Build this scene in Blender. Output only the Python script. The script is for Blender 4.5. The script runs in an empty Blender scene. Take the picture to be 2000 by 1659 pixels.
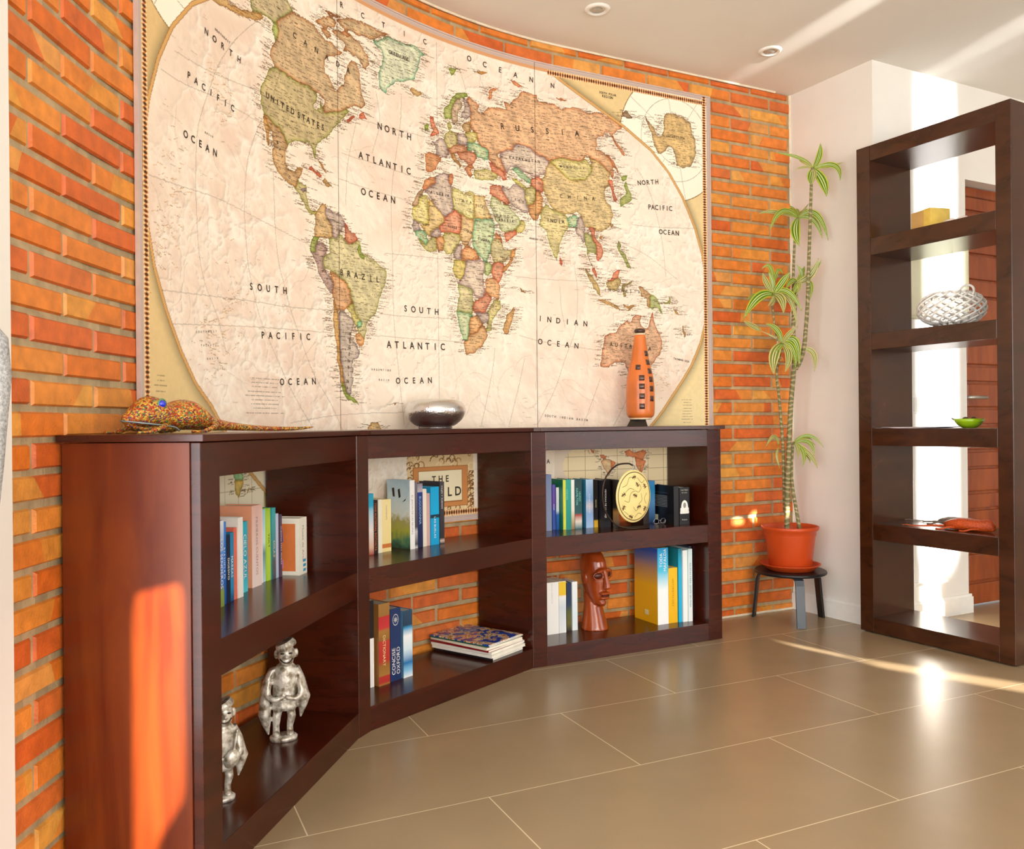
import bpy, bmesh, math, random
import numpy as np
from mathutils import Vector, Matrix
from mathutils.geometry import tessellate_polygon
PI = math.pi
random.seed(7)
SC = bpy.context.scene
COL = SC.collection

# ------------------------------------------------------------------ camera
cam_data = bpy.data.cameras.new('camera')
cam = bpy.data.objects.new('camera', cam_data)
COL.objects.link(cam)
cam_data.sensor_width = 36.0
cam_data.lens = 29.52
cam_data.clip_start = 0.02
cam.location = (0.0, 0.0, 0.933)
cam.rotation_euler = (PI / 2, 0.0095, 0.0)
SC.camera = cam

# ------------------------------------------------------------------ look, world, lights
SC.view_settings.view_transform = 'Standard'
SC.view_settings.look = 'None'
SC.view_settings.gamma = 1.0
SC.view_settings.use_curve_mapping = False
SC.view_settings.exposure = 0.14
SC.cycles.use_denoising = True
SC.cycles.max_bounces = 10
SC.cycles.diffuse_bounces = 6
SC.cycles.sample_clamp_indirect = 8.0

world = bpy.data.worlds.new('sky')
SC.world = world
world.use_nodes = True
wn = world.node_tree.nodes
wn['Background'].inputs[0].default_value = (0.86, 0.93, 1.0, 1)
wn['Background'].inputs[1].default_value = 1.6

SUN_DIR = Vector((-0.6, 1.0, -0.24)).normalized()
def light(name, kind, loc, direction, energy, color=(1, 1, 1), **kw):
    d = bpy.data.lights.new(name, kind)
    d.energy = energy
    d.color = color
    for k, v in kw.items():
        setattr(d, k, v)
    o = bpy.data.objects.new(name, d)
    COL.objects.link(o)
    o.location = loc
    o.rotation_euler = Vector(direction).to_track_quat('-Z', 'Y').to_euler()
    return o
light('sun', 'SUN', (3, -4, 4), SUN_DIR, 40.0, (1.0, 0.93, 0.82), angle=0.005)
# daylight through the left patio door, then two added fill panels
light('left_window_daylight', 'AREA', (-1.05, -0.35, 1.1), (1, 0.12, 0.16), 92, (0.95, 0.98, 1.0), shape='RECTANGLE', size=3.0, size_y=2.0)
light('rear_fill_panel', 'AREA', (1.5, -2.12, 1.35), (-0.08, 1, 0.10), 165, (1.0, 0.97, 0.92), shape='RECTANGLE', size=3.6, size_y=1.9)  # added fill light in front of the rear wall, no window there
light('right_fill_panel', 'AREA', (5.6, 0.6, 1.4), (-1, 0.55, 0.10), 42, (0.92, 0.97, 1.0), shape='RECTANGLE', size=2.6, size_y=2.0)  # added unseen fill light from the right, no window there
# added unseen spots draw the ceiling streaks, standing in for reflected sun
light('added_ceiling_spot', 'SPOT', (2.60, 0.37, 2.28), (-0.387, 0.922, 0.0925), 2100, (1.0, 0.98, 0.93), spot_size=math.radians(3.0), spot_blend=0.9, shadow_soft_size=0.01)
light('added_ceiling_spot', 'SPOT', (2.96, 0.48, 2.28), (-0.27, 0.963, 0.102), 1500, (0.95, 0.98, 1.0), spot_size=math.radians(3.6), spot_blend=0.9, shadow_soft_size=0.01)
light('added_ceiling_spot', 'SPOT', (4.04, 0.86, 2.28), (-0.64, 0.766, 0.112), 900, (1.0, 0.99, 0.96), spot_size=math.radians(1.8), spot_blend=0.9, shadow_soft_size=0.01)
light('added_wall_strip', 'AREA', (3.9, 0.3, 1.42), (2.03 - 3.9, 3.97 - 0.3, 0.0), 19, (0.97, 0.98, 1.0), shape='RECTANGLE', size=0.03, size_y=2.25, spread=math.radians(4.6))  # added narrow strip lamp that draws the bright stripe on the white wall

# ------------------------------------------------------------------ helpers
def srgb(h):
    if isinstance(h, str):
        c = [int(h[i:i + 2], 16) / 255 for i in (0, 2, 4)]
    else:
        c = h
    return tuple(x / 12.92 if x <= 0.04045 else ((x + 0.055) / 1.055) ** 2.4 for x in c)

def tag(o, label=None, cat=None, group=None, kind=None):
    if label: o['label'] = label
    if cat: o['category'] = cat
    if group: o['group'] = group
    if kind: o['kind'] = kind
    return o

def link(o, parent=None):
    COL.objects.link(o)
    if parent is not None:
        o.parent = parent
    return o

def thing(name, label, cat, loc=(0, 0, 0), rz=0.0, group=None):
    o = bpy.data.objects.new(name, None)
    o.empty_display_size = 0.05
    link(o)
    o.location = loc
    o.rotation_euler = (0, 0, rz)
    return tag(o, label, cat, group)

def obj(name, bm, mats, parent=None, smooth=False, bevel=0, auto=None):
    me = bpy.data.meshes.new(name)
    bmesh.ops.recalc_face_normals(bm, faces=bm.faces[:])
    bm.to_mesh(me)
    bm.free()
    for m in (mats if isinstance(mats, (list, tuple)) else [mats]):
        me.materials.append(m)
    if smooth:
        for p in me.polygons:
            p.use_smooth = True
    o = bpy.data.objects.new(name, me)
    link(o, parent)
    if bevel:
        b = o.modifiers.new('bevel', 'BEVEL')
        b.width = bevel
        b.segments = 2
        b.limit_method = 'ANGLE'
        b.angle_limit = math.radians(50)
    return o

def BM():
    return bmesh.new()

def quadface(bm, pts, mi=0):
    f = bm.faces.new([bm.verts.new(p) for p in pts])
    f.material_index = mi
    return f

def box(bm, a, b, mi=0, M=None):
    x0, y0, z0 = a
    x1, y1, z1 = b
    v = [Vector(p) for p in ((x0, y0, z0), (x1, y0, z0), (x1, y1, z0), (x0, y1, z0), (x0, y0, z1), (x1, y0, z1), (x1, y1, z1), (x0, y1, z1))]
    if M is not None:
        v = [M @ p for p in v]
    v = [bm.verts.new(p) for p in v]
    for q in ((0, 3, 2, 1), (4, 5, 6, 7), (0, 1, 5, 4), (1, 2, 6, 5), (2, 3, 7, 6), (3, 0, 4, 7)):
        bm.faces.new([v[i] for i in q]).material_index = mi

def prism(bm, plan, z0, z1, mi=0):
    lo = [bm.verts.new((p[0], p[1], z0)) for p in plan]
    hi = [bm.verts.new((p[0], p[1], z1)) for p in plan]
    n = len(plan)
    bm.faces.new(lo[::-1]).material_index = mi
    bm.faces.new(hi).material_index = mi
    for i in range(n):
        bm.faces.new((lo[i], lo[(i + 1) % n], hi[(i + 1) % n], hi[i])).material_index = mi

def lathe(bm, prof, n=40, mi=0, M=None, cap0=True, cap1=True):
    rings = []
    for r, z in prof:
        ring = []
        for k in range(n):
            p = Vector((r * math.cos(2 * PI * k / n), r * math.sin(2 * PI * k / n), z))
            ring.append(bm.verts.new(M @ p if M is not None else p))
        rings.append(ring)
    for a, b in zip(rings, rings[1:]):
        for k in range(n):
            bm.faces.new((a[k], a[(k + 1) % n], b[(k + 1) % n], b[k])).material_index = mi
    if cap0: bm.faces.new(rings[0][::-1]).material_index = mi
    if cap1: bm.faces.new(rings[-1]).material_index = mi

def frames(pts):
    pts = [Vector(p) for p in pts]
    out = []
    up = None
    for i, p in enumerate(pts):
        t = (pts[min(i + 1, len(pts) - 1)] - pts[max(i - 1, 0)])
        t = t.normalized() if t.length > 1e-9 else Vector((0, 0, 1))
        if up is None:
            up = Vector((0, 0, 1)) if abs(t.z) < 0.9 else Vector((1, 0, 0))
        a = t.cross(up)
        a = a.normalized() if a.length > 1e-6 else t.orthogonal().normalized()
        b = a.cross(t).normalized()
        up = b
        out.append((p, a, b, t))
    return out

def tube(bm, pts, rad, n=10, mi=0, flat=1.0, cap=True):
    """round (or flattened) tube along a polyline; rad number or list"""
    fr = frames(pts)
    rings = []
    for i, (p, a, b, t) in enumerate(fr):
        r = rad[i] if isinstance(rad, (list, tuple)) else rad
        rings.append([bm.verts.new(p + a * (r * math.cos(2 * PI * k / n)) + b * (r * flat * math.sin(2 * PI * k / n))) for k in range(n)])
    for A, B in zip(rings, rings[1:]):
        for k in range(n):
            bm.faces.new((A[k], A[(k + 1) % n], B[(k + 1) % n], B[k])).material_index = mi
    if cap:
        bm.faces.new(rings[0][::-1]).material_index = mi
        bm.faces.new(rings[-1]).material_index = mi

def spline(pts, n=8):
    """Catmull-Rom through points"""
    P = [Vector(p) for p in pts]
    P = [P[0] * 2 - P[1]] + P + [P[-1] * 2 - P[-2]]
    out = []
    for i in range(1, len(P) - 2):
        for k in range(n):
            t = k / n
            a, b, c, d = P[i - 1], P[i], P[i + 1], P[i + 2]
            out.append(0.5 * ((2 * b) + (c - a) * t + (2 * a - 5 * b + 4 * c - d) * t * t + (3 * b - a - 3 * c + d) * t ** 3))
    out.append(P[-2])
    return out

def ellipsoid(bm, c, r, R=None, nu=20, nv=12, mi=0):
    c = Vector(c)
    R = R if R is not None else Matrix.Identity(3)
    rings = []
    for j in range(1, nv):
        th = PI * j / nv
        rings.append([bm.verts.new(c + R @ Vector((r[0] * math.sin(th) * math.cos(2 * PI * k / nu), r[1] * math.sin(th) * math.sin(2 * PI * k / nu), r[2] * math.cos(th)))) for k in range(nu)])
    top = bm.verts.new(c + R @ Vector((0, 0, r[2])))
    bot = bm.verts.new(c + R @ Vector((0, 0, -r[2])))
    for k in range(nu):
        bm.faces.new((top, rings[0][k], rings[0][(k + 1) % nu])).material_index = mi
        bm.faces.new((bot, rings[-1][(k + 1) % nu], rings[-1][k])).material_index = mi
    for a, b in zip(rings, rings[1:]):
        for k in range(nu):
            bm.faces.new((a[k], b[k], b[(k + 1) % nu], a[(k + 1) % nu])).material_index = mi

def loft(bm, secs, n=24, mi=0):
    """secs: list of (center, ax, ay, az-vector pairs) -> (c, u, v) with u, v half-axis vectors"""
    rings = []
    for c, u, v in secs:
        c, u, v = Vector(c), Vector(u), Vector(v)
        rings.append([bm.verts.new(c + u * math.cos(2 * PI * k / n) + v * math.sin(2 * PI * k / n)) for k in range(n)])
    for A, B in zip(rings, rings[1:]):
        for k in range(n):
            bm.faces.new((A[k], A[(k + 1) % n], B[(k + 1) % n], B[k])).material_index = mi
    bm.faces.new(rings[0][::-1]).material_index = mi
    bm.faces.new(rings[-1]).material_index = mi

def remesh(o, size, smooth=4):
    r = o.modifiers.new('remesh', 'REMESH')
    r.mode = 'VOXEL'
    r.voxel_size = size
    r.use_smooth_shade = True
    s = o.modifiers.new('smooth', 'SMOOTH')
    s.iterations = smooth
    s.factor = 0.5
    return o

# lettering: outlines of single characters, cached
_GL = {}
def glyph(ch, bold=0.0):
    key = (ch, bold)
    if key not in _GL:
        cu = bpy.data.curves.new('glyph', 'FONT')
        cu.body = ch
        cu.size = 1.0
        cu.resolution_u = 3
        cu.offset = bold
        to = bpy.data.objects.new('glyph', cu)
        COL.objects.link(to)
        dg = bpy.context.evaluated_depsgraph_get()
        ev = to.evaluated_get(dg)
        me = ev.to_mesh()
        vs = [(v.co.x, v.co.y) for v in me.vertices]
        fs = [tuple(p.vertices) for p in me.polygons]
        ev.to_mesh_clear()
        bpy.data.objects.remove(to)
        bpy.data.curves.remove(cu)
        w = max([v[0] for v in vs], default=0.25)
        _GL[key] = (vs, fs, w + 0.06)
    return _GL[key]

def letters(bm, text, place, size, mi=0, bold=0.0):
    """place(x, y) -> 3D; running text from x=0, cap height = size"""
    k = size / 0.73
    x = 0.0
    for ch in text:
        if ch == ' ':
            x += 0.3 * k
            continue
        vs, fs, w = glyph(ch)
        nv = [bm.verts.new(place(x + a * k, b * k)) for a, b in vs]
        for f in fs:
            try:
                bm.faces.new([nv[i] for i in f]).material_index = mi
            except ValueError:
                pass
        x += w * k
    return x

def text_width(text, size):
    k = size / 0.73
    return sum((0.3 if c == ' ' else glyph(c)[2]) * k for c in text)

# ------------------------------------------------------------------ materials
_MC = {}
def nodes(name):
    m = bpy.data.materials.new(name)
    m.use_nodes = True
    nt = m.node_tree
    return m, nt, nt.nodes['Principled BSDF']

def mat(name, col, rough=0.5, metal=0.0, var=0.08, scale=30.0, bump=0.0, bscale=None, spec=0.5, coat=0.0, trans=0.0, stretch=None):
    """base colour with procedural noise variation and optional bump"""
    key = (name, str(col), rough)
    if key in _MC: return _MC[key]
    m, nt, b = nodes(name)
    c = srgb(col)
    tc = nt.nodes.new('ShaderNodeTexCoord')
    mp = nt.nodes.new('ShaderNodeMapping')
    nt.links.new(tc.outputs['Object'], mp.inputs['Vector'])
    if stretch: mp.inputs['Scale'].default_value = stretch
    nz = nt.nodes.new('ShaderNodeTexNoise')
    nz.inputs['Scale'].default_value = scale
    nz.inputs['Detail'].default_value = 4
    nt.links.new(mp.outputs['Vector'], nz.inputs['Vector'])
    rp = nt.nodes.new('ShaderNodeValToRGB')
    rp.color_ramp.elements[0].position = 0.3
    rp.color_ramp.elements[1].position = 0.7
    rp.color_ramp.elements[0].color = tuple(min(1, x * (1 - var)) for x in c) + (1,)
    rp.color_ramp.elements[1].color = tuple(min(1, x * (1 + var)) for x in c) + (1,)
    nt.links.new(nz.outputs['Fac'], rp.inputs['Fac'])
    nt.links.new(rp.outputs['Color'], b.inputs['Base Color'])
    b.inputs['Roughness'].default_value = rough
    b.inputs['Metallic'].default_value = metal
    b.inputs['Specular IOR Level'].default_value = spec
    b.inputs['Coat Weight'].default_value = coat
    b.inputs['Transmission Weight'].default_value = trans
    if bump:
        n2 = nt.nodes.new('ShaderNodeTexNoise')
        n2.inputs['Scale'].default_value = bscale or scale * 3
        n2.inputs['Detail'].default_value = 3
        nt.links.new(mp.outputs['Vector'], n2.inputs['Vector'])
        bp = nt.nodes.new('ShaderNodeBump')
        bp.inputs['Strength'].default_value = bump
        bp.inputs['Distance'].default_value = 0.004
        nt.links.new(n2.outputs['Fac'], bp.inputs['Height'])
        nt.links.new(bp.outputs['Normal'], b.inputs['Normal'])
    _MC[key] = m
    return m

def wood(name, dark, light_, scale=(1.2, 1.2, 14), rough=0.22, coat=0.3, ring=3.0):
    m, nt, b = nodes(name)
    tc = nt.nodes.new('ShaderNodeTexCoord')
    mp = nt.nodes.new('ShaderNodeMapping')
    mp.inputs['Scale'].default_value = scale
    nt.links.new(tc.outputs['Object'], mp.inputs['Vector'])
    nz = nt.nodes.new('ShaderNodeTexNoise')
    nz.inputs['Scale'].default_value = ring
    nz.inputs['Detail'].default_value = 6
    nz.inputs['Distortion'].default_value = 1.2
    nt.links.new(mp.outputs['Vector'], nz.inputs['Vector'])
    rp = nt.nodes.new('ShaderNodeValToRGB')
    rp.color_ramp.elements[0].position = 0.32
    rp.color_ramp.elements[1].position = 0.72
    rp.color_ramp.elements[0].color = srgb(dark) + (1,)
    rp.color_ramp.elements[1].color = srgb(light_) + (1,)
    nt.links.new(nz.outputs['Fac'], rp.inputs['Fac'])
    nt.links.new(rp.outputs['Color'], b.inputs['Base Color'])
    b.inputs['Roughness'].default_value = rough
    b.inputs['Coat Weight'].default_value = coat
    b.inputs['Coat Roughness'].default_value = 0.12
    return m

def bands(name, stops, rough=0.35, axis='Z', span=1.0, spec=0.5, interp='LINEAR'):
    """colour bands along an object axis, stops=[(pos 0..1, colour)]"""
    key = (name, str(stops), span, axis, interp)
    if key in _MC: return _MC[key]
    m, nt, b = nodes(name)
    tc = nt.nodes.new('ShaderNodeTexCoord')
    sp = nt.nodes.new('ShaderNodeSeparateXYZ')
    nt.links.new(tc.outputs['Object'], sp.inputs[0])
    mu = nt.nodes.new('ShaderNodeMath')
    mu.operation = 'DIVIDE'
    mu.inputs[1].default_value = span
    nt.links.new(sp.outputs[axis], mu.inputs[0])
    rp = nt.nodes.new('ShaderNodeValToRGB')
    rp.color_ramp.interpolation = interp
    el = rp.color_ramp.elements
    while len(el) < len(stops): el.new(0.5)
    for e, (p, c) in zip(el, stops):
        e.position = p
        e.color = srgb(c) + (1,)
    nt.links.new(mu.outputs[0], rp.inputs['Fac'])
    nt.links.new(rp.outputs['Color'], b.inputs['Base Color'])
    b.inputs['Roughness'].default_value = rough
    b.inputs['Specular IOR Level'].default_value = spec
    _MC[key] = m
    return m

def attr_mat(name, rough=0.6, bump=0.0, bscale=300, noise=0.0, nscale=60, spec=0.5):
    m, nt, b = nodes(name)
    at = nt.nodes.new('ShaderNodeAttribute')
    at.attribute_name = 'Col'
    out = at.outputs['Color']
    tc = nt.nodes.new('ShaderNodeTexCoord')
    if noise:
        nz = nt.nodes.new('ShaderNodeTexNoise')
        nz.inputs['Scale'].default_value = nscale
        nz.inputs['Detail'].default_value = 5
        nt.links.new(tc.outputs['Object'], nz.inputs['Vector'])
        rp = nt.nodes.new('ShaderNodeValToRGB')
        rp.color_ramp.elements[0].position = 0.3
        rp.color_ramp.elements[1].position = 0.7
        rp.color_ramp.elements[0].color = (1 - noise,) * 3 + (1,)
        rp.color_ramp.elements[1].color = (1 + noise * 0.6,) * 3 + (1,)
        nt.links.new(nz.outputs['Fac'], rp.inputs['Fac'])
        mx = nt.nodes.new('ShaderNodeMix')
        mx.data_type = 'RGBA'
        mx.blend_type = 'MULTIPLY'
        mx.inputs['Factor'].default_value = 1
        nt.links.new(out, mx.inputs['A'])
        nt.links.new(rp.outputs['Color'], mx.inputs['B'])
        out = mx.outputs['Result']
    nt.links.new(out, b.inputs['Base Color'])
    b.inputs['Roughness'].default_value = rough
    b.inputs['Specular IOR Level'].default_value = spec
    if bump:
        n2 = nt.nodes.new('ShaderNodeTexNoise')
        n2.inputs['Scale'].default_value = bscale
        n2.inputs['Detail'].default_value = 4
        nt.links.new(tc.outputs['Object'], n2.inputs['Vector'])
        bp = nt.nodes.new('ShaderNodeBump')
        bp.inputs['Strength'].default_value = bump
        bp.inputs['Distance'].default_value = 0.003
        nt.links.new(n2.outputs['Fac'], bp.inputs['Height'])
        nt.links.new(bp.outputs['Normal'], b.inputs['Normal'])
    return m

M_PLASTER = mat('white_plaster', 'e9e5de', 0.75, var=0.02, scale=6, bump=0.05, bscale=120)
M_CEIL = mat('ceiling_paint', 'e8e3da', 0.8, var=0.015, scale=4)
M_WHITE = mat('white_paint', 'f2f0ea', 0.4, var=0.02)
M_DARK = wood('dark_stained_wood', '330f05', '481708', scale=(1.4, 1.4, 9), rough=0.25, coat=0.15)
M_MAHOG = wood('mahogany_veneer', '561a04', '72300a', scale=(3, 3, 0.5), rough=0.34, coat=0.12, ring=4)
M_PAGES = mat('book_paper', 'efe6d2', 0.8, var=0.06, scale=200, stretch=(4, 1, 0.2))
M_BLACK = mat('black_lacquer', '17161a', 0.35, var=0.1)
M_INK = mat('black_ink', '2a2118', 0.7)
M_INKW = mat('white_ink', 'f4f1ea', 0.6)
M_INKO = mat('orange_ink', 'e07040', 0.6)
M_INKY = mat('pale_yellow_ink', 'f0e0a0', 0.6)
# ------------------------------------------------------------------ room geometry
HC = 2.565                                    # ceiling height
R_W, CXW, CYW, TURN, XL = 2.05, 1.12, 1.787, math.radians(64.1), -0.93
L_ARC = R_W * TURN
def wall_pt(s, off=0.0):
    """plan point on the curved brick wall at arc length s; off = metres into the room"""
    if s < 0:
        p, n = Vector((XL, CYW + s)), Vector((1, 0))
    elif s < L_ARC:
        a = PI - s / R_W
        p, n = Vector((CXW + R_W * math.cos(a), CYW + R_W * math.sin(a))), Vector((-math.cos(a), -math.sin(a)))
    else:
        a = PI - TURN
        n = Vector((-math.cos(a), -math.sin(a)))
        t = Vector((math.sin(a), -math.cos(a)))
        p = Vector((CXW + R_W * math.cos(a), CYW + R_W * math.sin(a))) + t * (s - L_ARC)
    return p + n * off
def wp(s, h, off=0.0):
    p = wall_pt(s, off)
    return Vector((p.x, p.y, h))

S_END = 3.605                                 # brick wall ends in the corner
COR = wall_pt(S_END)
COLM = Vector((1.640, 3.790))                 # convex corner of the white wall
EB = Vector((math.cos(math.radians(27)), math.sin(math.radians(27))))
NB = Vector((-EB.y, EB.x))
def fb(t, d=0.0):
    return COLM + EB * t + NB * d
YR, XR = -2.2, 7.0                            # rear wall, far right wall

# floor
def floor_material():
    m, nt, b = nodes('floor_tiles')
    tc = nt.nodes.new('ShaderNodeTexCoord')
    mp = nt.nodes.new('ShaderNodeMapping')
    mp.vector_type = 'POINT'
    # rotate the world by -25 degrees so rows run along the straight brick wall
    mp.inputs['Rotation'].default_value = (0, 0, math.radians(-24.9))
    mp.inputs['Location'].default_value = (0.075 + 9.0, -0.095 + 9.2, 0)
    nt.links.new(tc.outputs['Object'], mp.inputs['Vector'])
    br = nt.nodes.new('ShaderNodeTexBrick')
    br.offset = 0.5
    br.inputs['Color1'].default_value = srgb('998467') + (1,)
    br.inputs['Color2'].default_value = srgb('9f8a6c') + (1,)
    br.inputs['Mortar'].default_value = srgb('d8c6a4') + (1,)
    br.inputs['Scale'].default_value = 1.0
    br.inputs['Mortar Size'].default_value = 0.0016
    br.inputs['Mortar Smooth'].default_value = 0.1
    br.inputs['Brick Width'].default_value = 0.9
    br.inputs['Row Height'].default_value = 0.46
    nt.links.new(mp.outputs['Vector'], br.inputs['Vector'])
    nz = nt.nodes.new('ShaderNodeTexNoise')
    nz.inputs['Scale'].default_value = 5
    nz.inputs['Detail'].default_value = 8
    nt.links.new(tc.outputs['Object'], nz.inputs['Vector'])
    rp = nt.nodes.new('ShaderNodeValToRGB')
    rp.color_ramp.elements[0].color = (0.88, 0.88, 0.88, 1)
    rp.color_ramp.elements[1].color = (1.12, 1.1, 1.07, 1)
    nt.links.new(nz.outputs['Fac'], rp.inputs['Fac'])
    mx = nt.nodes.new('ShaderNodeMix')
    mx.data_type = 'RGBA'
    mx.blend_type = 'MULTIPLY'
    mx.inputs['Factor'].default_value = 1
    nt.links.new(br.outputs['Color'], mx.inputs['A'])
    nt.links.new(rp.outputs['Color'], mx.inputs['B'])
    nt.links.new(mx.outputs['Result'], b.inputs['Base Color'])
    b.inputs['Roughness'].default_value = 0.27
    b.inputs['Specular IOR Level'].default_value = 0.5
    return m
bm = BM()
box(bm, (XL - 1.5, YR - 0.3, -0.06), (XR + 0.3, 7.5, 0.0))
tag(obj('floor', bm, floor_material()), kind='structure')
bm = BM()
box(bm, (XL - 0.3, YR - 0.3, HC), (XR + 0.3, 7.5, HC + 0.06))
tag(obj('ceiling', bm, M_CEIL), kind='structure')

# curved brick wall: a mortar backing and every brick modelled on it
def brick_wall():
    vs, fs, cols = [], [], []
    def add(quads, c):
        for q in quads:
            i0 = len(vs)
            vs.extend(q)
            fs.append((i0, i0 + 1, i0 + 2, i0 + 3))
            cols.extend([c] * 4)
    rnd = random.Random(3)
    s0 = -0.285
    # mortar face, subdivided along the arc
    n = 90
    mort = srgb('b09c78')
    for i in range(n):
        a, b = s0 + (S_END - s0) * i / n, s0 + (S_END - s0) * (i + 1) / n
        for j in range(8):
            h0, h1 = HC * j / 8, HC * (j + 1) / 8
            k = rnd.uniform(0.85, 1.12)
            add([(wp(a, h0), wp(b, h0), wp(b, h1), wp(a, h1))], tuple(x * k for x in mort))
    pitch, bl = 0.0622, 0.2425
    pal = ['d96c22', 'e07826', 'd8682a', 'e48430', 'e08030', 'd87030', 'd46426', 'e68e38']
    for r in range(-2, 41):
        top, bot = 2.466 - pitch * r - 0.006, 2.466 - pitch * (r + 1) + 0.006
        top, bot = min(top, HC - 0.004), max(bot, 0.004)
        if top - bot < 0.01: continue
        off = -0.17 + (0 if r % 2 else bl / 2)
        k0 = int((s0 - off) / bl) - 1
        for k in range(k0, k0 + 22):
            a, b = off + k * bl + 0.0055 + rnd.uniform(-.002, .002), off + (k + 1) * bl - 0.0055 + rnd.uniform(-.002, .002)
            a, b = max(a, s0), min(b, S_END - 0.003)
            if b - a < 0.015: continue
            ty, by = top + rnd.uniform(-.0025, .0015), bot + rnd.uniform(-.0015, .0025)
            d0, d1 = 0.0, 0.006 + rnd.uniform(-.001, .0015)
            e = 0.004
            c0 = srgb(rnd.choice(pal))
            # some bricks carry a paler, yellower fired patch with a slanting edge
            nseg = 4
            split = rnd.uniform(0.2, 0.8) if rnd.random() < 0.42 else None
            side = rnd.random() < 0.5
            c1 = srgb(rnd.choice(['e8ac48', 'eab452', 'e29e40', 'e8b460']))
            c1 = tuple(x * 0.55 + y * 0.45 for x, y in zip(c1, c0))
            cuts = [0, 1] if split is None else [0, split, 1]
            sl = rnd.uniform(-0.12, 0.12) if split else 0
            mid = len(cuts) - 2
            def P(u, v, d):
                return wp(a + (b - a) * u, by + (ty - by) * v, d)
            eu, ev = e / (b - a), e / (ty - by)
            for i in range(len(cuts) - 1):
                cc = c0 if split is None else (c1 if (i == 0) == side else c0)
                ul, ur = cuts[i], cuts[i + 1]
                ulb = ul - (sl if 0 < i else 0); ult = ul + (sl if 0 < i else 0)
                urb = ur - (sl if i < mid else 0); urt = ur + (sl if i < mid else 0)
                ulb, ult, urb, urt = [min(1, max(0, x)) for x in (ulb, ult, urb, urt)]
                fl = eu if i == 0 else 0
                frr = eu if i == mid else 0
                add([(P(ulb + fl, ev, d1), P(urb - frr, ev, d1), P(urt - frr, 1 - ev, d1), P(ult + fl, 1 - ev, d1))], cc)
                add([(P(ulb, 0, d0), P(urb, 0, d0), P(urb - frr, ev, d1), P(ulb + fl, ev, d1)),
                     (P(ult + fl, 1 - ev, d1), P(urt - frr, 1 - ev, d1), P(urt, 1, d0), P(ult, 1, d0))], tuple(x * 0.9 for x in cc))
                if i == 0: add([(P(0, 0, d0), P(eu, ev, d1), P(eu, 1 - ev, d1), P(0, 1, d0))], cc)
                if i == mid: add([(P(1 - eu, ev, d1), P(1, 0, d0), P(1, 1, d0), P(1 - eu, 1 - ev, d1))], cc)
    # outer skin so the wall has thickness
    for i in range(n):
        a, b = s0 + (S_END - s0) * i / n, s0 + (S_END - s0) * (i + 1) / n
        add([(wp(b, 0, -.12), wp(a, 0, -.12), wp(a, HC, -.12), wp(b, HC, -.12))], mort)
    me = bpy.data.meshes.new('wall_back')
    me.from_pydata([tuple(v) for v in vs], [], fs)
    at = me.attributes.new('Col', 'FLOAT_COLOR', 'POINT')
    at.data.foreach_set('color', np.array([c + (1.0,) for c in cols], dtype=np.float32).ravel())
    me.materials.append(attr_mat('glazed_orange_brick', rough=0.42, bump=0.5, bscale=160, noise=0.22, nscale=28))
    o = bpy.data.objects.new('wall_back', me)
    link(o)
    return tag(o, kind='structure')
brick_wall()
# pale mortar bead where the brick meets the white wall and floor
bm = BM()
tube(bm, [wp(S_END - 0.004, 0.001, 0.004), wp(S_END - 0.004, HC - 0.001, 0.004)], 0.006, 6)
tube(bm, [wp(0.9 + 0.1 * i, 0.004, 0.008) for i in range(27)] + [wp(S_END - .004, 0.004, 0.008)], 0.006, 6)
tube(bm, [wp(0.1 * i, HC - 0.003, 0.012) for i in range(36)], 0.005, 6)
tag(obj('trim_1', bm, mat('mortar_bead', 'ece0c8', 0.8, bump=0.6, bscale=90)), kind='structure')

# white walls: face A (corner to column edge), face B with the door opening, then on to the far right
def wall_seg(bm, p, q, z0, z1, thick, nrm):
    a, b = Vector(p), Vector(q)
    prism(bm, [a, b, b + nrm * thick, a + nrm * thick], z0, z1)
DO0, DO1, DOH = 0.643, 1.50, 2.105             # door opening along face B
eA = (COLM - COR).normalized()
nA = Vector((-eA.y, eA.x))
if nA.x < 0: nA = -nA
bm = BM()
wall_seg(bm, COR - eA * .1, COLM, 0, HC, 0.15, nA)
wall_seg(bm, fb(0), fb(DO0), 0, HC, 0.15, NB)
wall_seg(bm, fb(DO0), fb(DO1), DOH, HC, 0.15, NB)
wall_seg(bm, fb(DO1), fb(6.1), 0, HC, 0.15, NB)
tag(obj('wall_right', bm, M_PLASTER), kind='structure')
bm = BM()
def skirting(p, q, n, h=0.09, t=0.016):
    a, b = Vector(p), Vector(q)
    prism(bm, [a - n * t, b - n * t, b, a], 0, h - 0.012)
    prism(bm, [a - n * t * 0.55, b - n * t * 0.55, b, a], h - 0.012, h)
skirting(COR, COLM - eA * 0.002 + eA * 0.016, nA)
skirting(fb(-0.016), fb(DO0 + 0.012), NB)
skirting(fb(DO1 - .012), fb(6.1), NB)
tag(obj('baseboard_right', bm, M_WHITE), kind='structure')

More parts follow.
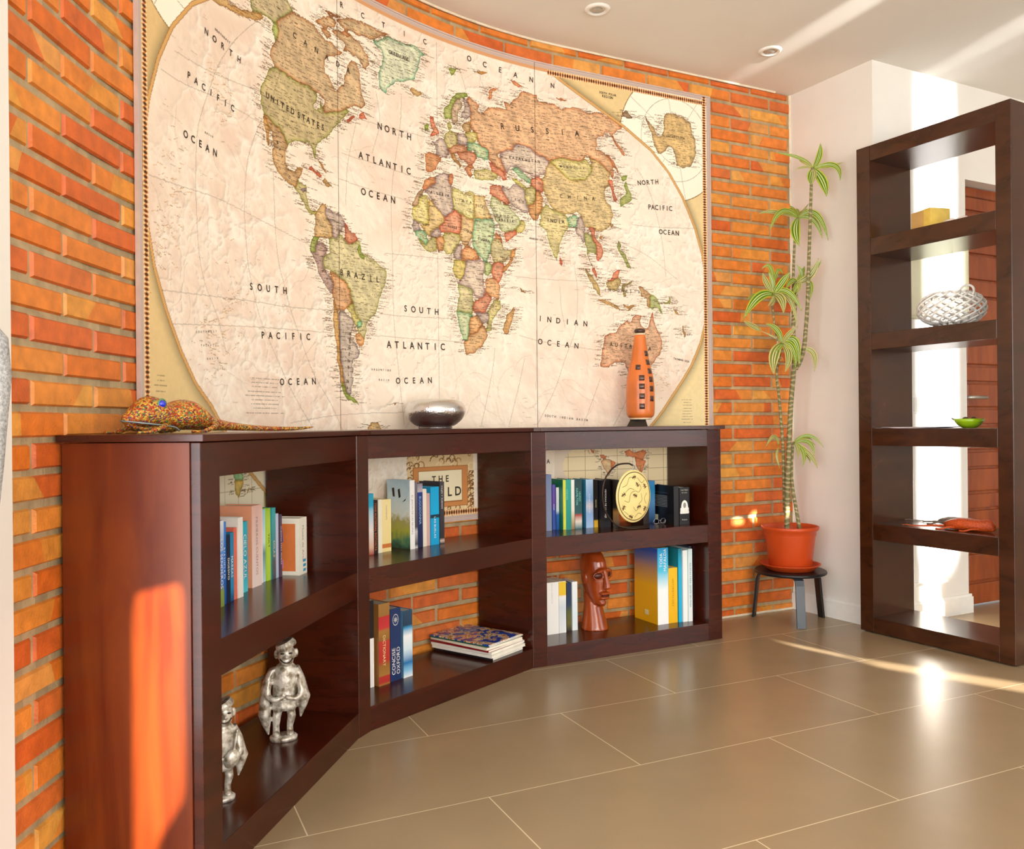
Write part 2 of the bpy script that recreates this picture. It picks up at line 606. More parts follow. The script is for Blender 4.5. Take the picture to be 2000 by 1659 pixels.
# left: plaster jamb beside a glazed opening
JY = 1.511
bm = BM()
box(bm, (XL - 0.12, JY - 0.16, 0), (XL + 0.03, JY, HC))
box(bm, (XL - 0.12, YR, 2.15), (XL + 0.0, JY - 0.16, HC))
box(bm, (XL - 0.12, YR, 0), (XL + 0.0, YR + 0.3, 2.15))
tag(obj('wall_left', bm, M_PLASTER), kind='structure')
wl = bpy.data.objects.new('window_1', None)
link(wl); tag(wl, kind='structure')
bm = BM()
y0, y1 = YR + 0.3, JY - 0.16
for a, b in ((y0, y0 + .06), (y1 - .06, y1), ((y0 + y1) / 2 - .04, (y0 + y1) / 2 + .04)):
    box(bm, (XL - 0.08, a, 0.0), (XL - 0.02, b, 2.15))
box(bm, (XL - 0.08, y0, 2.09), (XL - 0.02, y1, 2.15))
box(bm, (XL - 0.08, y0, 0.0), (XL - 0.02, y1, 0.06))
obj('window_frame', bm, M_WHITE, wl)

# rear and far right walls; the unseen rear wall has holes added to shape the sun patches
def back_project(p):
    t = (p.y - YR) / SUN_DIR.y
    q = p - SUN_DIR * t
    return Vector((q.x, q.z))
def rounded(poly, n=5, f=0.25):
    out = []
    for i, p in enumerate(poly):
        a, b, c = Vector(poly[i - 1]), Vector(p), Vector(poly[(i + 1) % len(poly)])
        p0, p1 = b + (a - b) * f, b + (c - b) * f
        for k in range(n + 1):
            t = k / n
            out.append((1 - t) ** 2 * p0 + 2 * t * (1 - t) * b + t * t * p1)
    return out
SIDE0, SIDEN = Vector((-0.615, 1.656)), Vector((-0.98468, 0.17436))
holes = []
def hole3(pts): holes.append([back_project(p) for p in pts])
def side_pt(d, h):
    p = SIDE0 + SIDEN * d
    return Vector((p.x, p.y, h))
hole3([side_pt(*p) for p in rounded([Vector(q) for q in ((.044, .20), (.044, .625), (.148, .60), (.152, -.12), (.118, -.12), (.106, .10))], f=0.12)])
hole3([Vector((*fb(t), h)) for t, h in rounded([Vector(q) for q in ((.30, -.25), (.30, .69), (.425, .69), (.425, -.25))], f=0.08)])
hole3([Vector((x, y, 0)) for x, y in ((1.14, 3.565), (1.145, 3.50), (1.318, 3.297), (1.342, 3.33))])
hole3([Vector((x, y, 0)) for x, y in ((1.372, 3.29), (1.352, 3.205), (1.74, 2.872), (2.1, 2.60), (2.16, 2.66), (1.79, 2.975))])
for s_, h_, a_, b_ in ((3.246, .457, .034, .011), (3.352, .476, .026, .019)):
    hole3([wp(s_ + a_ * math.cos(2 * PI * k / 14), h_ + b_ * math.sin(2 * PI * k / 14), 0.01) for k in range(14)])
bm = BM()
outer = [Vector((XL - .12, 0)), Vector((XR, 0)), Vector((XR, HC)), Vector((XL - .12, HC))]
loops = [outer] + holes
flat = [p for l in loops for p in l]
vv = [bm.verts.new((p.x, YR, p.y)) for p in flat]
for tri in tessellate_polygon([[Vector((p.x, p.y, 0)) for p in l] for l in loops]):
    try: bm.faces.new([vv[i] for i in tri])
    except ValueError: pass
tag(obj('wall_front', bm, M_PLASTER), kind='structure')
bm = BM()
box(bm, (XR, YR, 0), (XR + .12, 7.2, HC))
tag(obj('wall_far', bm, M_PLASTER), kind='structure')

# ------------------------------------------------------------------ door, switch, cabinet on face B
M_DOOR = wood('varnished_door_wood', '7a300a', '9c4a14', scale=(6, 6, 0.8), rough=0.3, coat=0.3)
dr = bpy.data.objects.new('door_1', None)
link(dr); tag(dr, kind='structure')
dr.location = (*fb(DO0, 0.07), 0)
dr.rotation_euler = (0, 0, math.radians(27))
DW = DO1 - DO0
bm = BM()
box(bm, (0.004, 0.018, 0.008), (DW - 0.004, 0.04, DOH - 0.004))
stiles = [(0.004, 0.10), (DW / 2 - 0.05, DW / 2 + 0.05), (DW - 0.10, DW - 0.004)]
for a, b in stiles: box(bm, (a, 0.0, 0.008), (b, 0.02, DOH - 0.004))
rails = [0.008, 0.27, 0.49, 0.70, 0.915, 1.13, 1.345, 1.56, 1.775, 1.99]
for z in rails:
    w = 0.07 if z > 0.01 else 0.10
    box(bm, (0.10, 0.001, z), (DW - 0.10, 0.02, z + w))
box(bm, (0.1, 0.001, DOH - 0.06), (DW - 0.1, 0.02, DOH - 0.004))
obj('door_leaf', bm, M_DOOR, dr, bevel=0.003)
tops = rails[1:] + [DOH - 0.06]
for i, z in enumerate(rails):
    z0 = z + (0.07 if z > 0.01 else 0.10) + 0.014
    z1 = tops[i] - 0.014
    for a, b in ((0.114, DW / 2 - 0.064), (DW / 2 + 0.064, DW - 0.114)):
        bm = BM()
        if z1 - z0 < 0.03: continue
        box(bm, (a, 0.006, z0), (b, 0.019, z1))
        obj('door_panel', bm, M_DOOR, dr, bevel=0.006)
M_STEEL = mat('brushed_steel', 'c9c6c0', 0.3, metal=0.9, var=0.05)
bm = BM()
box(bm, (0.033, -0.009, 0.95), (0.070, 0.0, 1.14))
hp = obj('handle_plate', bm, M_STEEL, dr, bevel=0.006)
bm = BM()
tube(bm, [(0.052, -0.008, 1.045), (0.052, -0.048, 1.045), (0.075, -0.052, 1.045), (0.18, -0.052, 1.045)], 0.009, 10)
obj('lever', bm, M_STEEL, dr, smooth=True)

t = thing('light_switch', 'white double light switch plate on the white wall behind the tall shelf', 'light switch', (*fb(0.28), 0.0), math.radians(27))
bm = BM(); box(bm, (-.042, -.008, .965), (.042, 0.0, 1.05)); obj('plate', bm, M_WHITE, t, bevel=.003)
for a in (-.034, .002):
    bm = BM(); box(bm, (a, -.012, .974), (a + .032, -.008, 1.041)); obj('rocker', bm, M_WHITE, t, bevel=.002)
t = thing('electrical_cabinet', 'cream wall cabinet seen through the tall shelf above the woven basket', 'cabinet', (*fb(0.06), 0.0), math.radians(27))
M_CREAM = mat('cream_enamel', 'dfdcbc', 0.45, var=0.03)
bm = BM(); box(bm, (0, -.03, 1.405), (.565, 0, 1.755)); obj('body', bm, M_CREAM, t, bevel=.004)
bm = BM(); box(bm, (.012, -.036, 1.417), (.425, -.03, 1.743)); obj('door', bm, M_CREAM, t, bevel=.003)
bm = BM(); box(bm, (.437, -.036, 1.417), (.553, -.03, 1.743)); obj('side_cover', bm, M_CREAM, t, bevel=.003)
bm = BM(); box(bm, (0.10, -.018, .163), (.467, 0, .178))
o = obj('cable_trunking', bm, M_WHITE, None, bevel=.002)
o.location = (*fb(0), 0); o.rotation_euler = (0, 0, math.radians(27))
tag(o, 'thin white cable trunking above the skirting behind the tall shelf', 'cable cover')

# ceiling downlights
M_LAMP = mat('frosted_lamp', 'b9b5ab', 0.3, metal=0.4)
for (x, y), lab in (((0.352, 3.303), 'recessed round white ceiling spotlight farther from the corner, above the middle bookcase'), ((1.150, 3.688), 'recessed round white ceiling spotlight nearest the room corner above the plant')):
    t = thing('ceiling_spotlight', lab, 'ceiling light', (x, y, HC), 0, 'recessed ceiling spotlights')
    bm = BM(); lathe(bm, [(.030, -.001), (.034, -.008), (.046, -.007), (.050, 0.0)], 40, cap0=False, cap1=False); obj('rim', bm, M_WHITE, t, smooth=True)
    bm = BM(); lathe(bm, [(.030, -.001), (.028, -.004), (.020, -.002)], 36, cap0=False, cap1=False); obj('reflector', bm, M_STEEL, t, smooth=True)
    bm = BM(); lathe(bm, [(.021, -.0015), (.018, -.006), (.008, -.008)], 28, cap0=False); obj('bulb', bm, M_LAMP, t, smooth=True)
# ------------------------------------------------------------------ curved low bookcase
UN = [(Vector((-0.60188, 1.72737)), Vector((0.17436, 0.98468)), 0.790, 0.305),
      (Vector((-0.43947, 2.56321)), Vector((0.62170, 0.78325)), 0.823, 0.315),
      (Vector((0.12915, 3.23326)), Vector((0.89260, 0.45085)), 0.791, 0.290)]
def up(i, t, d):
    O, e, w, dep = UN[i]
    return O + e * t + Vector((-e.y, e.x)) * d
def uw(i, t, d, z):
    p = up(i, t, d)
    return (p.x, p.y, z)
def urz(i):
    return math.atan2(UN[i][1].y, UN[i][1].x)
BH = 0.92
END = [(0.305, 0.290), (0.288, 0.272), (0.275, 0.280)]      # depth at the two ends of each bay, following the wall
MIDD = [0.312, 0.312, 0.288]
def bay_plan(i, f=0.0015):
    w = UN[i][2]
    return [up(i, 0, f), up(i, w, f), up(i, w, END[i][1]), up(i, w / 2, MIDD[i]), up(i, 0, END[i][0])]
Z_SH, Z_BT = 0.497, 0.075
bc = thing('curved_bookcase', 'low dark wood bookcase in three open bays curving along the brick wall', 'bookcase', (0, 0, 0))
posts = []
f0, f7 = Vector((-0.61483, 1.65623)), Vector((0.89989, 3.62600))
posts.append([f0, up(0, 0, 0), up(0, 0, UN[0][3]), f0 + Vector((-UN[0][1].y, UN[0][1].x)) * UN[0][3]])
for i in (0, 1):
    posts.append([up(i, UN[i][2], 0), up(i + 1, 0, 0), up(i + 1, 0, END[i + 1][0]), up(i, UN[i][2], END[i][1])])
posts.append([up(2, UN[2][2], 0), f7, f7 + Vector((-UN[2][1].y, UN[2][1].x)) * END[2][1], up(2, UN[2][2], END[2][1])])
for k, pl in enumerate(posts):
    bm = BM()
    prism(bm, pl, 0.0, 0.9035)
    obj('upright', bm, M_DARK, bc, bevel=0.0015)
# veneered end panel facing the camera
e0 = Vector((-UN[0][1].y, UN[0][1].x))
bm = BM()
a = f0 + e0 * 0.022 - UN[0][1] * 0.004; b = f0 + e0 * 0.304 - UN[0][1] * 0.004
prism(bm, [a, b, b + UN[0][1] * 0.003, a + UN[0][1] * 0.003], 0.0, 0.903)
obj('end_panel', bm, M_MAHOG, bc)
# worn chips on the front edge
for i in range(3):
    O, e, w, dep = UN[i]
    bm = BM(); prism(bm, bay_plan(i), 0.832, 0.9035); obj('apron', bm, M_DARK, bc, bevel=0.0015)
    bm = BM(); prism(bm, bay_plan(i), 0.421, Z_SH); obj('shelf', bm, M_DARK, bc, bevel=0.0015)
    bm = BM(); prism(bm, bay_plan(i), 0.0, Z_BT); obj('bottom_panel', bm, M_DARK, bc, bevel=0.0015)
# three top boards with seams over the middle posts
ov = 0.013
def outer(i, t): return up(i, t, -ov)
def mid(a, b): return (a + b) / 2
m1f, m1b = mid(outer(0, UN[0][2]), outer(1, 0)), mid(posts[1][2], posts[1][3])
m1f = m1f + (m1f - m1b).normalized() * 0.003
m2f, m2b = mid(outer(1, UN[1][2]), outer(2, 0)), mid(posts[2][2], posts[2][3])
m2f = m2f + (m2f - m2b).normalized() * 0.003
g = 0.0008
sh = lambda p, q, k: p + (q - p).normalized() * k
L0f = up(0, -0.085, -ov); L0b = up(0, -0.085, 0.312)
R3f = up(2, UN[2][2] + 0.086, -ov); R3b = up(2, UN[2][2] + 0.086, END[2][1])
tops = [[L0f, outer(0, UN[0][2] - .0), sh(m1f, L0f, g), sh(m1b, L0b, g), up(0, UN[0][2], END[0][1]), up(0, .4, MIDD[0]), L0b],
        [sh(m1f, m2f, g), outer(1, 0), outer(1, UN[1][2]), sh(m2f, m1f, g), sh(m2b, m1b, g), up(1, UN[1][2], END[1][1]), up(1, .41, MIDD[1]), up(1, 0, END[1][0]), sh(m1b, m2b, g)],
        [sh(m2f, R3f, g), outer(2, 0), R3f, R3b, up(2, .4, MIDD[2]), up(2, 0, END[2][0]), sh(m2b, R3b, g)]]
for pl in tops:
    bm = BM(); prism(bm, pl, 0.905, BH); obj('top_board', bm, M_DARK, bc, bevel=0.0015)

# ------------------------------------------------------------------ tall open shelf
SA, SE = Vector((1.54449, 3.74066)), Vector((0.50225, -0.86472))
SN = Vector((0.86472, 0.50225))
SRZ = math.atan2(SE.y, SE.x)
ts = thing('tall_open_shelf', 'tall dark brown open shelf unit standing by the white wall', 'shelf', (SA.x, SA.y, 0), SRZ)
SW, SD = 0.677, 0.287
M_WENGE = wood('wenge_veneer', '331808', '482410', scale=(2.2, 2.2, 5), rough=0.26, coat=0.15)
def slab(name, a, b, par, m=M_WENGE): 
    bm = BM(); box(bm, a, b); return obj(name, bm, m, par, bevel=0.002)
# local x along the front, y into the depth (to the back)
slab('side_panel', (0, 0, 0.006), (0.067, SD, 2.142), ts)
slab('side_panel', (SW - 0.060, 0, 0.006), (SW, SD, 2.142), ts)
SHZ = [(0.006, 0.070), (0.411, 0.484), (0.826, 0.901), (1.245, 1.318), (1.660, 1.735), (2.075, 2.142)]
for z0, z1 in SHZ:
    slab('shelf_board', (0.067, 0.001, z0), (SW - 0.060, SD - 0.001, z1), ts)
for x in (0.01, SW - 0.05):
    for y in (0.02, SD - 0.05):
        bm = BM(); box(bm, (x, y, 0), (x + .04, y + .03, 0.006)); obj('foot_pad', bm, M_BLACK, ts)
def sp(t, d):
    p = SA + SE * t + SN * d
    return p.x, p.y

# ------------------------------------------------------------------ books
TEXTS = []
def book(i, zs, t0, t1, d0, h, label, spine, cover=None, title=None, ink=None, dep=0.125, size=None, up_=False, tz=0.5, pages=M_PAGES, group=None, lean=0.0, extra=None):
    """upright book: spine towards the room, thickness along the bay"""
    p = up(i, t0 + 0.0003, d0)
    T = t1 - t0 - 0.0006
    def clear(tt, d):
        q = up(i, tt, d)
        s_in = (q - Vector((CXW, CYW))).length < R_W - 0.0225
        return s_in and (3.522 + .4856 * q.x - q.y) * 0.9 > 0.021 + (0 if q.x > .2 else -9)
    while not (clear(t0, d0 + dep) and clear(t1, d0 + dep)) and dep > .05: dep -= .004
    r = thing('book', label, 'book', (p.x, p.y, zs), urz(i), group)
    if lean: r.rotation_euler = (0, lean, urz(i))
    ct = 0.0012
    bm = BM()
    box(bm, (0, 0, 0), (T, ct, h), 0)
    box(bm, (0, ct, 0), (ct, dep, h), 1)
    box(bm, (T - ct, ct, 0), (T, dep, h), 1)
    ms = bands('cover_' + str(abs(hash(str(spine))) % 9999), spine, span=h) if isinstance(spine, list) else mat('cover', spine, 0.35, var=0.04, scale=15)
    cv = cover if cover is not None else spine
    mc = bands('board_' + str(abs(hash(str(cv))) % 9999), cv, span=h) if isinstance(cv, list) else mat('cover', cv, 0.35, var=0.04, scale=15)
    cvr = obj('cover', bm, [ms, mc], r)
    bm = BM()
    box(bm, (ct, ct, 0.002), (T - ct, dep - 0.003, h - 0.003))
    obj('pages', bm, pages, r)
    if title:
        bm = BM()
        lines = title if isinstance(title, list) else [title]
        sz = size or min(T * 0.55 / len(lines), 0.02)
        for li, tx in enumerate(lines):
            w = text_width(tx, sz)
            if w > h * 0.9:
                szz = sz * h * 0.9 / w
            else: szz = sz
            w = text_width(tx, szz)
            n = len(lines)
            cxl = T / 2 + (n / 2 - li - 0.5) * sz * 1.35 * (1 if not up_ else -1)
            zc = h * tz
            if up_: pl = lambda x, y, c=cxl, s=szz, w=w: Vector((c + s / 2 - y, -0.0005, zc - w / 2 + x))
            else: pl = lambda x, y, c=cxl, s=szz, w=w: Vector((c - s / 2 + y, -0.0005, zc + w / 2 - x))
            letters(bm, tx, pl, szz)
        obj('title_lettering', bm, ink or M_INKW, cvr)
    if extra: extra(cvr, T, h, dep)
    return r

def patch(r, pts, m, name='printed_picture'):
    bm = BM()
    quadface(bm, pts)
    return obj(name, bm, m, r)

G1, G2, G3 = 'books on the upper shelf of the left bay', 'books on the upper shelf of the middle bay', 'books on the upper shelf of the right bay'
G4, G5 = 'books on the bottom shelf of the middle bay', 'books on the bottom shelf of the right bay'
# left bay, upper shelf (from the left post to the right)
Z = Z_SH
book(0, Z, .275, .298, .158, .209, 'blue and white paperback with a leafy green foot, left end of the left bay', [(0, '7e9440'), (.18, '8aa050'), (.26, '2f74c8'), (.6, '3a86dc'), (1, 'e6eef6')], '2c66b8', 'LOS SENDEROS', M_INKW, dep=.13, group=G1)
book(0, Z, .300, .323, .166, .203, 'bright blue paperback with white title, second in the left bay row', [(0, '1b4f9c'), (.5, '1f66c4'), (1, '3f86d8')], '1f5cae', 'NAVIDAD', M_INKW, dep=.13, group=G1)
book(0, Z, .325, .343, .166, .168, 'narrow navy book with white upright title, third in the left bay row', '16263e', '182c48', 'DIGESIVO', M_INKW, dep=.12, group=G1, size=.009)
book(0, Z, .345, .364, .168, .172, 'sea blue paperback lower than the salmon book, left bay', [(0, '144a7c'), (.2, '2a8cc0'), (1, '2c86b6')], '2a80b0', 'MAREAS', M_INKW, dep=.12, group=G1)
book(0, Z, .366, .384, .170, .181, 'thin salmon red book in the left bay row', 'e2745c', 'e2745c', dep=.12, group=G1)
book(0, Z, .386, .412, .168, .205, 'plain white paperback beside the thin salmon red book', 'f4efe8', 'f4efe8', dep=.13, group=G1)
book(0, Z, .450, .478, .190, .186, 'turquoise paperback in the left bay row', [(0, '5ad0e0'), (.3, '1ea4c4'), (1, '34b4cc')], '24a8c8', 'CIELO AZUL', M_INKW, dep=.11, group=G1)
book(0, Z, .515, .569, .196, .222, 'tall pale pink book with a peach board, left bay', [(0, 'f4e2dc'), (1, 'ecc0b4')], 'f0a480', 'PRIMEROS CUENTOS', mat('grey_ink', '9c8a88'), dep=.105, group=G1, size=.012)
book(0, Z, .571, .594, .205, .214, 'thin white and rose book beside the tall pink one', [(0, 'fbf4f0'), (.6, 'f6ded8'), (1, 'f2d0c8')], 'f4e6e0', 'VOCES', M_INK, dep=.10, group=G1, size=.007)
book(0, Z, .596, .617, .208, .204, 'pale cyan and white paperback left of the lime green book', [(0, 'bfe4ea'), (.4, '5e8c98'), (.55, 'd8f0f4'), (1, '9cd4e4')], 'a4dce8', dep=.095, group=G1)
book(0, Z, .619, .640, .204, .205, 'lime green paperback with black upright title', [(0, 'b8dc3c'), (.8, 'c4e04a'), (1, 'a8cc34')], 'b4d83c', ['VOLT'], M_INK, dep=.10, group=G1, tz=.55, size=.011)
book(0, Z, .642, .664, .200, .204, 'teal paperback with pale gold lettering in the left bay', [(0, '3c4852'), (.25, '4a5a60'), (.4, '2c8a98'), (1, '46b4bc')], '2c98a4', 'SOLAZ', M_INKY, dep=.10, group=G1, tz=.42, size=.011)
book(0, Z, .666, .682, .200, .185, 'light blue grey paperback in the left bay row', [(0, 'b8c6e4'), (1, 'd0daf0')], 'c4d0ea', dep=.10, group=G1)
book(0, Z, .684, .697, .196, .181, 'dark purple paperback with small white title beside the modern art book', '4a3450', '503c58', 'CUENTOS PARA PENSAR', M_INKW, dep=.10, group=G1, size=.007)
def art(r, T, h, dep):
    # printed front board on the left side, coloured shapes
    x = -0.0004
    patch(r, [(x, .012, .012), (x, .105, .012), (x, .105, h - .016), (x, .012, h - .016)], mat('orange_print', 'e07c40', .4))
    x = -0.0008
    patch(r, [(x, .05, h - .07), (x, .10, h - .07), (x, .10, h - .028), (x, .052, h - .03)], mat('blue_print', '2456c8', .4))
    patch(r, [(x, .055, .06), (x, .095, .05), (x, .10, .10), (x, .072, .105)], mat('magenta_print', 'c42ca0', .4))
    patch(r, [(x, .05, .02), (x, .09, .02), (x, .09, .045), (x, .05, .045)], mat('lilac_print', 'd890d0', .4))
    for z0 in (.020, .034, .048):
        patch(r, [(T * .45, -.0005, z0 - .012), (T * .8, -.0005, z0 - .012), (T * .85, -.0005, z0 - .004), (T * .5, -.0005, z0 - .004)], mat('cyan_print', '2aa0cc', .4))
book(0, Z, .712, .766, .150, .167, 'white art book with coloured shapes on its board, right end of the left bay', 'f6f0e0', 'f6f0e2', 'Museo de Arte', mat('grey_ink', '9c8a88'), dep=.12, group=G1, size=.012, tz=.55, extra=art)

# middle bay, upper shelf
book(1, Z, .172, .200, .200, .207, 'pale book with a turquoise top, left end of the middle bay row', [(0, 'a84438'), (.12, 'e0b8a0'), (.4, 'f0e4e0'), (.72, '9ccce0'), (.8, '1eaad0'), (1, '1ea4cc')], 'dfe6ea', dep=.11, group=G2)
book(1, Z, .206, .226, .208, .182, 'narrow black book with orange red upright title', '2c1712', '2c1712', 'TOVE ALSTERDAL ROTVALTA', M_INKO, dep=.10, group=G2, size=.009)
book(1, Z, .228, .246, .208, .183, 'cream paperback between the black and the yellow book', 'f2ead4', 'f2ead4', dep=.10, group=G2)
book(1, Z, .248, .292, .212, .181, 'thick pale yellow book with an orange square at its foot', [(0, 'f2dc98'), (.07, 'f2dc98'), (.075, 'd07a38'), (.15, 'd07a38'), (.155, 'f2dc98'), (1, 'f4e2a4')], 'f0e0a8', 'CUADERNOS', mat('grey_ink', '9c8a88'), dep=.10, group=G2, tz=.75, size=.006)
def landsc(r, T, h, dep):
    x = -0.0004
    m = nodes('landscape_print')
    mm, nt, b = m
    tc = nt.nodes.new('ShaderNodeTexCoord'); nz = nt.nodes.new('ShaderNodeTexNoise'); nz.inputs['Scale'].default_value = 40; nz.inputs['Detail'].default_value = 6
    nt.links.new(tc.outputs['Object'], nz.inputs['Vector'])
    sp_ = nt.nodes.new('ShaderNodeSeparateXYZ'); nt.links.new(tc.outputs['Object'], sp_.inputs[0])
    ma = nt.nodes.new('ShaderNodeMath'); ma.operation = 'MULTIPLY_ADD'; ma.inputs[1].default_value = 1 / h; nt.links.new(sp_.outputs['Z'], ma.inputs[0])
    m2 = nt.nodes.new('ShaderNodeMath'); m2.operation = 'MULTIPLY_ADD'; m2.inputs[1].default_value = .35; m2.inputs[2].default_value = -.17; nt.links.new(nz.outputs['Fac'], m2.inputs[0])
    nt.links.new(m2.outputs[0], ma.inputs[2])
    rp = nt.nodes.new('ShaderNodeValToRGB'); el = rp.color_ramp.elements
    while len(el) < 7: el.new(.5)
    for e, (p_, c_) in zip(el, ((0, '3c5440'), (.12, '5a8a6a'), (.25, 'b8b848'), (.4, 'b4ac6c'), (.5, 'e8eeee'), (.75, 'cfe4ee'), (1, 'b4cfe0'))):
        e.position = p_; e.color = srgb(c_) + (1,)
    nt.links.new(ma.outputs[0], rp.inputs['Fac']); nt.links.new(rp.outputs['Color'], b.inputs['Base Color']); b.inputs['Roughness'].default_value = .3
    patch(r, [(x, .0, .0), (x, dep, .0), (x, dep, h), (x, .0, h)], mm)
    bm = BM()
    for q in (((.09, h - .03), (.085, h - .06), (.075, h - .06), (.078, h - .028)), ((.06, h - .035), (.055, h - .065), (.045, h - .06), (.05, h - .03)), ((.04, h - .08), (.02, h - .065), (.012, h - .05), (.022, h - .072))):
        quadface(bm, [(x - .0004, a, b_) for a, b_ in q])
    obj('branch_print', bm, M_INK, r)
book(1, Z, .350, .374, .178, .243, 'tall white book with a misty landscape on its board', 'f3f3f2', 'cfe0ea', 'EL JARDIN DE LAS BRUMAS', mat('grey_ink', '9c8a88'), dep=.115, group=G2, size=.008, extra=landsc)
book(1, Z, .378, .396, .186, .234, 'charcoal grey paperback between the landscape book and the navy book', [(0, 'd8d8d8'), (.06, '4c4850'), (.25, 'c8c4c8'), (.32, '4a4650'), (1, '7a7480')], '66606c', dep=.105, group=G2)
book(1, Z, .398, .424, .188, .228, 'navy paperback with pale blue upright title and a portrait at the top', [(0, '1a2548'), (.52, '20306a'), (.86, '1c3c8c'), (.87, 'c0b8c0'), (1, '8c8494')], '22306a', ['BUGODONNA'], mat('pale_blue_ink', 'a8ccf0'), dep=.105, group=G2, size=.011, tz=.58)
book(1, Z, .426, .446, .190, .207, 'cream paperback right of the navy book', 'f0e6d8', 'f0e6d8', dep=.105, group=G2)
book(1, Z, .448, .465, .192, .190, 'dusty pink paperback left of the cyan book', [(0, 'd8b0a8'), (1, 'd0a8a4')], 'cfa8a4', dep=.10, group=G2)
book(1, Z, .467, .511, .190, .211, 'bright cyan book with a dark band', [(0, '16a8e0'), (.46, '16a8e0'), (.465, '1a3c50'), (.52, '1a3c50'), (.525, '14b0e8'), (1, '14a8e0')], '18a0d8', ['LAS BURLAS'], M_INKW, dep=.105, group=G2, size=.010, tz=.3)
book(1, Z, .513, .537, .188, .228, 'dark grey hardback at the right end of the middle bay row', [(0, '38343a'), (.05, 'd8c0b0'), (.09, '38343a'), (1, '48444a')], '3a363c', 'VIAJES Y SUENOS', M_INKW, dep=.105, group=G2, size=.008, tz=.75)

# middle bay, bottom shelf
Z = Z_BT
book(1, Z, .118, .142, .140, .285, 'slim book half black half white against the left post, bottom of the middle bay', [(0, 'f4f2ee'), (.56, 'f4f2ee'), (.565, '1c1618'), (1, '1c1618')], 'e8e4dc', dep=.16, group=G4)
book(1, Z, .150, .200, .126, .270, 'thick tan dictionary with red label panels', [(0, 'a87838'), (.035, 'b0302c'), (.11, 'b8382e'), (.115, 'a87838'), (.23, '9c6c30'), (.30, 'b8342e'), (.54, 'c03c34'), (.545, '94642c'), (.66, 'a87838'), (.70, 'c8383a'), (.84, 'c03034'), (.845, 'a07034'), (1, 'a87c40')], '9c6a34', ['DICTIONARY'], M_INKY, dep=.175, group=G4, size=.012, tz=.42)
def emblem(r, T, h, dep):
    bm = BM()
    c = Vector((T / 2, -.0005, h * .84)); k = .017
    def ring(a, b):
        n = 20
        A = [bm.verts.new(c + Vector((a * math.cos(2 * PI * i / n) * .8, 0, a * math.sin(2 * PI * i / n) * 1.15))) for i in range(n)]
        B = [bm.verts.new(c + Vector((b * math.cos(2 * PI * i / n) * .8, 0, b * math.sin(2 * PI * i / n) * 1.15))) for i in range(n)]
        for i in range(n): bm.faces.new((A[i], A[(i + 1) % n], B[(i + 1) % n], B[i]))
    ring(.86 * k, k)
    for ang in range(4):
        a = ang * PI / 4
        d = Vector((math.cos(a), 0, math.sin(a))); q = Vector((-d.z, 0, d.x))
        quadface(bm, [c + d * k * .7 + Vector((0, 0, 0)), c + q * k * .16, c - d * k * .7, c - q * k * .16])
    obj('emblem', bm, mat('silver_ink', 'c8ccd0', .4), r)
book(1, Z, .208, .256, .132, .243, 'navy CONCISE OXFORD dictionary beside the tan one', '1d3566', '1d3566', ['CONCISE', 'OXFORD'], M_INKW, dep=.165, group=G4, size=.0155, up_=True, tz=.27, extra=emblem)
def cellophane(r, T, h, dep): pass
book(1, Z, .262, .305, .126, .228, 'blue and white book with a dark top, right of the navy dictionary', [(0, 'f2f8fc'), (.10, '8cc8ec'), (.22, '1e74b4'), (.42, 'd8ecf8'), (.62, 'f4f8fc'), (.74, '3c9cd0'), (.78, '24405c'), (.98, '2c4c68'), (1, '3a5c78')], '5a86a8', dep=.15, group=G4)

# right bay, upper shelf
Z = Z_SH
book(2, Z, .086, .120, .170, .229, 'grey blue hardback against the left post of the right bay', [(0, '8894b4'), (1, '6e80a8')], '7a88ac', dep=.10, group=G3)
book(2, Z, .122, .131, .190, .180, 'thin red paperback with a dark foot', [(0, '283048'), (.2, '304068'), (.25, 'c84038'), (1, 'c44840')], 'c04038', dep=.085, group=G3)
book(2, Z, .133, .148, .188, .186, 'violet and blue paperback next to the thin red one', [(0, '2454a8'), (.4, '304cb0'), (.6, '6a3cac'), (1, '5448b0')], '4448a8', 'AZULES', M_INKW, dep=.085, group=G3, size=.005)
book(2, Z, .150, .164, .186, .174, 'white and blue paperback in front of the green book', [(0, '2c5cb0'), (.35, '3470c0'), (.45, 'dce8f4'), (1, 'f2f4f6')], '3c68b0', dep=.085, group=G3)
book(2, Z, .166, .206, .158, .207, 'teal green book with a yellow stripe', [(0, '148a80'), (.5, '16988c'), (1, '1c9c90')], '1c9468', ['VERDES'], mat('mint_ink', '7cd8c8'), dep=.115, group=G3, size=.009, tz=.7, extra=lambda r, T, h, dep: patch(r, [(0.0002, -.0004, .001), (T * .33, -.0004, .001), (T * .33, -.0004, h - .001), (.0002, -.0004, h - .001)], mat('yellow_print', 'd8dc40', .4), 'stripe'))
book(2, Z, .208, .224, .162, .205, 'white paperback with a sepia picture at its foot', [(0, '8a6c40'), (.2, 'c8b088'), (.4, 'e8e2d4'), (1, 'f0f0e8')], 'e4e4dc', dep=.11, group=G3)
book(2, Z, .226, .260, .162, .203, 'dark green HUGO HAMILTON paperback', [(0, '2c6c70'), (.15, 'e0d8cc'), (.28, 'b04838'), (.32, '1c5458'), (1, '163c40')], '1f7c84', ['HUGO', 'HAMILTON'], mat('mint_ink', '7cd8c8'), dep=.11, group=G3, size=.010, tz=.66)
book(2, Z, .282, .318, .166, .203, 'pale blue paperback with a beach picture', [(0, 'a8c4e8'), (.3, '8cb0e0'), (.45, 'd0ccd8'), (.6, '7ca8dc'), (1, 'b4d0ee')], '3a8cb0', 'PLAYAS BLANCAS', M_INKW, dep=.105, group=G3, size=.007)
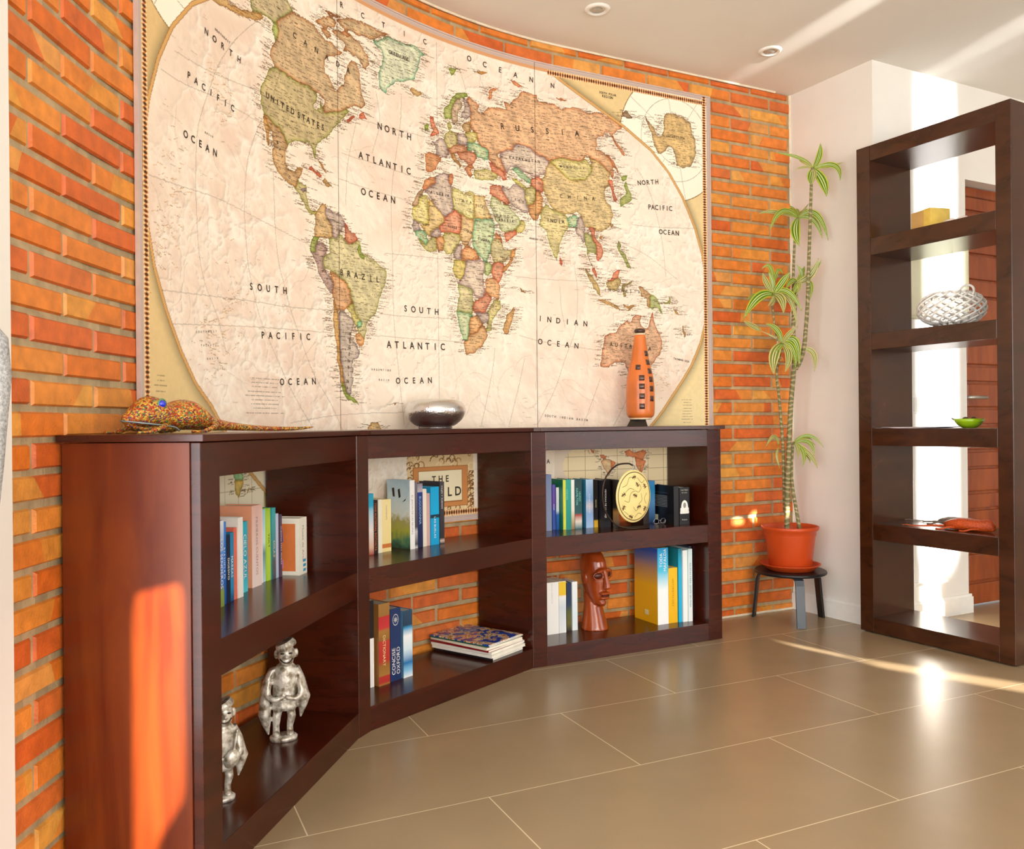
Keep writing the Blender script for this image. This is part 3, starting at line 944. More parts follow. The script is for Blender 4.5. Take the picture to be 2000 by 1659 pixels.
book(2, Z, .322, .342, .168, .199, 'narrow black paperback with a yellow foot', [(0, 'e0b030'), (.14, 'd8a828'), (.16, '181414'), (1, '1c1818')], '181414', 'NOCHES', M_INKY, dep=.10, group=G3, size=.006)
book(2, Z, .344, .394, .150, .199, 'thick black hardback behind the painted disc', '15121a', '15121a', ['MEMORIAS DE UN VIAJE'], M_INKW, dep=.12, group=G3, size=.008)
book(2, Z, .412, .444, .160, .196, 'brown black book half hidden by the painted disc', [(0, '181214'), (.3, 'c08838'), (.4, '241a18'), (1, '2c201c')], '241a18', dep=.11, group=G3)
book(2, Z, .572, .602, .165, .183, 'dark brown book with a pale stripe, right of the painted disc', [(0, '30241e'), (.8, '3a2a22'), (.9, 'b09c88'), (1, '34261e')], '3a2a22', dep=.10, group=G3)
book(2, Z, .612, .646, .180, .183, 'blue paperback just right of the painted disc', [(0, '1c3c6c'), (.5, '5c98d0'), (.75, '2c8cc8'), (1, '1c78b8')], '2c80c0', dep=.09, group=G3)
def backtext(r, T, h, dep):
    x = -.0004
    bm = BM()
    for k in range(8):
        quadface(bm, [(x, .045, h * .72 - k * .0065), (x, dep - .02 - .004 * (k % 3), h * .72 - k * .0065), (x, dep - .02 - .004 * (k % 3), h * .72 - k * .0065 + .0028), (x, .045, h * .72 - k * .0065 + .0028)])
    quadface(bm, [(x, .04, h * .81), (x, dep - .012, h * .81), (x, dep - .012, h * .815), (x, .04, h * .815)])
    obj('blurb_print', bm, mat('grey_print', '8c8c88', .6), r)
    patch(r, [(x, dep - .045, .012), (x, dep - .02, .012), (x, dep - .02, .036), (x, dep - .045, .036)], mat('barcode_print', 'd8d4b0', .6), 'barcode_box')
book(2, Z, .655, .682, .060, .165, 'black paperback turned back cover out, with grey blurb lines', '100e12', '100e12', dep=.155, group=G3, extra=backtext)
def hood(r, T, h, dep):
    bm = BM()
    y = -.0004
    quadface(bm, [(T * .08, y, .045), (T * .92, y, .045), (T * .92, y, .07), (T * .08, y, .07)])
    n = 18
    cv = [bm.verts.new((T / 2 + T * .33 * math.cos(PI * i / n), y - .0002, .075 + .028 * math.sin(PI * i / n))) for i in range(n + 1)]
    lo = [bm.verts.new((T / 2 + T * (.46 - .92 * i / n), y - .0002, .048)) for i in range(n + 1)]
    for i in range(n): bm.faces.new((cv[i], cv[i + 1], lo[i + 1], lo[i]))
    obj('portrait_print', bm, M_INKW, r)
    bm = BM()
    vs_ = [bm.verts.new((T / 2 + T * .15 * math.cos(2 * PI * i / 16), y - .0006, .081 + .012 * math.sin(2 * PI * i / 16))) for i in range(16)]
    bm.faces.new(vs_)
    obj('face_print', bm, mat('grey_print', '8c8c88', .6), r)
    bm = BM()
    for zc, s in ((.148, .0075), (.136, .0055), (.020, .0065)):
        tx = 'Los hijos' if zc > .14 else ('de la luna' if zc > .1 else 'Relatos')
        w = text_width(tx, s)
        letters(bm, tx, lambda x, yy: Vector((T / 2 - w / 2 + x, y, zc - s / 2 + yy)), s)
    obj('title_lettering', bm, mat('grey_ink2', 'c8c4b8'), r)
book(2, Z, .690, .744, .066, .158, 'thick black book with a white hooded portrait on its spine', '121014', '121014', dep=.13, group=G3, extra=hood)

# right bay, bottom shelf
Z = Z_BT
book(2, Z, .078, .142, .158, .212, 'thick white book at the left end of the bottom shelf of the right bay', [(0, 'f6f6f4'), (1, 'f8f8f6')], 'f0eee8', 'CUENTOS COMPLETOS', mat('pale_print', 'c8c4c0'), dep=.12, group=G5, size=.006, tz=.8, extra=lambda r, T, h, dep: None)
book(2, Z, .144, .178, .160, .212, 'white book with a yellow top beside the carved head', [(0, 'eef2f4'), (.5, 'd4e0ea'), (.7, 'f2f4f4'), (.74, 'f0c830'), (.98, 'f2cc34'), (1, 'f0f0ec')], 'f0eee8', dep=.12, group=G5)
book(2, Z, .190, .212, .176, .199, 'dark blue and olive paperback left of the carved head', [(0, '201c1c'), (.15, '6c6428'), (.4, '586030'), (.55, '1c3858'), (1, '1a2c58')], '203850', dep=.10, group=G5)
book(2, Z, .214, .240, .172, .202, 'white and pale blue paperback touching the carved head side', [(0, 'e8f0f4'), (.3, 'dcecf4'), (1, 'f4f6f6')], 'e4eaec', dep=.10, group=G5)
def bigboard(r, T, h, dep):
    x = -.0004
    m, nt, b = nodes('sunset_print')
    tc = nt.nodes.new('ShaderNodeTexCoord'); s_ = nt.nodes.new('ShaderNodeSeparateXYZ'); nt.links.new(tc.outputs['Object'], s_.inputs[0])
    ma = nt.nodes.new('ShaderNodeMath'); ma.operation = 'DIVIDE'; ma.inputs[1].default_value = h; nt.links.new(s_.outputs['Z'], ma.inputs[0])
    rp = nt.nodes.new('ShaderNodeValToRGB'); el = rp.color_ramp.elements
    while len(el) < 5: el.new(.5)
    for e, (p_, c_) in zip(el, ((0, 'f0b010'), (.5, 'f2b41c'), (.72, 'c09068'), (.84, '7478a0'), (.95, '1c5cc0'))): e.position = p_; e.color = srgb(c_) + (1,)
    nt.links.new(ma.outputs[0], rp.inputs['Fac']); nt.links.new(rp.outputs['Color'], b.inputs['Base Color']); b.inputs['Roughness'].default_value = .35
    patch(r, [(x, .001, 0.001), (x, dep, 0.001), (x, dep, h - .001), (x, .001, h - .001)], m)
    patch(r, [(x - .0004, dep * .38, .03), (x - .0004, dep * .55, .03), (x - .0004, dep * .55, .052), (x - .0004, dep * .38, .052)], mat('barcode_print2', 'e8d8a0', .6), 'barcode_box')
book(2, Z, .580, .636, .078, .326, 'large book with a blue to yellow board, spine lettered TODA MAFALDA', [(0, 'f8fafa'), (.45, 'f0f8fa'), (.7, '4ac4e8'), (1, '16a0e0')], 'f0b41c', ['TODA', 'MAFALDA'], M_INKW, dep=.205, group=G5, size=.015, up_=True, tz=.84, extra=bigboard)
book(2, Z, .638, .686, .080, .236, 'yellow book beside the large sunset coloured book', [(0, 'f0b818'), (1, 'f4c020')], 'f0b818', 'HISTORIETAS DIEZ', mat('brown_ink', 'b07c10'), dep=.19, group=G5, size=.010, tz=.55)
book(2, Z, .688, .706, .076, .316, 'tall teal blue book behind the yellow one', [(0, '18b4e4'), (.75, '1cb0dc'), (1, '128098')], '148498', dep=.20, group=G5)
book(2, Z, .708, .732, .070, .308, 'tall plain white book right of the teal one', [(0, 'f4f8f8'), (1, 'eef4f2')], 'e4ecec', dep=.2, group=G5)
book(2, Z, .734, .756, .066, .313, 'tall white book with tiny blue lettering on its spine', [(0, 'f2f6f6'), (1, 'd8ecec')], 'dcecec', 'RECETAS PARA GENTE SIN PRISA', mat('teal_ink', '2c8c98'), dep=.2, group=G5, size=.009)
book(2, Z, .758, .772, .110, .262, 'thin brown black book with pale lettering at the right post', [(0, '2a1a12'), (1, '38241a')], '2a1a12', 'CUENTOS DE LA SELVA', mat('tan_ink', 'a08c68'), dep=.15, group=G5, size=.006)
book(2, Z, .774, .788, .112, .316, 'slate blue book squeezed against the right post', '4c5468', '4c5468', dep=.15, group=G5)

# magazines piled flat in the middle bay
mags = [('2a2a30', 'black covered magazine at the bottom of the pile', .012), ('f2efe6', 'white magazine, second from the bottom of the pile', .010), ('e8e4dc', 'pale grey magazine, third from the bottom of the pile', .009), ('8c1c24', 'dark red magazine in the middle of the pile', .008), ('f4ead4', 'cream magazine, third from the top of the pile', .009), ('2c6050', 'green edged magazine just under the top one', .006), ('1c4a9c', 'glossy magazine with a blue and tan picture, topmost of the pile', .004)]
z = Z_BT
mc = up(1, .690, .165)
mrz = urz(1) + math.radians(1.5)
rn = random.Random(5)
for k, (c, lab, th) in enumerate(mags):
    a = mrz + rn.uniform(-.05, .05)
    t = thing('magazine', lab, 'magazine', (mc.x + rn.uniform(-.006, .006), mc.y + rn.uniform(-.006, .006), z), a, 'magazines piled flat in the middle bay')
    w, d = (.218 if k else .20), (.285 if k < 6 else .28)
    w -= rn.uniform(0, .012)
    bm = BM(); box(bm, (-w / 2 + .001, -d / 2 + .001, .0006), (w / 2 - .001, d / 2 - .001, th - .0006)); obj('pages', bm, mat('magazine_paper', 'f4efe2', .5), t)
    if k == 6:
        m, nt, b = nodes('glossy_picture')
        tc = nt.nodes.new('ShaderNodeTexCoord'); mp = nt.nodes.new('ShaderNodeMapping'); mp.inputs['Scale'].default_value = (1, 1, 0)
        vo = nt.nodes.new('ShaderNodeTexNoise'); vo.inputs['Scale'].default_value = 16; vo.inputs['Detail'].default_value = 2; vo.inputs['Distortion'].default_value = 1.5
        nt.links.new(tc.outputs['Object'], mp.inputs['Vector']); nt.links.new(mp.outputs['Vector'], vo.inputs['Vector'])
        rp = nt.nodes.new('ShaderNodeValToRGB'); rp.color_ramp.interpolation = 'CONSTANT'; el = rp.color_ramp.elements
        while len(el) < 6: el.new(.5)
        for e, (p_, c_) in zip(el, ((0, '1c3c98'), (.40, '2450b0'), (.47, 'd8c49c'), (.53, 'b4502c'), (.57, 'e8dcc0'), (.62, '9c7c3c'))): e.position = p_; e.color = srgb(c_) + (1,)
        nt.links.new(vo.outputs['Fac'], rp.inputs['Fac']); nt.links.new(rp.outputs['Color'], b.inputs['Base Color']); b.inputs['Roughness'].default_value = .12
    else: m = mat('mag_cover', c, .2, var=.05)
    bm = BM(); box(bm, (-w / 2, -d / 2, 0), (w / 2, d / 2, .0006)); box(bm, (-w / 2, -d / 2, th - .0006), (w / 2, d / 2, th)); box(bm, (-w / 2, -d / 2, .0006), (-w / 2 + .001, d / 2, th - .0006)); obj('cover', bm, m, t)
    z += th + .0004
MAP_LAND = """
cfbd92 7f9432 511,1670 513,1643 524,1633 560,1640 591,1639 619,1637 634,1644 662,1669 714,1714 688,1734 685,1751
b8c070 7c9a20 591,1639 619,1636 616,1611 623,1589 630,1574 642,1594 648,1624 634,1644
e0b878 c07a28 327,1582 343,1578 361,1574 395,1577 454,1587 508,1598 545,1612 572,1632 560,1638 517,1627 471,1609 419,1600 396,1616
d9b98c b4622a 634,1644 662,1669 714,1712 733,1709 776,1716 814,1710 834,1693 868,1679 902,1682 927,1673 951,1668 934,1651 896,1637 872,1615 862,1594 864,1568 876,1564 886,1555 903,1541 908,1520 922,1523 927,1539 935,1550 950,1559 957,1570 955,1589 972,1611 972,1633 995,1659 1020,1653 1029,1634 1036,1615 1041,1561 1053,1536 1060,1520 1043,1503 1013,1502 983,1493 963,1476 931,1459 894,1440 859,1428 853,1445 865,1477 841,1483 817,1488 790,1496 732,1492 679,1495 626,1501 615,1508 605,1526 611,1560 620,1574 638,1600 645,1623
d9b98c b4622a 820,1725 834,1738 854,1753 899,1768 923,1760 910,1739 891,1735 873,1719 844,1718
d9b98c b4622a 923,1771 968,1799 1022,1806 1096,1812 1184,1811 1158,1797 1134,1790 1096,1769 1059,1765 1033,1752 996,1760 967,1749 947,1759
d9b98c b4622a 898,1722 935,1743 962,1736 984,1748 1026,1738 1051,1720 1063,1708 1075,1701 1084,1671 1072,1663 1064,1646 1044,1657 1020,1678 1005,1673 986,1679 956,1677 966,1702 935,1708
d9b98c b4622a 844,1708 883,1716 898,1704 878,1686 863,1694
d9b98c b4622a 935,1736 967,1745 996,1742 976,1727 952,1729
d9b98c b4622a 869,1780 899,1789 928,1790 948,1788 918,1778 884,1772
ea9c78 cf4f2c 1030,1474 1043,1485 1052,1494 1057,1482 1070,1467 1055,1467 1042,1459 1027,1462
ea9c78 cf4f2c 963,1435 980,1449 998,1465 1012,1460 992,1445 972,1432
e6efd0 3f9a68 1098,1768 1116,1771 1133,1779 1153,1789 1171,1799 1191,1804 1209,1807 1224,1802 1246,1804 1271,1808 1304,1815 1326,1807 1342,1798 1357,1794 1337,1782 1329,1768 1326,1754 1323,1733 1316,1717 1302,1698 1305,1691 1285,1677 1260,1668 1229,1653 1204,1649 1186,1628 1174,1610 1160,1591 1146,1594 1134,1601 1128,1616 1127,1631 1127,1651 1136,1669 1134,1680 1142,1694 1147,1710 1145,1728 1142,1743 1120,1748 1106,1756
e0bc84 b8823c 1277,1636 1284,1644 1290,1649 1310,1647 1332,1650 1337,1637 1314,1623 1291,1625
b8c070 7c9a20 1468,1775 1478,1775 1488,1784 1498,1781 1519,1788 1508,1775 1498,1757 1488,1752 1478,1763
e0b878 c07a28 1612,1803 1638,1813 1671,1809 1650,1799 1625,1793
cdba86 8a9a2c 622,1501 679,1495 732,1492 790,1496 811,1488 823,1477 818,1458 806,1437 818,1427 835,1439 838,1464 850,1456 850,1425 894,1440 931,1459 963,1476 983,1477 968,1456 943,1431 938,1420 923,1412 906,1395 896,1388 886,1375 879,1362 863,1348 839,1330 824,1319 817,1295 816,1272 814,1258 806,1266 802,1280 794,1302 780,1305 758,1302 746,1303 722,1298 708,1289 693,1279 683,1267 674,1284 665,1294 653,1305 643,1316 622,1321 600,1324 572,1338 565,1346 560,1356 559,1387 556,1395 559,1413 564,1431 576,1451 591,1468 605,1485
cfa878 b8792c 572,1338 600,1324 622,1321 643,1316 653,1305 665,1294 674,1284 683,1267 676,1243 670,1217 678,1201 692,1197 714,1196 721,1206 730,1217 755,1220 750,1201 742,1185 734,1167 710,1141 686,1148 660,1159 644,1169 627,1180 617,1191 613,1201 613,1225 613,1249 614,1274 607,1292 588,1305
e0b878 c07a28 570,1336 584,1324 591,1298 595,1271 601,1247 590,1239 580,1266 572,1300
dccb90 a8a83c 710,1141 734,1167 751,1164 769,1158 773,1149 768,1131 775,1116 779,1100 794,1092 811,1092 826,1083 811,1071 791,1076 777,1081 762,1091 751,1106 739,1123 720,1133
d2c2b4 85727a 739,1143 769,1155 773,1146 754,1135
ea9c78 cf4f2c 777,1224 794,1236 808,1228 825,1223 847,1210 832,1206 813,1214 789,1221
e0bc84 b8823c 842,1200 857,1209 881,1198 898,1189 880,1182 857,1190
e0b878 c07a28 823,1264 838,1261 847,1253 857,1239 871,1228 862,1226 838,1240
e0bc84 b8823c 814,1082 823,1096 838,1110 850,1118 866,1124 858,1111 855,1100 860,1083 874,1069 896,1049 896,1021 874,1010 854,1013 830,1005 805,1009 806,1028 813,1046
d9c4b4 947a86 861,1118 873,1110 884,1113 895,1106 914,1101 934,1102 948,1087 953,1070 943,1054 928,1034 913,1017 898,1018 896,1049 874,1069 858,1083 855,1100
ea9c78 cf4f2c 951,1080 963,1072 970,1061 988,1053 1002,1053 1015,1042 1021,1032 1004,1022 987,1016 970,1011 955,1019 955,1044
b8c070 7c9a20 801,1010 815,1006 830,1005 817,992 810,974 814,954 790,945 787,966 790,991
c8a89c 8c6c74 814,954 810,974 822,990 846,989 868,970 858,953 848,939 848,912 858,901 867,892 887,874 891,857 894,842 893,826 886,825 866,843 852,857 838,874 828,886 821,901 809,923 790,948
dcd2a0 94963c 898,1018 913,1013 933,1035 948,1027 955,1014 972,1008 1002,1020 1021,1029 1027,1021 1029,1012 1036,991 1051,983 1076,970 1106,965 1118,961 1130,954 1148,949 1155,938 1157,920 1152,897 1139,876 1132,857 1121,822 1111,795 1103,779 1063,749 1057,731 1057,718 1049,697 1040,678 1020,698 1008,715 1032,739 1013,759 999,772 989,804 977,845 965,858 956,871 936,881 926,887 909,898 887,898 862,903 848,925 850,940 868,958 880,966 878,982 874,999 881,1016
b8c070 7c9a20 1019,1014 1031,1005 1036,991 1051,979 1045,967 1024,975 1013,995
e8b080 c9782c 880,897 909,898 926,885 956,871 972,848 987,807 964,787 947,774 922,777 904,769 895,796 893,822 894,849 892,875
eedc92 c2bc40 964,787 987,805 999,769 1023,753 1032,738 1012,716 1003,726 993,739 979,756
cfe0b0 4fae7c 1008,743 1031,750 1035,736 1025,717 1008,719
e0b878 c07a28 886,827 896,814 895,789 895,732 904,673 908,619 919,570 926,531 933,503 955,476 992,451 1014,446 1004,457 984,469 960,486 948,514 934,571 925,629 921,704 915,753 910,780 900,811
b8c070 7c9a20 931,514 941,521 955,493 984,469 1014,448 994,449 955,472 938,491
d2c2b4 85727a 915,753 924,772 949,771 974,752 993,739 988,717 980,699 983,681 997,668 1007,654 1024,633 1012,614 992,610 987,598 981,582 986,570 983,555 990,523 980,501 980,481 958,490 948,518 934,571 925,629 921,704
e8b078 cf7c34 1003,697 1023,699 1040,682 1041,664 1032,652 1017,655 1004,668
e0bc84 b8823c 1058,371 1078,386 1093,379 1108,386 1128,363 1115,349 1057,349
e0b878 c07a28 1184,461 1199,458 1194,448
b8c070 7c9a20 1497,1673 1510,1686 1537,1695 1556,1698 1571,1693 1568,1682 1548,1677 1530,1671 1512,1665 1504,1648 1496,1634 1488,1616 1486,1595 1483,1580 1455,1572 1445,1594 1448,1610 1460,1624 1476,1633 1482,1653
d8bca0 a08060 1512,1665 1530,1671 1543,1658 1544,1642 1527,1621 1519,1599 1521,1579 1506,1559 1496,1557 1486,1579 1486,1608 1496,1634
d9c4b4 947a86 1545,1673 1563,1675 1576,1657 1585,1635 1583,1609 1560,1592 1539,1600 1539,1612 1547,1626 1557,1649
ea9c78 cf4f2c 1374,1566 1386,1563 1397,1570 1399,1554 1404,1544 1416,1527 1422,1506 1404,1496 1381,1488 1388,1504 1394,1517 1384,1523 1386,1537 1377,1549
b8c070 7c9a20 1349,1524 1364,1536 1376,1533 1371,1512 1353,1502
d9c4b4 947a86 1386,1470 1406,1474 1418,1487 1436,1493 1452,1485 1459,1470 1462,1457 1468,1434 1459,1418 1433,1424 1405,1424 1408,1445 1403,1462
e59c66 c4622c 1352,1417 1373,1423 1385,1422 1412,1420 1433,1416 1425,1399 1412,1382 1407,1363 1386,1353 1372,1348 1357,1353 1352,1381
dccb90 a8a83c 1447,1506 1460,1521 1475,1530 1505,1527 1512,1500 1520,1473 1495,1459 1464,1461 1452,1483
dccb90 a8a83c 1465,1554 1478,1565 1491,1548 1480,1531 1468,1532
d9c4b4 947a86 1511,1528 1531,1534 1551,1533 1566,1511 1560,1491 1525,1488 1512,1504
e0bc84 b8823c 1549,1579 1577,1590 1582,1564 1572,1545 1548,1546 1541,1561
eedc92 c2bc40 1551,1533 1576,1550 1607,1548 1615,1523 1596,1507 1566,1507
cfe0b0 4fae7c 1566,1505 1596,1507 1630,1509 1650,1499 1670,1490 1672,1469 1667,1449 1644,1443 1632,1453 1616,1457 1601,1475 1566,1470
dca078 a8582c 1495,1480 1528,1487 1563,1486 1566,1468 1520,1452 1474,1439 1464,1457
dc9470 a84c28 1512,1451 1566,1468 1606,1465 1616,1451 1603,1429 1585,1418 1572,1411 1550,1426 1527,1433
e8b070 b87830 1479,1444 1499,1446 1509,1426 1524,1417 1540,1403 1529,1391 1519,1401 1499,1416 1484,1425
e8a070 c4622c 1555,1406 1585,1418 1598,1408 1580,1394 1590,1373 1575,1362 1562,1379 1549,1393
dccb90 a8a83c 1598,1397 1616,1403 1636,1411 1672,1410 1708,1410 1718,1397 1717,1384 1686,1373 1646,1368 1608,1362 1595,1378
ea9c78 cf4f2c 1670,1444 1693,1439 1718,1431 1736,1417 1756,1399 1763,1387 1742,1384 1718,1401 1692,1412
ecb88a cf6a34 1571,1685 1580,1683 1604,1676 1629,1665 1619,1642 1636,1631 1656,1648 1670,1664 1685,1671 1721,1677 1741,1677 1764,1673 1754,1692 1752,1711 1766,1705 1779,1701 1787,1716 1816,1743 1834,1759 1854,1772 1869,1771 1890,1770 1915,1764 1922,1741 1956,1743 2006,1747 2021,1736 2034,1725 2056,1735 2085,1746 2121,1743 2162,1734 2199,1737 2241,1739 2276,1731 2305,1717 2329,1707 2351,1703 2337,1689 2318,1671 2302,1652 2307,1637 2320,1621 2336,1609 2352,1595 2363,1569 2350,1574 2336,1586 2309,1615 2296,1638 2275,1658 2254,1657 2248,1640 2210,1628 2213,1604 2210,1578 2232,1574 2258,1567 2279,1549 2295,1526 2300,1495 2300,1460 2288,1468 2276,1485 2254,1509 2226,1524 2199,1532 2160,1547 2141,1529 2121,1513 2085,1515 2044,1523 2014,1514 1976,1501 1948,1508 1912,1518 1897,1533 1882,1541 1841,1543 1798,1538 1787,1515 1754,1503 1724,1493 1708,1480 1724,1470 1736,1459 1744,1439 1758,1416 1763,1396 1743,1414 1718,1431 1693,1443 1672,1448 1672,1469 1670,1490 1650,1499 1630,1509 1615,1523 1607,1548 1582,1564 1582,1589 1588,1621 1585,1635 1576,1657 1568,1676
ecb88a cf6a34 2266,1568 2282,1561 2303,1534 2335,1478 2321,1490 2294,1524
ecb88a cf6a34 1668,1703 1672,1719 1678,1735 1691,1746 1704,1755 1726,1762 1711,1746 1696,1735 1690,1721 1688,1705 1675,1698
ecb88a cf6a34 1783,1800 1803,1802 1849,1788 1829,1780 1798,1786
ecb88a cf6a34 2011,1772 2045,1775 2070,1771 2032,1764
e4d0bc a8808c 1724,1487 1744,1501 1785,1510 1801,1536 1838,1545 1882,1539 1897,1526 1914,1514 1948,1505 1968,1495 1965,1473 1952,1445 1926,1426 1901,1422 1870,1429 1838,1435 1812,1453 1784,1446 1774,1427 1764,1409 1751,1432 1738,1460
cfe0b0 4fae7c 1789,1438 1810,1446 1830,1434 1850,1422 1881,1409 1880,1383 1860,1389 1825,1409
eedc92 c2bc40 1783,1395 1809,1398 1850,1378 1870,1360 1850,1353 1809,1373
ea9c78 cf4f2c 1881,1409 1914,1420 1944,1417 1936,1390 1946,1356 1926,1358 1906,1369 1882,1383
d9c4b4 947a86 1738,1366 1753,1356 1768,1354 1783,1363 1798,1371 1814,1371 1845,1363 1852,1329 1859,1296 1869,1264 1843,1261 1807,1272 1787,1282 1772,1295 1752,1318 1742,1342
ea9c78 cf4f2c 1678,1347 1704,1357 1730,1363 1742,1342 1750,1328 1772,1297 1770,1286 1752,1283 1719,1302 1678,1311
dce0b4 9cae60 1683,1303 1698,1305 1719,1300 1737,1281 1770,1284 1785,1262 1799,1251 1822,1237 1828,1216 1806,1190 1753,1169 1735,1165 1720,1190 1702,1218 1690,1245 1675,1264
ea9c78 cf4f2c 1742,1157 1756,1167 1804,1186 1812,1167 1783,1145 1753,1126
eedc92 c2bc40 1835,1232 1846,1225 1856,1217 1850,1202 1842,1188 1817,1168 1806,1186 1828,1216
e8a068 c0602c 1338,1282 1354,1315 1371,1322 1386,1331 1402,1338 1406,1317 1381,1300 1356,1280
d8b490 a07850 1286,1204 1297,1229 1310,1253 1325,1270 1340,1281 1350,1275 1335,1252 1320,1245 1312,1207
d9c4b4 947a86 1402,1338 1420,1350 1438,1357 1470,1357 1465,1332 1483,1311 1487,1267 1494,1224 1466,1195 1446,1188 1406,1221 1353,1271 1356,1282 1401,1308
e8a070 c0602c 1470,1357 1488,1365 1493,1346 1488,1320 1483,1311 1465,1332
eedc92 c2bc40 1289,1203 1312,1207 1320,1245 1362,1255 1369,1148 1318,1140 1291,1154 1286,1179
f0d090 c8a040 1370,1243 1406,1221 1446,1188 1448,1164 1422,1146 1378,1118 1371,1097 1349,1117 1326,1131 1369,1148
d9c4b4 947a86 1288,1152 1318,1138 1323,1121 1293,1110 1286,1130
cfe0b0 4fae7c 1295,1110 1326,1121 1351,1109 1366,1088 1353,1066 1325,1082 1302,1096
dccb90 a8a83c 1307,1089 1328,1078 1353,1066 1374,1093 1404,1104 1408,1078 1408,1052 1378,1038 1353,1039 1328,1059
d9c4b4 947a86 1374,1099 1389,1119 1410,1136 1430,1131 1434,1116 1404,1102
e8a870 c06c34 1404,1102 1434,1114 1444,1085 1438,1056 1414,1045 1408,1074
dccb90 a8a83c 1440,1113 1450,1126 1491,1128 1524,1127 1528,1111 1516,1089 1500,1071 1482,1044 1456,1039 1439,1058
ea9c78 cf4f2c 1448,1184 1466,1197 1502,1223 1517,1215 1529,1207 1532,1185 1529,1160 1521,1130 1491,1128 1450,1128 1427,1123 1424,1147 1448,1164
ece0a0 b8b848 1488,1310 1513,1308 1533,1298 1551,1290 1556,1304 1574,1309 1594,1302 1596,1238 1593,1194 1560,1204 1529,1213 1494,1226 1487,1269
f2d898 d09a48 1594,1300 1620,1297 1648,1302 1660,1300 1652,1290 1658,1270 1672,1243 1688,1218 1600,1205 1596,1238
f0cc94 cc8c44 1529,1211 1560,1204 1591,1194 1590,1150 1579,1118 1569,1096 1551,1085 1531,1087 1533,1112 1521,1130 1532,1169
cfe0b0 4fae7c 1600,1203 1688,1216 1700,1198 1694,1166 1686,1127 1680,1089 1668,1062 1662,1032 1642,1042 1622,1057 1602,1079 1584,1112 1590,1152
d6c894 9c8c4c 1686,1127 1710,1136 1734,1129 1745,1102 1765,1096 1790,1101 1770,1069 1752,1050 1734,1042 1698,1038 1680,1063 1678,1088
e8a070 c46c38 1697,1151 1705,1165 1734,1133 1745,1108 1732,1124 1699,1137
eeb070 c87c34 1790,1101 1806,1111 1803,1083 1793,1058 1772,1031 1751,1007 1733,991 1736,1016 1746,1028 1770,1052
d9c4b4 947a86 1490,1047 1505,1071 1523,1092 1533,1079 1530,1052 1532,1030 1500,1028 1487,1028
eeaa70 cc6c30 1532,1058 1551,1081 1572,1092 1602,1077 1622,1046 1594,1037 1535,1028
e6d078 b4a838 1487,1024 1510,1025 1532,1028 1550,1024 1544,978 1524,951 1504,957 1486,978
e4d0bc a8808c 1552,1032 1594,1037 1622,1044 1650,1031 1644,1001 1641,976 1640,938 1650,914 1635,892 1602,885 1590,904 1580,922 1541,929 1508,929 1527,949 1544,978
c8d494 7c9c48 1650,1031 1670,1039 1688,1028 1680,1000 1662,975 1646,984
ea9c78 cf4f2c 1688,1035 1714,1042 1742,1036 1744,1015 1736,985 1718,949 1690,970 1682,994
f0b880 cc7c44 1651,964 1684,973 1708,961 1722,945 1717,919 1722,890 1696,888 1674,901 1650,918
dcd09c 8ca040 1514,930 1544,929 1580,922 1589,884 1588,846 1584,819 1537,822 1504,821 1508,864 1518,898
ea9c78 cf4f2c 1594,872 1620,882 1635,892 1656,910 1676,903 1681,883 1666,861 1650,839 1632,829 1596,828 1586,850
e4d292 a6ac40 1686,877 1706,881 1727,886 1729,851 1706,826 1682,803 1680,782 1677,757 1652,751 1657,785 1665,815 1655,831 1670,848
d9c4b4 947a86 1599,824 1627,826 1655,833 1665,815 1660,789 1629,785 1611,807
d0dcb0 58a060 1502,825 1537,820 1584,817 1594,816 1571,804 1564,737 1556,706 1536,711 1521,747 1514,787
f0b478 d0823c 1571,804 1604,816 1616,799 1632,781 1614,765 1603,750 1564,735
dcae78 b4652c 1539,705 1556,706 1564,735 1603,750 1628,779 1644,776 1654,751 1659,739 1643,709 1628,687 1595,665 1566,659 1548,654 1541,679
dca868 a8702c 1787,863 1798,862 1798,849 1790,833 1779,792 1766,749 1753,740 1741,747 1736,764 1741,781 1749,807 1752,831 1778,845
e0bc84 b8823c 1819,945 1845,934 1854,926 1829,928
dcd08c a8a040 1854,1358 1885,1381 1908,1367 1902,1329 1890,1297 1864,1294 1849,1329
e8a866 c06a2c 1906,1362 1930,1355 1948,1330 1935,1290 1917,1244 1894,1235 1869,1256 1864,1288 1894,1302 1905,1330
e4c78c b08a3c 1960,1481 1976,1496 2003,1478 2038,1456 2064,1437 2100,1428 2141,1432 2162,1462 2188,1492 2184,1519 2165,1543 2199,1532 2226,1519 2254,1507 2276,1485 2278,1462 2283,1452 2272,1434 2278,1421 2262,1415 2253,1396 2261,1379 2253,1373 2271,1348 2284,1336 2289,1318 2295,1300 2289,1277 2281,1253 2270,1236 2248,1225 2224,1218 2206,1219 2178,1234 2162,1233 2144,1236 2133,1244 2134,1280 2113,1291 2083,1283 2062,1279 2019,1281 2001,1293 1984,1302 1966,1324 1956,1349 1947,1383 1932,1411 1952,1440
e0d08c b4b438 1976,1498 2008,1512 2044,1521 2085,1513 2121,1513 2152,1530 2173,1513 2191,1490 2178,1464 2154,1436 2120,1430 2084,1430 2061,1434 2038,1456 2003,1478
ea9c78 cf4f2c 2272,1450 2294,1460 2296,1433 2304,1397 2318,1369 2309,1352 2295,1366 2288,1395 2280,1417
b8c070 7c9a20 2353,1439 2367,1455 2375,1437 2386,1406 2396,1384 2385,1365 2358,1352 2338,1337 2328,1354 2334,1368 2358,1389 2364,1413
b8c070 7c9a20 2335,1474 2354,1481 2373,1483 2367,1459 2348,1452
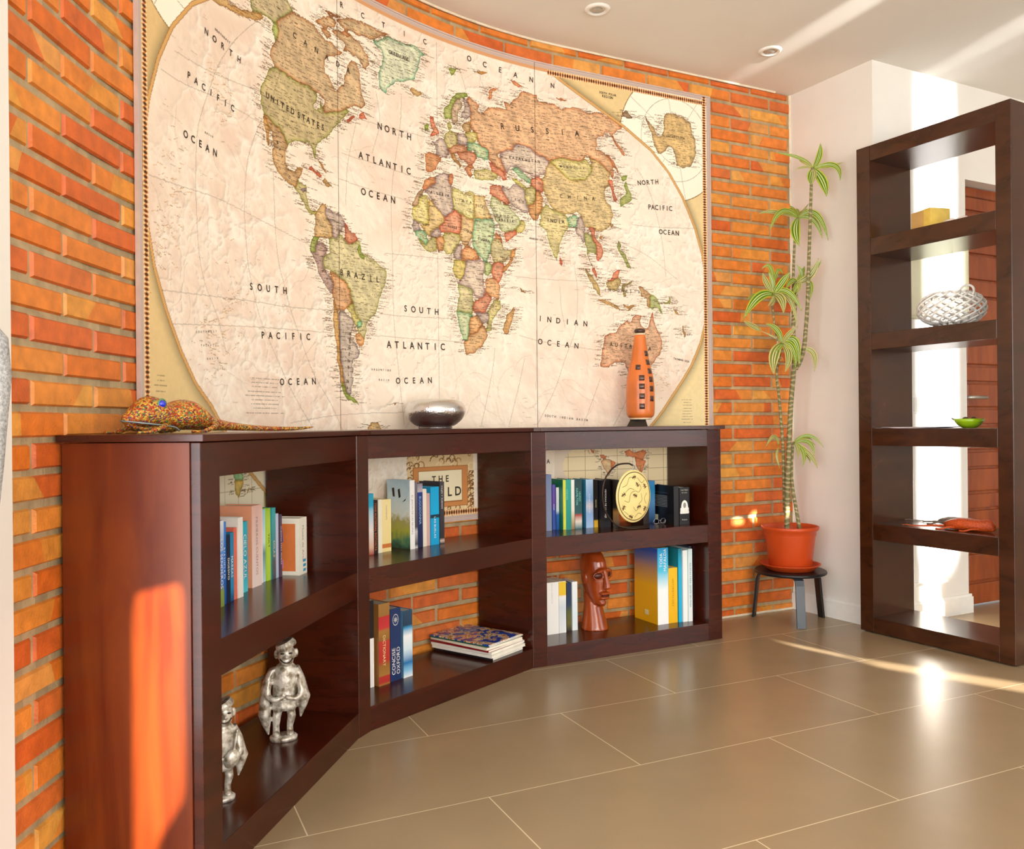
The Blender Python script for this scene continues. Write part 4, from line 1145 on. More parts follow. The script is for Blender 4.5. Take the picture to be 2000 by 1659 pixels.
e4d292 a6ac40 1932,1267 1946,1300 1956,1309 1976,1299 1999,1288 2027,1280 2046,1275 2062,1268 2067,1242 2069,1224 2056,1205 2040,1182 2025,1154 2022,1129 2019,1109 2006,1077 1999,1085 1992,1098 1982,1121 1972,1145 1964,1166 1957,1187 1944,1203 1924,1223 1930,1245
cfe0b0 4fae7c 2056,1263 2082,1274 2103,1279 2120,1267 2112,1242 2102,1223 2087,1230 2074,1220 2067,1242
d9c4b4 947a86 2116,1269 2133,1273 2139,1253 2154,1221 2146,1196 2148,1173 2140,1157 2128,1165 2120,1189 2104,1210 2110,1237
c0be78 808c30 2149,1200 2170,1204 2188,1186 2206,1160 2208,1133 2205,1115 2190,1123 2173,1122 2165,1107 2176,1081 2189,1057 2178,1066 2163,1096 2160,1125 2150,1156
ea9c78 cf4f2c 2170,1231 2190,1236 2206,1224 2198,1200 2214,1179 2234,1158 2245,1132 2237,1109 2221,1087 2208,1102 2210,1129 2210,1152 2188,1190
ea9c78 cf4f2c 2184,1055 2197,1056 2207,1043 2212,1016 2199,1024
ea9c78 cf4f2c 2024,1090 2040,1080 2042,1067 2034,1053 2024,1065
ea9c78 cf4f2c 2252,1001 2273,1009 2289,1022 2308,1055 2327,1061 2327,1042 2316,1021 2284,1005
d4b878 98803c 2254,999 2284,1005 2319,1021 2332,1008 2327,987 2312,961 2288,960 2267,963 2256,978
d4b070 9c803c 2149,1048 2162,1042 2178,1025 2198,1006 2214,989 2222,965 2224,936 2211,942 2196,961 2178,991 2162,1013
e0bc84 b8823c 2216,922 2240,923 2269,916 2290,905 2318,893 2342,883 2309,884 2271,895 2240,905
e0bc84 b8823c 2344,906 2380,901 2418,903 2391,890 2347,892
e0bc84 b8823c 2355,874 2375,889 2402,900 2380,878
c8b068 94803c 2335,990 2348,1000 2376,1007 2404,1018 2392,1001 2359,989 2353,973 2361,944 2348,934 2340,952
dcb080 b0783c 2428,989 2448,986 2467,973 2489,963 2492,928 2491,898 2474,904 2472,922 2475,936 2444,948 2436,971
c4cc88 8ca83c 2492,963 2512,955 2528,946 2540,914 2550,894 2564,868 2547,879 2528,897 2514,901 2502,889 2491,898
c8cc88 98a03c 2554,927 2579,928 2597,943 2592,959 2606,953 2603,929 2571,918
e0bc84 b8823c 2617,911 2640,893 2657,871 2634,879
e0bc84 b8823c 2674,826 2686,791 2680,767 2668,800
a8ac68 808c38 2324,1189 2336,1171 2331,1148 2350,1134 2366,1123 2372,1105 2384,1069 2368,1068 2360,1086 2347,1103 2331,1125 2320,1156
e0bc84 b8823c 2281,1253 2294,1264 2292,1245 2284,1240
e0bc84 b8823c 2227,1201 2243,1200 2235,1183 2224,1187
edbc96 b8552c 2221,623 2226,646 2229,673 2232,694 2238,712 2243,737 2248,758 2265,770 2300,780 2319,797 2335,814 2352,828 2366,836 2376,825 2388,828 2393,844 2407,861 2426,857 2446,856 2438,841 2434,825 2448,809 2465,799 2479,811 2488,834 2496,867 2505,884 2508,859 2510,831 2524,803 2544,776 2552,743 2554,715 2534,679 2508,655 2494,634 2474,610 2443,580 2420,570 2404,570 2374,569 2366,590 2363,613 2355,631 2350,642 2328,646 2301,648 2282,636 2263,624 2242,622
edbc96 b8552c 2370,558 2387,553 2407,554 2395,535 2378,532
e6c07c 7c5c38 2576,1785 2593,1795 2610,1793 2627,1800 2657,1793 2686,1788 2723,1772 2730,1751 2732,1723 2750,1701 2755,1668 2755,1635 2742,1595 2722,1566 2683,1558 2645,1558 2642,1587 2634,1616 2622,1634 2608,1644 2593,1635 2585,1619 2559,1606 2544,1604 2534,1615 2522,1641 2514,1664 2506,1695 2492,1721 2473,1746 2464,1764 2478,1756 2501,1734 2523,1716 2532,1694 2542,1682 2562,1689 2574,1710 2577,1734 2572,1756
b8946c 6c5038 2348,1755 2362,1774 2376,1776 2387,1757 2404,1748 2417,1754 2398,1737 2370,1738 2348,1746
b4d8a0 6cb078 413,236 436,240 462,234 464,221 452,212 418,218
e8c860 c89c3c 415,218 452,212 464,221 459,200 447,183 435,163 422,177 415,200
e8c860 c89c3c 478,188 487,195 484,177 475,174
f08850 d8703c 2170,263 2190,258 2185,242 2172,249
f2a880 d8703c 2216,237 2238,239 2254,225 2242,216 2222,223
f6d098 c87c4c 2222,210 2248,216 2274,211 2290,196 2285,174 2268,156 2258,138 2248,157 2232,180
f08850 d8703c 2274,211 2296,205 2298,192 2285,174 2269,161 2274,188
f08850 d8703c 2345,245 2372,252 2394,244 2428,248 2444,257 2467,238 2450,224 2438,206 2422,211 2406,221 2378,222 2351,227
f08850 d8703c 2400,221 2433,211 2455,201 2449,178 2438,155 2426,146 2416,170 2405,193
f6e0a8 d88050 2410,184 2432,183 2427,155 2416,165
"""
MAP_TEXT = [
  ('NORTH', 307, 1472, 456, 1456, 16),
  ('PACIFIC', 226, 1319, 424, 1302, 16),
  ('OCEAN', 209, 1155, 341, 1147, 17),
  ('SOUTH', 503, 795, 662, 805, 18),
  ('PACIFIC', 556, 654, 771, 668, 18),
  ('OCEAN', 644, 515, 796, 523, 18),
  ('CANADA', 720, 1637, 978, 1615, 16),
  ('UNITED', 588, 1397, 706, 1387, 16),
  ('STATES', 736, 1385, 851, 1379, 17),
  ('GREENLAND', 1182, 1750, 1273, 1751, 14),
  ('RCTIC', 948, 1832, 1357, 1846, 17),
  ('OCEAN', 1578, 1843, 1888, 1828, 19),
  ('N', 1994, 1822, 1994, 1822, 18),
  ('NORTH', 1129, 1463, 1274, 1461, 21),
  ('ATLANTIC', 1036, 1334, 1270, 1331, 21),
  ('OCEAN', 1046, 1207, 1191, 1207, 21),
  ('SOUTH', 1249, 812, 1403, 813, 20),
  ('ATLANTIC', 1166, 672, 1432, 679, 22),
  ('OCEAN', 1208, 540, 1366, 547, 19),
  ('BRAZIL', 936, 904, 1112, 903, 18),
  ('RUSSIA', 1742, 1605, 2115, 1635, 21),
  ('KAZAKHSTAN', 1779, 1482, 1922, 1486, 11),
  ('CHINA', 2032, 1353, 2194, 1360, 13),
  ('INDIA', 1965, 1243, 2041, 1244, 13),
  ('MONGOLIA', 2031, 1481, 2147, 1487, 9),
  ('ALGERIA', 1383, 1273, 1467, 1274, 9),
  ('LIBYA', 1502, 1266, 1579, 1266, 9),
  ('SAUDI', 1710, 1233, 1785, 1235, 10),
  ('ARABIA', 1723, 1216, 1789, 1218, 10),
  ('INDIAN', 1922, 822, 2147, 810, 20),
  ('OCEAN', 1921, 724, 2101, 712, 20),
  ('AUSTRALIA', 2280, 725, 2486, 711, 15),
  ('INDONESIA', 2251, 964, 2430, 966, 11),
  ('NORTH', 2436, 1458, 2532, 1474, 18),
  ('PACIFIC', 2491, 1355, 2608, 1360, 19),
  ('OCEAN', 2552, 1248, 2644, 1250, 19),
  ('SOUTH POLAR', 2232, 1833, 2314, 1832, 11),
  ('REGION', 2248, 1819, 2295, 1818, 11),
  ('ANTARCTICA', 2592, 1691, 2688, 1693, 9),
  ('ARGENTINA', 975, 695, 958, 506, 10),
  ('MEXICO', 633, 1265, 689, 1170, 8),
  ('EGYPT', 1607, 1258, 1650, 1258, 8),
  ('NIGER', 1466, 1157, 1506, 1151, 8),
  ('CHAD', 1547, 1152, 1577, 1146, 9),
  ('SUDAN', 1618, 1127, 1668, 1121, 10),
  ('NORTHEAST', 349, 1497, 413, 1487, 6),
  ('BASIN', 298, 1189, 330, 1188, 5),
  ('TASMAN SEA', 2620, 670, 2702, 658, 8),
  ('BAFFIN BAY', 1066, 1725, 1118, 1712, 7),
  ('ARGENTINE', 1080, 576, 1170, 576, 6),
  ('BASIN', 1115, 540, 1160, 540, 6),
  ('SOUTHWEST', 248, 632, 338, 643, 5),
  ('PACIFIC', 271, 598, 335, 603, 5),
  ('BASIN', 298, 563, 343, 568, 5),
  ('SOUTH INDIAN BASIN', 1943, 410, 2150, 389, 8),
  ('A', 1956, 215, 1956, 215, 16),
  ('PERU', 823, 916, 886, 848, 7),
  ('VENEZUELA', 865, 1074, 919, 1074, 6),
  ('IRAN', 1785, 1312, 1841, 1306, 8),
  ('ARABIAN SEA', 1873, 1157, 1938, 1155, 7),
]
MAP_LINES = """
543,1607 488,1556 418,1480 359,1397 323,1325 287,1248 266,1191 257,1132 253,1033 256,951 267,841 296,762 347,683 386,584
666,1534 604,1382 543,1283 507,1209 487,1142 476,1033 480,942 492,853 510,794 547,698 612,601 687,492 782,377
612,1177 616,1082 620,987 633,893 656,832 686,754 738,652 797,547 880,446 934,358
102,1284 209,1288 368,1306 555,1302
165,1358 323,1368 556,1397
38,999 160,1008 364,1020 598,998 790,970
89,722 314,739 500,750 690,755 910,770
136,641 359,662 593,679 896,691
1238,1602 1232,1504 1210,1384 1189,1265 1182,1150 1186,1037 1187,886 1193,735 1206,622 1225,470 1238,374
1042,1461 1192,1471 1368,1480
942,1317 1140,1320 1290,1315 1346,1317
928,1225 1088,1221 1289,1218
1148,1003 1286,1014 1438,1022
1120,781 1258,782 1487,793
1082,698 1258,701 1524,702
1416,1860 1414,1710 1414,1550 1414,1371
1413,1041 1412,911 1412,752 1412,472
1694,686 1682,602 1656,496 1622,371
1842,649 1814,541 1762,370
1514,1818 1548,1745 1563,1697
1613,1823 1675,1692
1044,1562 1017,1454 971,1288 959,1143
1113,1584 1130,1477 1091,1355
2023,964 2027,876 2046,788
1817,745 1944,722 2227,694
1794,990 1922,989 2178,996
2095,1057 2109,947 2098,790 2045,655 1992,522 1902,369
2220,569 2172,456 2132,367
2373,525 2345,456 2290,365
2425,1522 2486,1436 2530,1324 2562,1186 2578,1046
2395,1264 2563,1268 2738,1280
2312,1188 2477,1132 2648,1032
1618,1181 1618,1181
686,385 880,408 1079,419 1279,422
1908,956 1898,521
"""
MAP_OVAL = "1970,1886 2070,1835 2246,1751 2353,1703 2502,1615 2598,1527 2681,1415 2747,1285 2788,1166 2808,1061 2812,989 2805,849 2774,744 2723,644 2672,574 2552,425 2412,280 2252,160 2052,60 1802,15 1002,15 772,60 602,140 452,270 314,432 244,491 178,575 119,667 82,741 67,769 36,873 22,977 24,1091 46,1192 92,1311 153,1417 244,1520 345,1592 465,1672 640,1770 862,1886"
# ------------------------------------------------------------------ world map mural
S0, H0, MW, MH = 0.248, 0.560, 2835, 1905      # mural origin on the wall, size in mm
def parse(line): return [tuple(float(v) for v in q.split(',')) for q in line.split()]
def mural():
    rs = np.random.RandomState(4)
    D = 2.5
    nx, ny = int(MW / D) + 1, int(MH / D) + 1
    xs, ys = np.linspace(0, MW, nx), np.linspace(0, MH, ny)
    X, Y = np.meshgrid(xs, ys)
    def noise(cell, seed):
        r = np.random.RandomState(seed)
        gx, gy = int(MW / cell) + 3, int(MH / cell) + 3
        g = r.rand(gy, gx)
        fx, fy = X / cell, Y / cell
        ix, iy = fx.astype(int), fy.astype(int)
        u, v = fx - ix, fy - iy
        u, v = u * u * (3 - 2 * u), v * v * (3 - 2 * v)
        return (g[iy, ix] * (1 - u) + g[iy, ix + 1] * u) * (1 - v) + (g[iy + 1, ix] * (1 - u) + g[iy + 1, ix + 1] * u) * v
    def fbm(cell, seed): return sum(noise(cell / 2 ** k, seed + k) * 0.5 ** k for k in range(4)) / 1.875
    def blur(a, r):
        k = 2 * r + 1
        for ax in (0, 1):
            p = np.pad(a, [(r + 1, r) if i == ax else (0, 0) for i in (0, 1)], mode='edge').cumsum(ax)
            a = (np.take(p, np.arange(k, p.shape[ax]), ax) - np.take(p, np.arange(0, p.shape[ax] - k), ax)) / k
        return a
    def inpoly(px, py, P):
        ins = np.zeros(px.shape, bool)
        n = len(P)
        for i in range(n):
            x0, y0 = P[i - 1]; x1, y1 = P[i]
            if y0 == y1: continue
            c = ((y0 > py) != (y1 > py)) & (px < (x1 - x0) * (py - y0) / (y1 - y0) + x0)
            ins ^= c
        return ins
    sr = lambda h: np.array([int(h[i:i + 2], 16) / 255 for i in (0, 2, 4)])
    oval = inpoly(X, Y, parse(MAP_OVAL))
    # sea floor: pale with pink basins and whiter ridges
    f1, f2, f3 = fbm(420, 10), fbm(150, 20), fbm(40, 30)
    ridge = 1 - np.abs(f2 - 0.5) * 5
    t = np.clip((f1 - .42) * 4 + (f3 - .5) * .8, 0, 1)[..., None]
    img = sr('f4e5d2') * (1 - t) + sr('ead3bf') * t
    rg = np.clip(ridge, 0, 1)[..., None] ** 2 * (.5 + .5 * f3[..., None])
    img = img * (1 - rg * .6) + sr('faf0e0') * rg * .6
    hill = np.gradient(f3)[0] + np.gradient(f3)[1]
    img *= (1 - np.clip(hill * .45, -.02, .035)[..., None] * np.clip(ridge + .3, 0, 1)[..., None])
    for cell, seed, al in ((120, 81, .75), (55, 91, .55)):      # crisp submarine ridges with soft shading
        nf = fbm(cell, seed)
        rr = np.clip(1 - np.abs(nf - .5) * (9 if cell > 100 else 8), 0, 1) ** 1.5
        zone = np.clip((fbm(380, seed + 5) - .42) * 5, 0, 1)
        gy, gx = np.gradient(rr)
        sh = np.clip((gx - gy) * .35, -.1, .1) * zone
        w_ = (rr * zone * al)[..., None]
        img = img * (1 - w_) + sr('fdf6e8') * w_
        img = img * (1 - np.clip(sh, 0, .1)[..., None] * np.array([.8, .9, 1.0]))
    # corners outside the oval
    k = np.clip((X / MW) * .55 + (1 - Y / MH) * .55, 0, 1)[..., None]
    tan = sr('dcbb80') * (1 - k) + sr('efdca8') * k
    ob = blur(oval.astype(float), 14)
    tan = tan * (1 - .28 * np.clip(ob * 2.4, 0, 1)[..., None])
    img = np.where(oval[..., None], img, tan * (1 + .05 * (fbm(12, 3)[..., None] - .5)))
    # polar insets
    white = sr('fbf5e2')
    for cx_, cy_, r_ in ((2620, 1678, 282), (215, 1678, 282)):
        c = ((X - cx_) ** 2 + (Y - cy_) ** 2 < r_ ** 2) & ~oval
        img = np.where(c[..., None], white, img)
        e = (np.abs(np.hypot(X - cx_, Y - cy_) - r_) < 2) & ~oval
        img = np.where(e[..., None], sr('8c6a34'), img)
        for rr in (110, 190):
            e = (np.abs(np.hypot(X - cx_ - 20, Y - cy_) - rr) < 1.3) & ~oval
            img = np.where(e[..., None], sr('b4ac98'), img)
        for q in range(8):
            a = q * PI / 4 + .2
            e = (np.abs((X - cx_ - 20) * math.sin(a) - (Y - cy_) * math.cos(a)) < 1.2) & c & (np.hypot(X - cx_, Y - cy_) > 100)
            img = np.where(e[..., None], sr('bcb4a0'), img)
    # (the lower insets lie over the oval)
    base_r = (X > 1985) & (Y < 330)
    oval = oval | base_r
    img = np.where(base_r[..., None], sr('e8d6c2'), img)
    # lower insets: land use on the left, small world on the right
    a = (X > 40) & (X < 553) & (Y > 30) & (Y < 320)
    img = np.where(a[..., None], sr('f2e6c8'), img)
    g_ = a & ((np.mod(X, 62) < 2.5) | (np.mod(Y, 62) < 2.5))
    img = np.where(g_[..., None], sr('c8b890'), img)
    a = ((X - 2420) / 392) ** 2 + ((Y - 190) / 150) ** 2 < 1
    img = np.where(a[..., None], sr('f3dfb6'), img)
    g_ = a & ((np.mod(X - 2055, 83) < 2.5) | (np.mod(Y - 54, 58) < 2.5))
    img = np.where(g_[..., None], sr('b49c74'), img)
    # land
    wx, wy = (fbm(26, 50) - .5) * 16, (fbm(26, 60) - .5) * 16
    land = np.zeros((ny, nx))
    rel = 1 + (fbm(30, 70) - .5) * .22 - np.clip(hill * 1.8, -.06, .08)
    polys = []
    for line in MAP_LAND.strip().split('\n'):
        fi, ed, rest = line.split(' ', 2)
        P = parse(rest)
        px, py = [q[0] for q in P], [q[1] for q in P]
        i0, i1 = max(0, int((min(px) - 40) / D)), min(nx, int((max(px) + 40) / D) + 1)
        j0, j1 = max(0, int((min(py) - 40) / D)), min(ny, int((max(py) + 40) / D) + 1)
        if i1 - i0 < 3 or j1 - j0 < 3: continue
        sl = (slice(j0, j1), slice(i0, i1))
        m = inpoly(X[sl] + wx[sl], Y[sl] + wy[sl], P).astype(float)
        polys.append((sl, m, sr(fi), sr(ed)))
        land[sl] = np.maximum(land[sl], m)
    shelf = np.clip(blur(blur(land, 9), 9) * 2.2, 0, 1)[..., None] * oval[..., None]
    img = img * (1 - .6 * shelf) + sr('f8ecd8') * .6 * shelf
    for sl, m, fi, ed in polys:
        b = blur(blur(m, 4), 3)
        w = np.clip((1 - b) * 1.75, 0, 1) ** 1.3
        w = w[..., None] * .8
        fl = fi * .80 + sr('f0dcb8') * .20
        c = (fl * (1 - w) + ed * w) * .93
        c = c * rel[sl][..., None]
        img[sl] = np.where(m[..., None] > 0, c, img[sl])
        edge = (m > 0) & (blur(m, 1) < .99)
        img[sl] = np.where(edge[..., None], img[sl] * .72 + sr('5a3a1c') * .22, img[sl])
    # close the hairline gaps between neighbouring countries
    lb = blur(land, 4)
    gap = (land == 0) & (lb > .63)
    cb = np.stack([blur(img[..., q] * land, 4) / np.maximum(lb, .05) for q in range(3)], -1)
    img = np.where(gap[..., None], cb * .9, img)
    land = np.maximum(land, gap.astype(float))
    # graticule and sea lines
    def line(P, al, col, wd=0):
        for (x0, y0), (x1, y1) in zip(P, P[1:]):
            n = max(2, int(math.hypot(x1 - x0, y1 - y0) / 1.5))
            tt = np.linspace(0, 1, n)
            ii = np.clip(((x0 + (x1 - x0) * tt) / D).round().astype(int), 0, nx - 1)
            jj = np.clip(((y0 + (y1 - y0) * tt) / D).round().astype(int), 0, ny - 1)
            img[jj, ii] = img[jj, ii] * (1 - al) + sr(col) * al
    for l in MAP_LINES.strip().split('\n'):
        P = parse(l)
        if len(P) > 1:
            V = spline([(a, b, 0) for a, b in P], 10) if len(P) > 2 else [Vector((*q, 0)) for q in P]
            line([(v.x, v.y) for v in V], .38, '8a7a66')
    for k in range(170):
        x, y = rs.uniform(60, MW - 60), rs.uniform(330, MH - 80)
        P = [(x, y)]
        a = rs.uniform(0, 6.3)
        for q in range(rs.randint(4, 14)):
            a += rs.uniform(-.5, .5)
            P.append((P[-1][0] + 16 * math.cos(a), P[-1][1] + 16 * math.sin(a)))
        if all(0 < u < MW and 0 < v < MH and oval[int(v / D), int(u / D)] and land[int(v / D), int(u / D)] == 0 for u, v in P):
            line(P, .2, 'a08868')
    # tiny place names: broken dark dashes over the land and off the coasts
    def dash(x, y, ln, al, col, slope=0.0):
        n = int(ln / D)
        ii = (x / D + np.arange(n)).astype(int)
        jj = (y / D + np.arange(n) * slope).round().astype(int)
        ok = (ii >= 0) & (ii < nx) & (jj >= 0) & (jj < ny) & (rs.rand(n) > .22)
        ii, jj = ii[ok], jj[ok]
        img[jj, ii] = img[jj, ii] * (1 - al) + sr(col) * al
    y = 330.0
    while y < MH - 45:
        x = 40.0
        while x < MW - 60:
            ln = rs.uniform(10, 42)
            i, j = int((x + ln / 2) / D), int(y / D)
            if land[j, i] and rs.rand() < .8:
                dash(x, y + rs.uniform(-5, 5), ln, rs.uniform(.4, .75), '3c2614', rs.uniform(-.06, .06))
                x += ln + rs.uniform(4, 14)
            else: x += 12
        y += 10.5
    dl = np.zeros_like(land)
    dl[:, 1:] = land[:, 1:] - land[:, :-1]
    jj, ii = np.nonzero(dl)
    pick = rs.permutation(len(jj))[:int(len(jj) * .36)]
    for q in pick:
        i, j = ii[q], jj[q]
        ln = rs.uniform(14, 50)
        if j * D < 335: ln *= .6
        x = i * D - ln - 4 if dl[j, i] > 0 else i * D + 4
        dash(x, j * D, ln, rs.uniform(.4, .75), '5c4024', rs.uniform(-.12, .12))
    for k in range(260):                        # names of small islands and sea features
        x, y = rs.uniform(60, MW - 100), rs.uniform(330, MH - 60)
        if oval[int(y / D), int(x / D)] and not land[int(y / D), int(x / D)]:
            dash(x, y, rs.uniform(10, 32), .32, '7a6650', rs.uniform(-.1, .1))
    for cx_, cy_, n in ((330, 610, 70), (150, 1020, 40), (370, 1330, 40), (95, 850, 50), (420, 760, 30), (2560, 560, 26)):   # island groups
        for k in range(n):
            x, y = cx_ + rs.normal(0, 38), cy_ + rs.normal(0, 50)
            dash(x, y, rs.uniform(8, 26), .5, rs.choice(['b8803c', 'a06a2c', '7a5428']), rs.uniform(-.5, .5))
    for x0, y0, rows, wd in ((470, 520, 9, 190), (60, 505, 4, 60), (2660, 480, 9, 70)):        # small print blocks
        for r_ in range(rows):
            l = wd * rs.uniform(.5, 1)
            dash(x0 + (wd - l) / 2, y0 - r_ * 13, l, .5, '4a3c28')
    # oval rim
    m = blur(oval.astype(float), 3)
    rim = (m > .22) & (m < .86)
    img = np.where(rim[..., None], sr('d8a866'), img)
    rim = ((m > .14) & (m < .24)) | ((m > .84) & (m < .92))
    img = np.where(rim[..., None], sr('9a6a30'), img)
    # title cartouche
    def rect(x0, y0, x1, y1, c, f=1.0):
        a = (X > x0) & (X < x1) & (Y > y0) & (Y < y1)
        img[a] = img[a] * (1 - f) + sr(c) * f
    rect(1248, 10, 1580, 262, 'e9cd9c')
    for k in range(90):
        side = k % 4
        if side < 2: cx_, cy_ = rs.uniform(1252, 1576), (rs.uniform(216, 258) if side else rs.uniform(16, 52))
        else: cx_, cy_ = (rs.uniform(1250, 1280) if side == 2 else rs.uniform(1550, 1578)), rs.uniform(20, 250)
        r_ = rs.uniform(7, 20)
        d_ = np.hypot(X - cx_, Y - cy_)
        a = (np.abs(d_ - r_) < 2.2) & (np.arctan2(Y - cy_, X - cx_) > rs.uniform(-3, 1)) & (X > 1246) & (X < 1582) & (Y > 8) & (Y < 264)
        img[a] = sr(rs.choice(['8a5c2c', 'b07c40', 'f4e0b4', '74481c']))
    rect(1277, 54, 1551, 215, 'a8682e'); rect(1280, 57, 1548, 212, 'd08c50'); rect(1304, 72, 1525, 200, 'a06430'); rect(1307, 75, 1522, 197, 'f5e9c4')
    # printed braid and lilac outer border
    def border(u, v, c):
        # u along, v across from the outer edge
        lil = (v < 16)
        br = (v >= 18) & (v < 42)
        q = np.mod(u, 12) / 12
        w = (v - 18) / 24
        eye = ((q - .5) / .30) ** 2 + ((w - .5) / .30) ** 2 < 1
        ring = ((q - .5) / .46) ** 2 + ((w - .5) / .44) ** 2 < 1
        img[lil] = sr('cdb8ae') * (1 - .10 * (np.mod(v[lil], 6) < 2.5))[:, None]
        img[br] = sr('f0dcae')
        img[br & ring] = sr('d2803c')
        img[br & eye] = sr('3c1e0c')
    top_free = ~(oval | rim | (m > .1))
    keep = img.copy()
    border(X, MH - Y, 0)
    flat_top = (Y > MH - 48) & (X > 862) & (X < 1970)
    img[flat_top & (Y < MH - 18)] = keep[flat_top & (Y < MH - 18)]
    edge = flat_top & (Y >= MH - 30) & (Y < MH - 16)
    img[edge] = sr('d8a070')
    border(X, Y, 0)
    border(Y, X, 0)
    border(Y, MW - X, 0)
    for sx in (926, 1907):                      # seams of the three paper drops
        i = int(sx / D)
        img[:, i] *= .35
    lin = np.clip(img, 0, 1)
    lin = np.where(lin <= .04045, lin / 12.92, ((lin + .055) / 1.055) ** 2.4)
    # three curved drops
    root = thing('world_map_mural', 'large antique style printed world map pasted along the curved brick wall behind the low bookcase', 'map', (0, 0, 0))
    mp = attr_mat('map_print', rough=0.55, spec=0.3)
    off = 0.0175
    WP = [wall_pt(S0 + x / 1000, off) for x in xs]
    wxy = np.array([(p.x, p.y) for p in WP])
    cuts = [0, int(926 / D), int(1907 / D), nx - 1]
    for a, b in zip(cuts, cuts[1:]):
        n = b - a + 1
        V = np.zeros((ny, n, 3), np.float32)
        V[:, :, 0] = wxy[a:b + 1, 0]; V[:, :, 1] = wxy[a:b + 1, 1]; V[:, :, 2] = (H0 + ys / 1000)[:, None]
        idx = np.arange(ny * n).reshape(ny, n)
        F = np.stack([idx[:-1, :-1], idx[:-1, 1:], idx[1:, 1:], idx[1:, :-1]], -1).reshape(-1, 4)
        me = bpy.data.meshes.new('map_panel')
        me.vertices.add(ny * n); me.vertices.foreach_set('co', V.ravel())
        me.loops.add(F.size); me.loops.foreach_set('vertex_index', F.ravel().astype(np.int32))
        me.polygons.add(len(F)); me.polygons.foreach_set('loop_start', (np.arange(len(F)) * 4).astype(np.int32))
        me.update(calc_edges=True)
        me.polygons.foreach_set('use_smooth', np.ones(len(F), bool))
        at = me.attributes.new('Col', 'FLOAT_COLOR', 'POINT')
        C = np.ones((ny, n, 4), np.float32); C[..., :3] = lin[:, a:b + 1]
        at.data.foreach_set('color', C.ravel())
        me.materials.append(mp)
        link(bpy.data.objects.new('map_panel', me), root)
    # printed lettering
    def put(text, x0, y0, x1, y1, size):
        bm = BM()
        n = len(text)
        if n > 1: size = min(size, 1.2 * math.hypot(x1 - x0, y1 - y0) / (n - 1))
        k = size / 0.73
        ang = math.atan2(y1 - y0, x1 - x0) if n > 1 else 0
        if abs(ang) > 1.2: ang = 0 if n != 6 else -.6
        ca, sa = math.cos(ang), math.sin(ang)
        for i, ch in enumerate(text):
            if ch == ' ': continue
            f = i / max(1, n - 1)
            cx_, cy_ = x0 + (x1 - x0) * f, y0 + (y1 - y0) * f
            vs, fs, w = glyph(ch, 0.022)
            nv = []
            for a, b in vs:
                a2, b2 = (a - w / 2) * k * .9, (b - .365) * k
                nv.append(bm.verts.new(wp(S0 + (cx_ + a2 * ca - b2 * sa) / 1000, H0 + (cy_ + a2 * sa + b2 * ca) / 1000, off + 0.0012)))
            for f_ in fs:
                try: bm.faces.new([nv[i_] for i_ in f_])
                except ValueError: pass
        obj('lettering', bm, M_MAPINK, root)
    M_MAPINK = mat('map_ink', '3c2c1c', .6)
    for tx, x0, y0, x1, y1, s in MAP_TEXT: put(tx, x0, y0, x1, y1, s * 1.2)
    put('THE', 1382, 165, 1448, 165, 26)
    put('WORLD', 1336, 112, 1502, 114, 36)
    # thin clear edge strip round the print
    bm = BM()
    def bar(s0, s1, h0, h1, n):
        A = []
        for i in range(n + 1):
            s = s0 + (s1 - s0) * i / n
            A.append([bm.verts.new(wp(s, h0, .010)), bm.verts.new(wp(s, h0, off + .003)), bm.verts.new(wp(s, h1, off + .003)), bm.verts.new(wp(s, h1, .010))])
        for P, Q in zip(A, A[1:]):
            for k in range(4): bm.faces.new((P[k], P[(k + 1) % 4], Q[(k + 1) % 4], Q[k]))
        bm.faces.new(A[0]); bm.faces.new(A[-1][::-1])
    s1 = S0 + MW / 1000
    bar(S0 - .006, s1 + .006, H0 - .006, H0, 90)
    bar(S0 - .006, s1 + .006, H0 + MH / 1000, H0 + MH / 1000 + .006, 90)
    bar(S0 - .006, S0, H0, H0 + MH / 1000, 1)
    bar(s1, s1 + .006, H0, H0 + MH / 1000, 1)
    obj('frame', bm, mat('mural_edge', 'c8b4ac', .4), root)
mural()
# ------------------------------------------------------------------ wall socket in the middle bay
sxy = wall_pt(1.66)
a = (wall_pt(1.70) - wall_pt(1.62))
t = thing('wall_socket', 'white square wall socket on the brick behind the middle bay', 'socket', (*wall_pt(1.665, .013), 0), math.atan2(a.y, a.x))
bm = BM(); box(bm, (-.042, -.014, .345), (.042, 0, .435)); obj('plate', bm, M_WHITE, t, bevel=.004)
bm = BM(); lathe(bm, [(.020, .0), (.020, .003), (.017, .0025), (.016, -.001)], 28, M=Matrix.Translation((0, -.014, .39)) @ Matrix.Rotation(PI / 2, 4, 'X'), cap0=False); obj('socket_insert', bm, mat('socket_grey', 'cfcdc6', .4), t, smooth=True)
bm = BM()
for s in (-1, 1): lathe(bm, [(.0028, 0), (.0028, .0012)], 10, M=Matrix.Translation((s * .0095, -.0131, .39)) @ Matrix.Rotation(PI / 2, 4, 'X'))
obj('pin_hole', bm, M_BLACK, t)

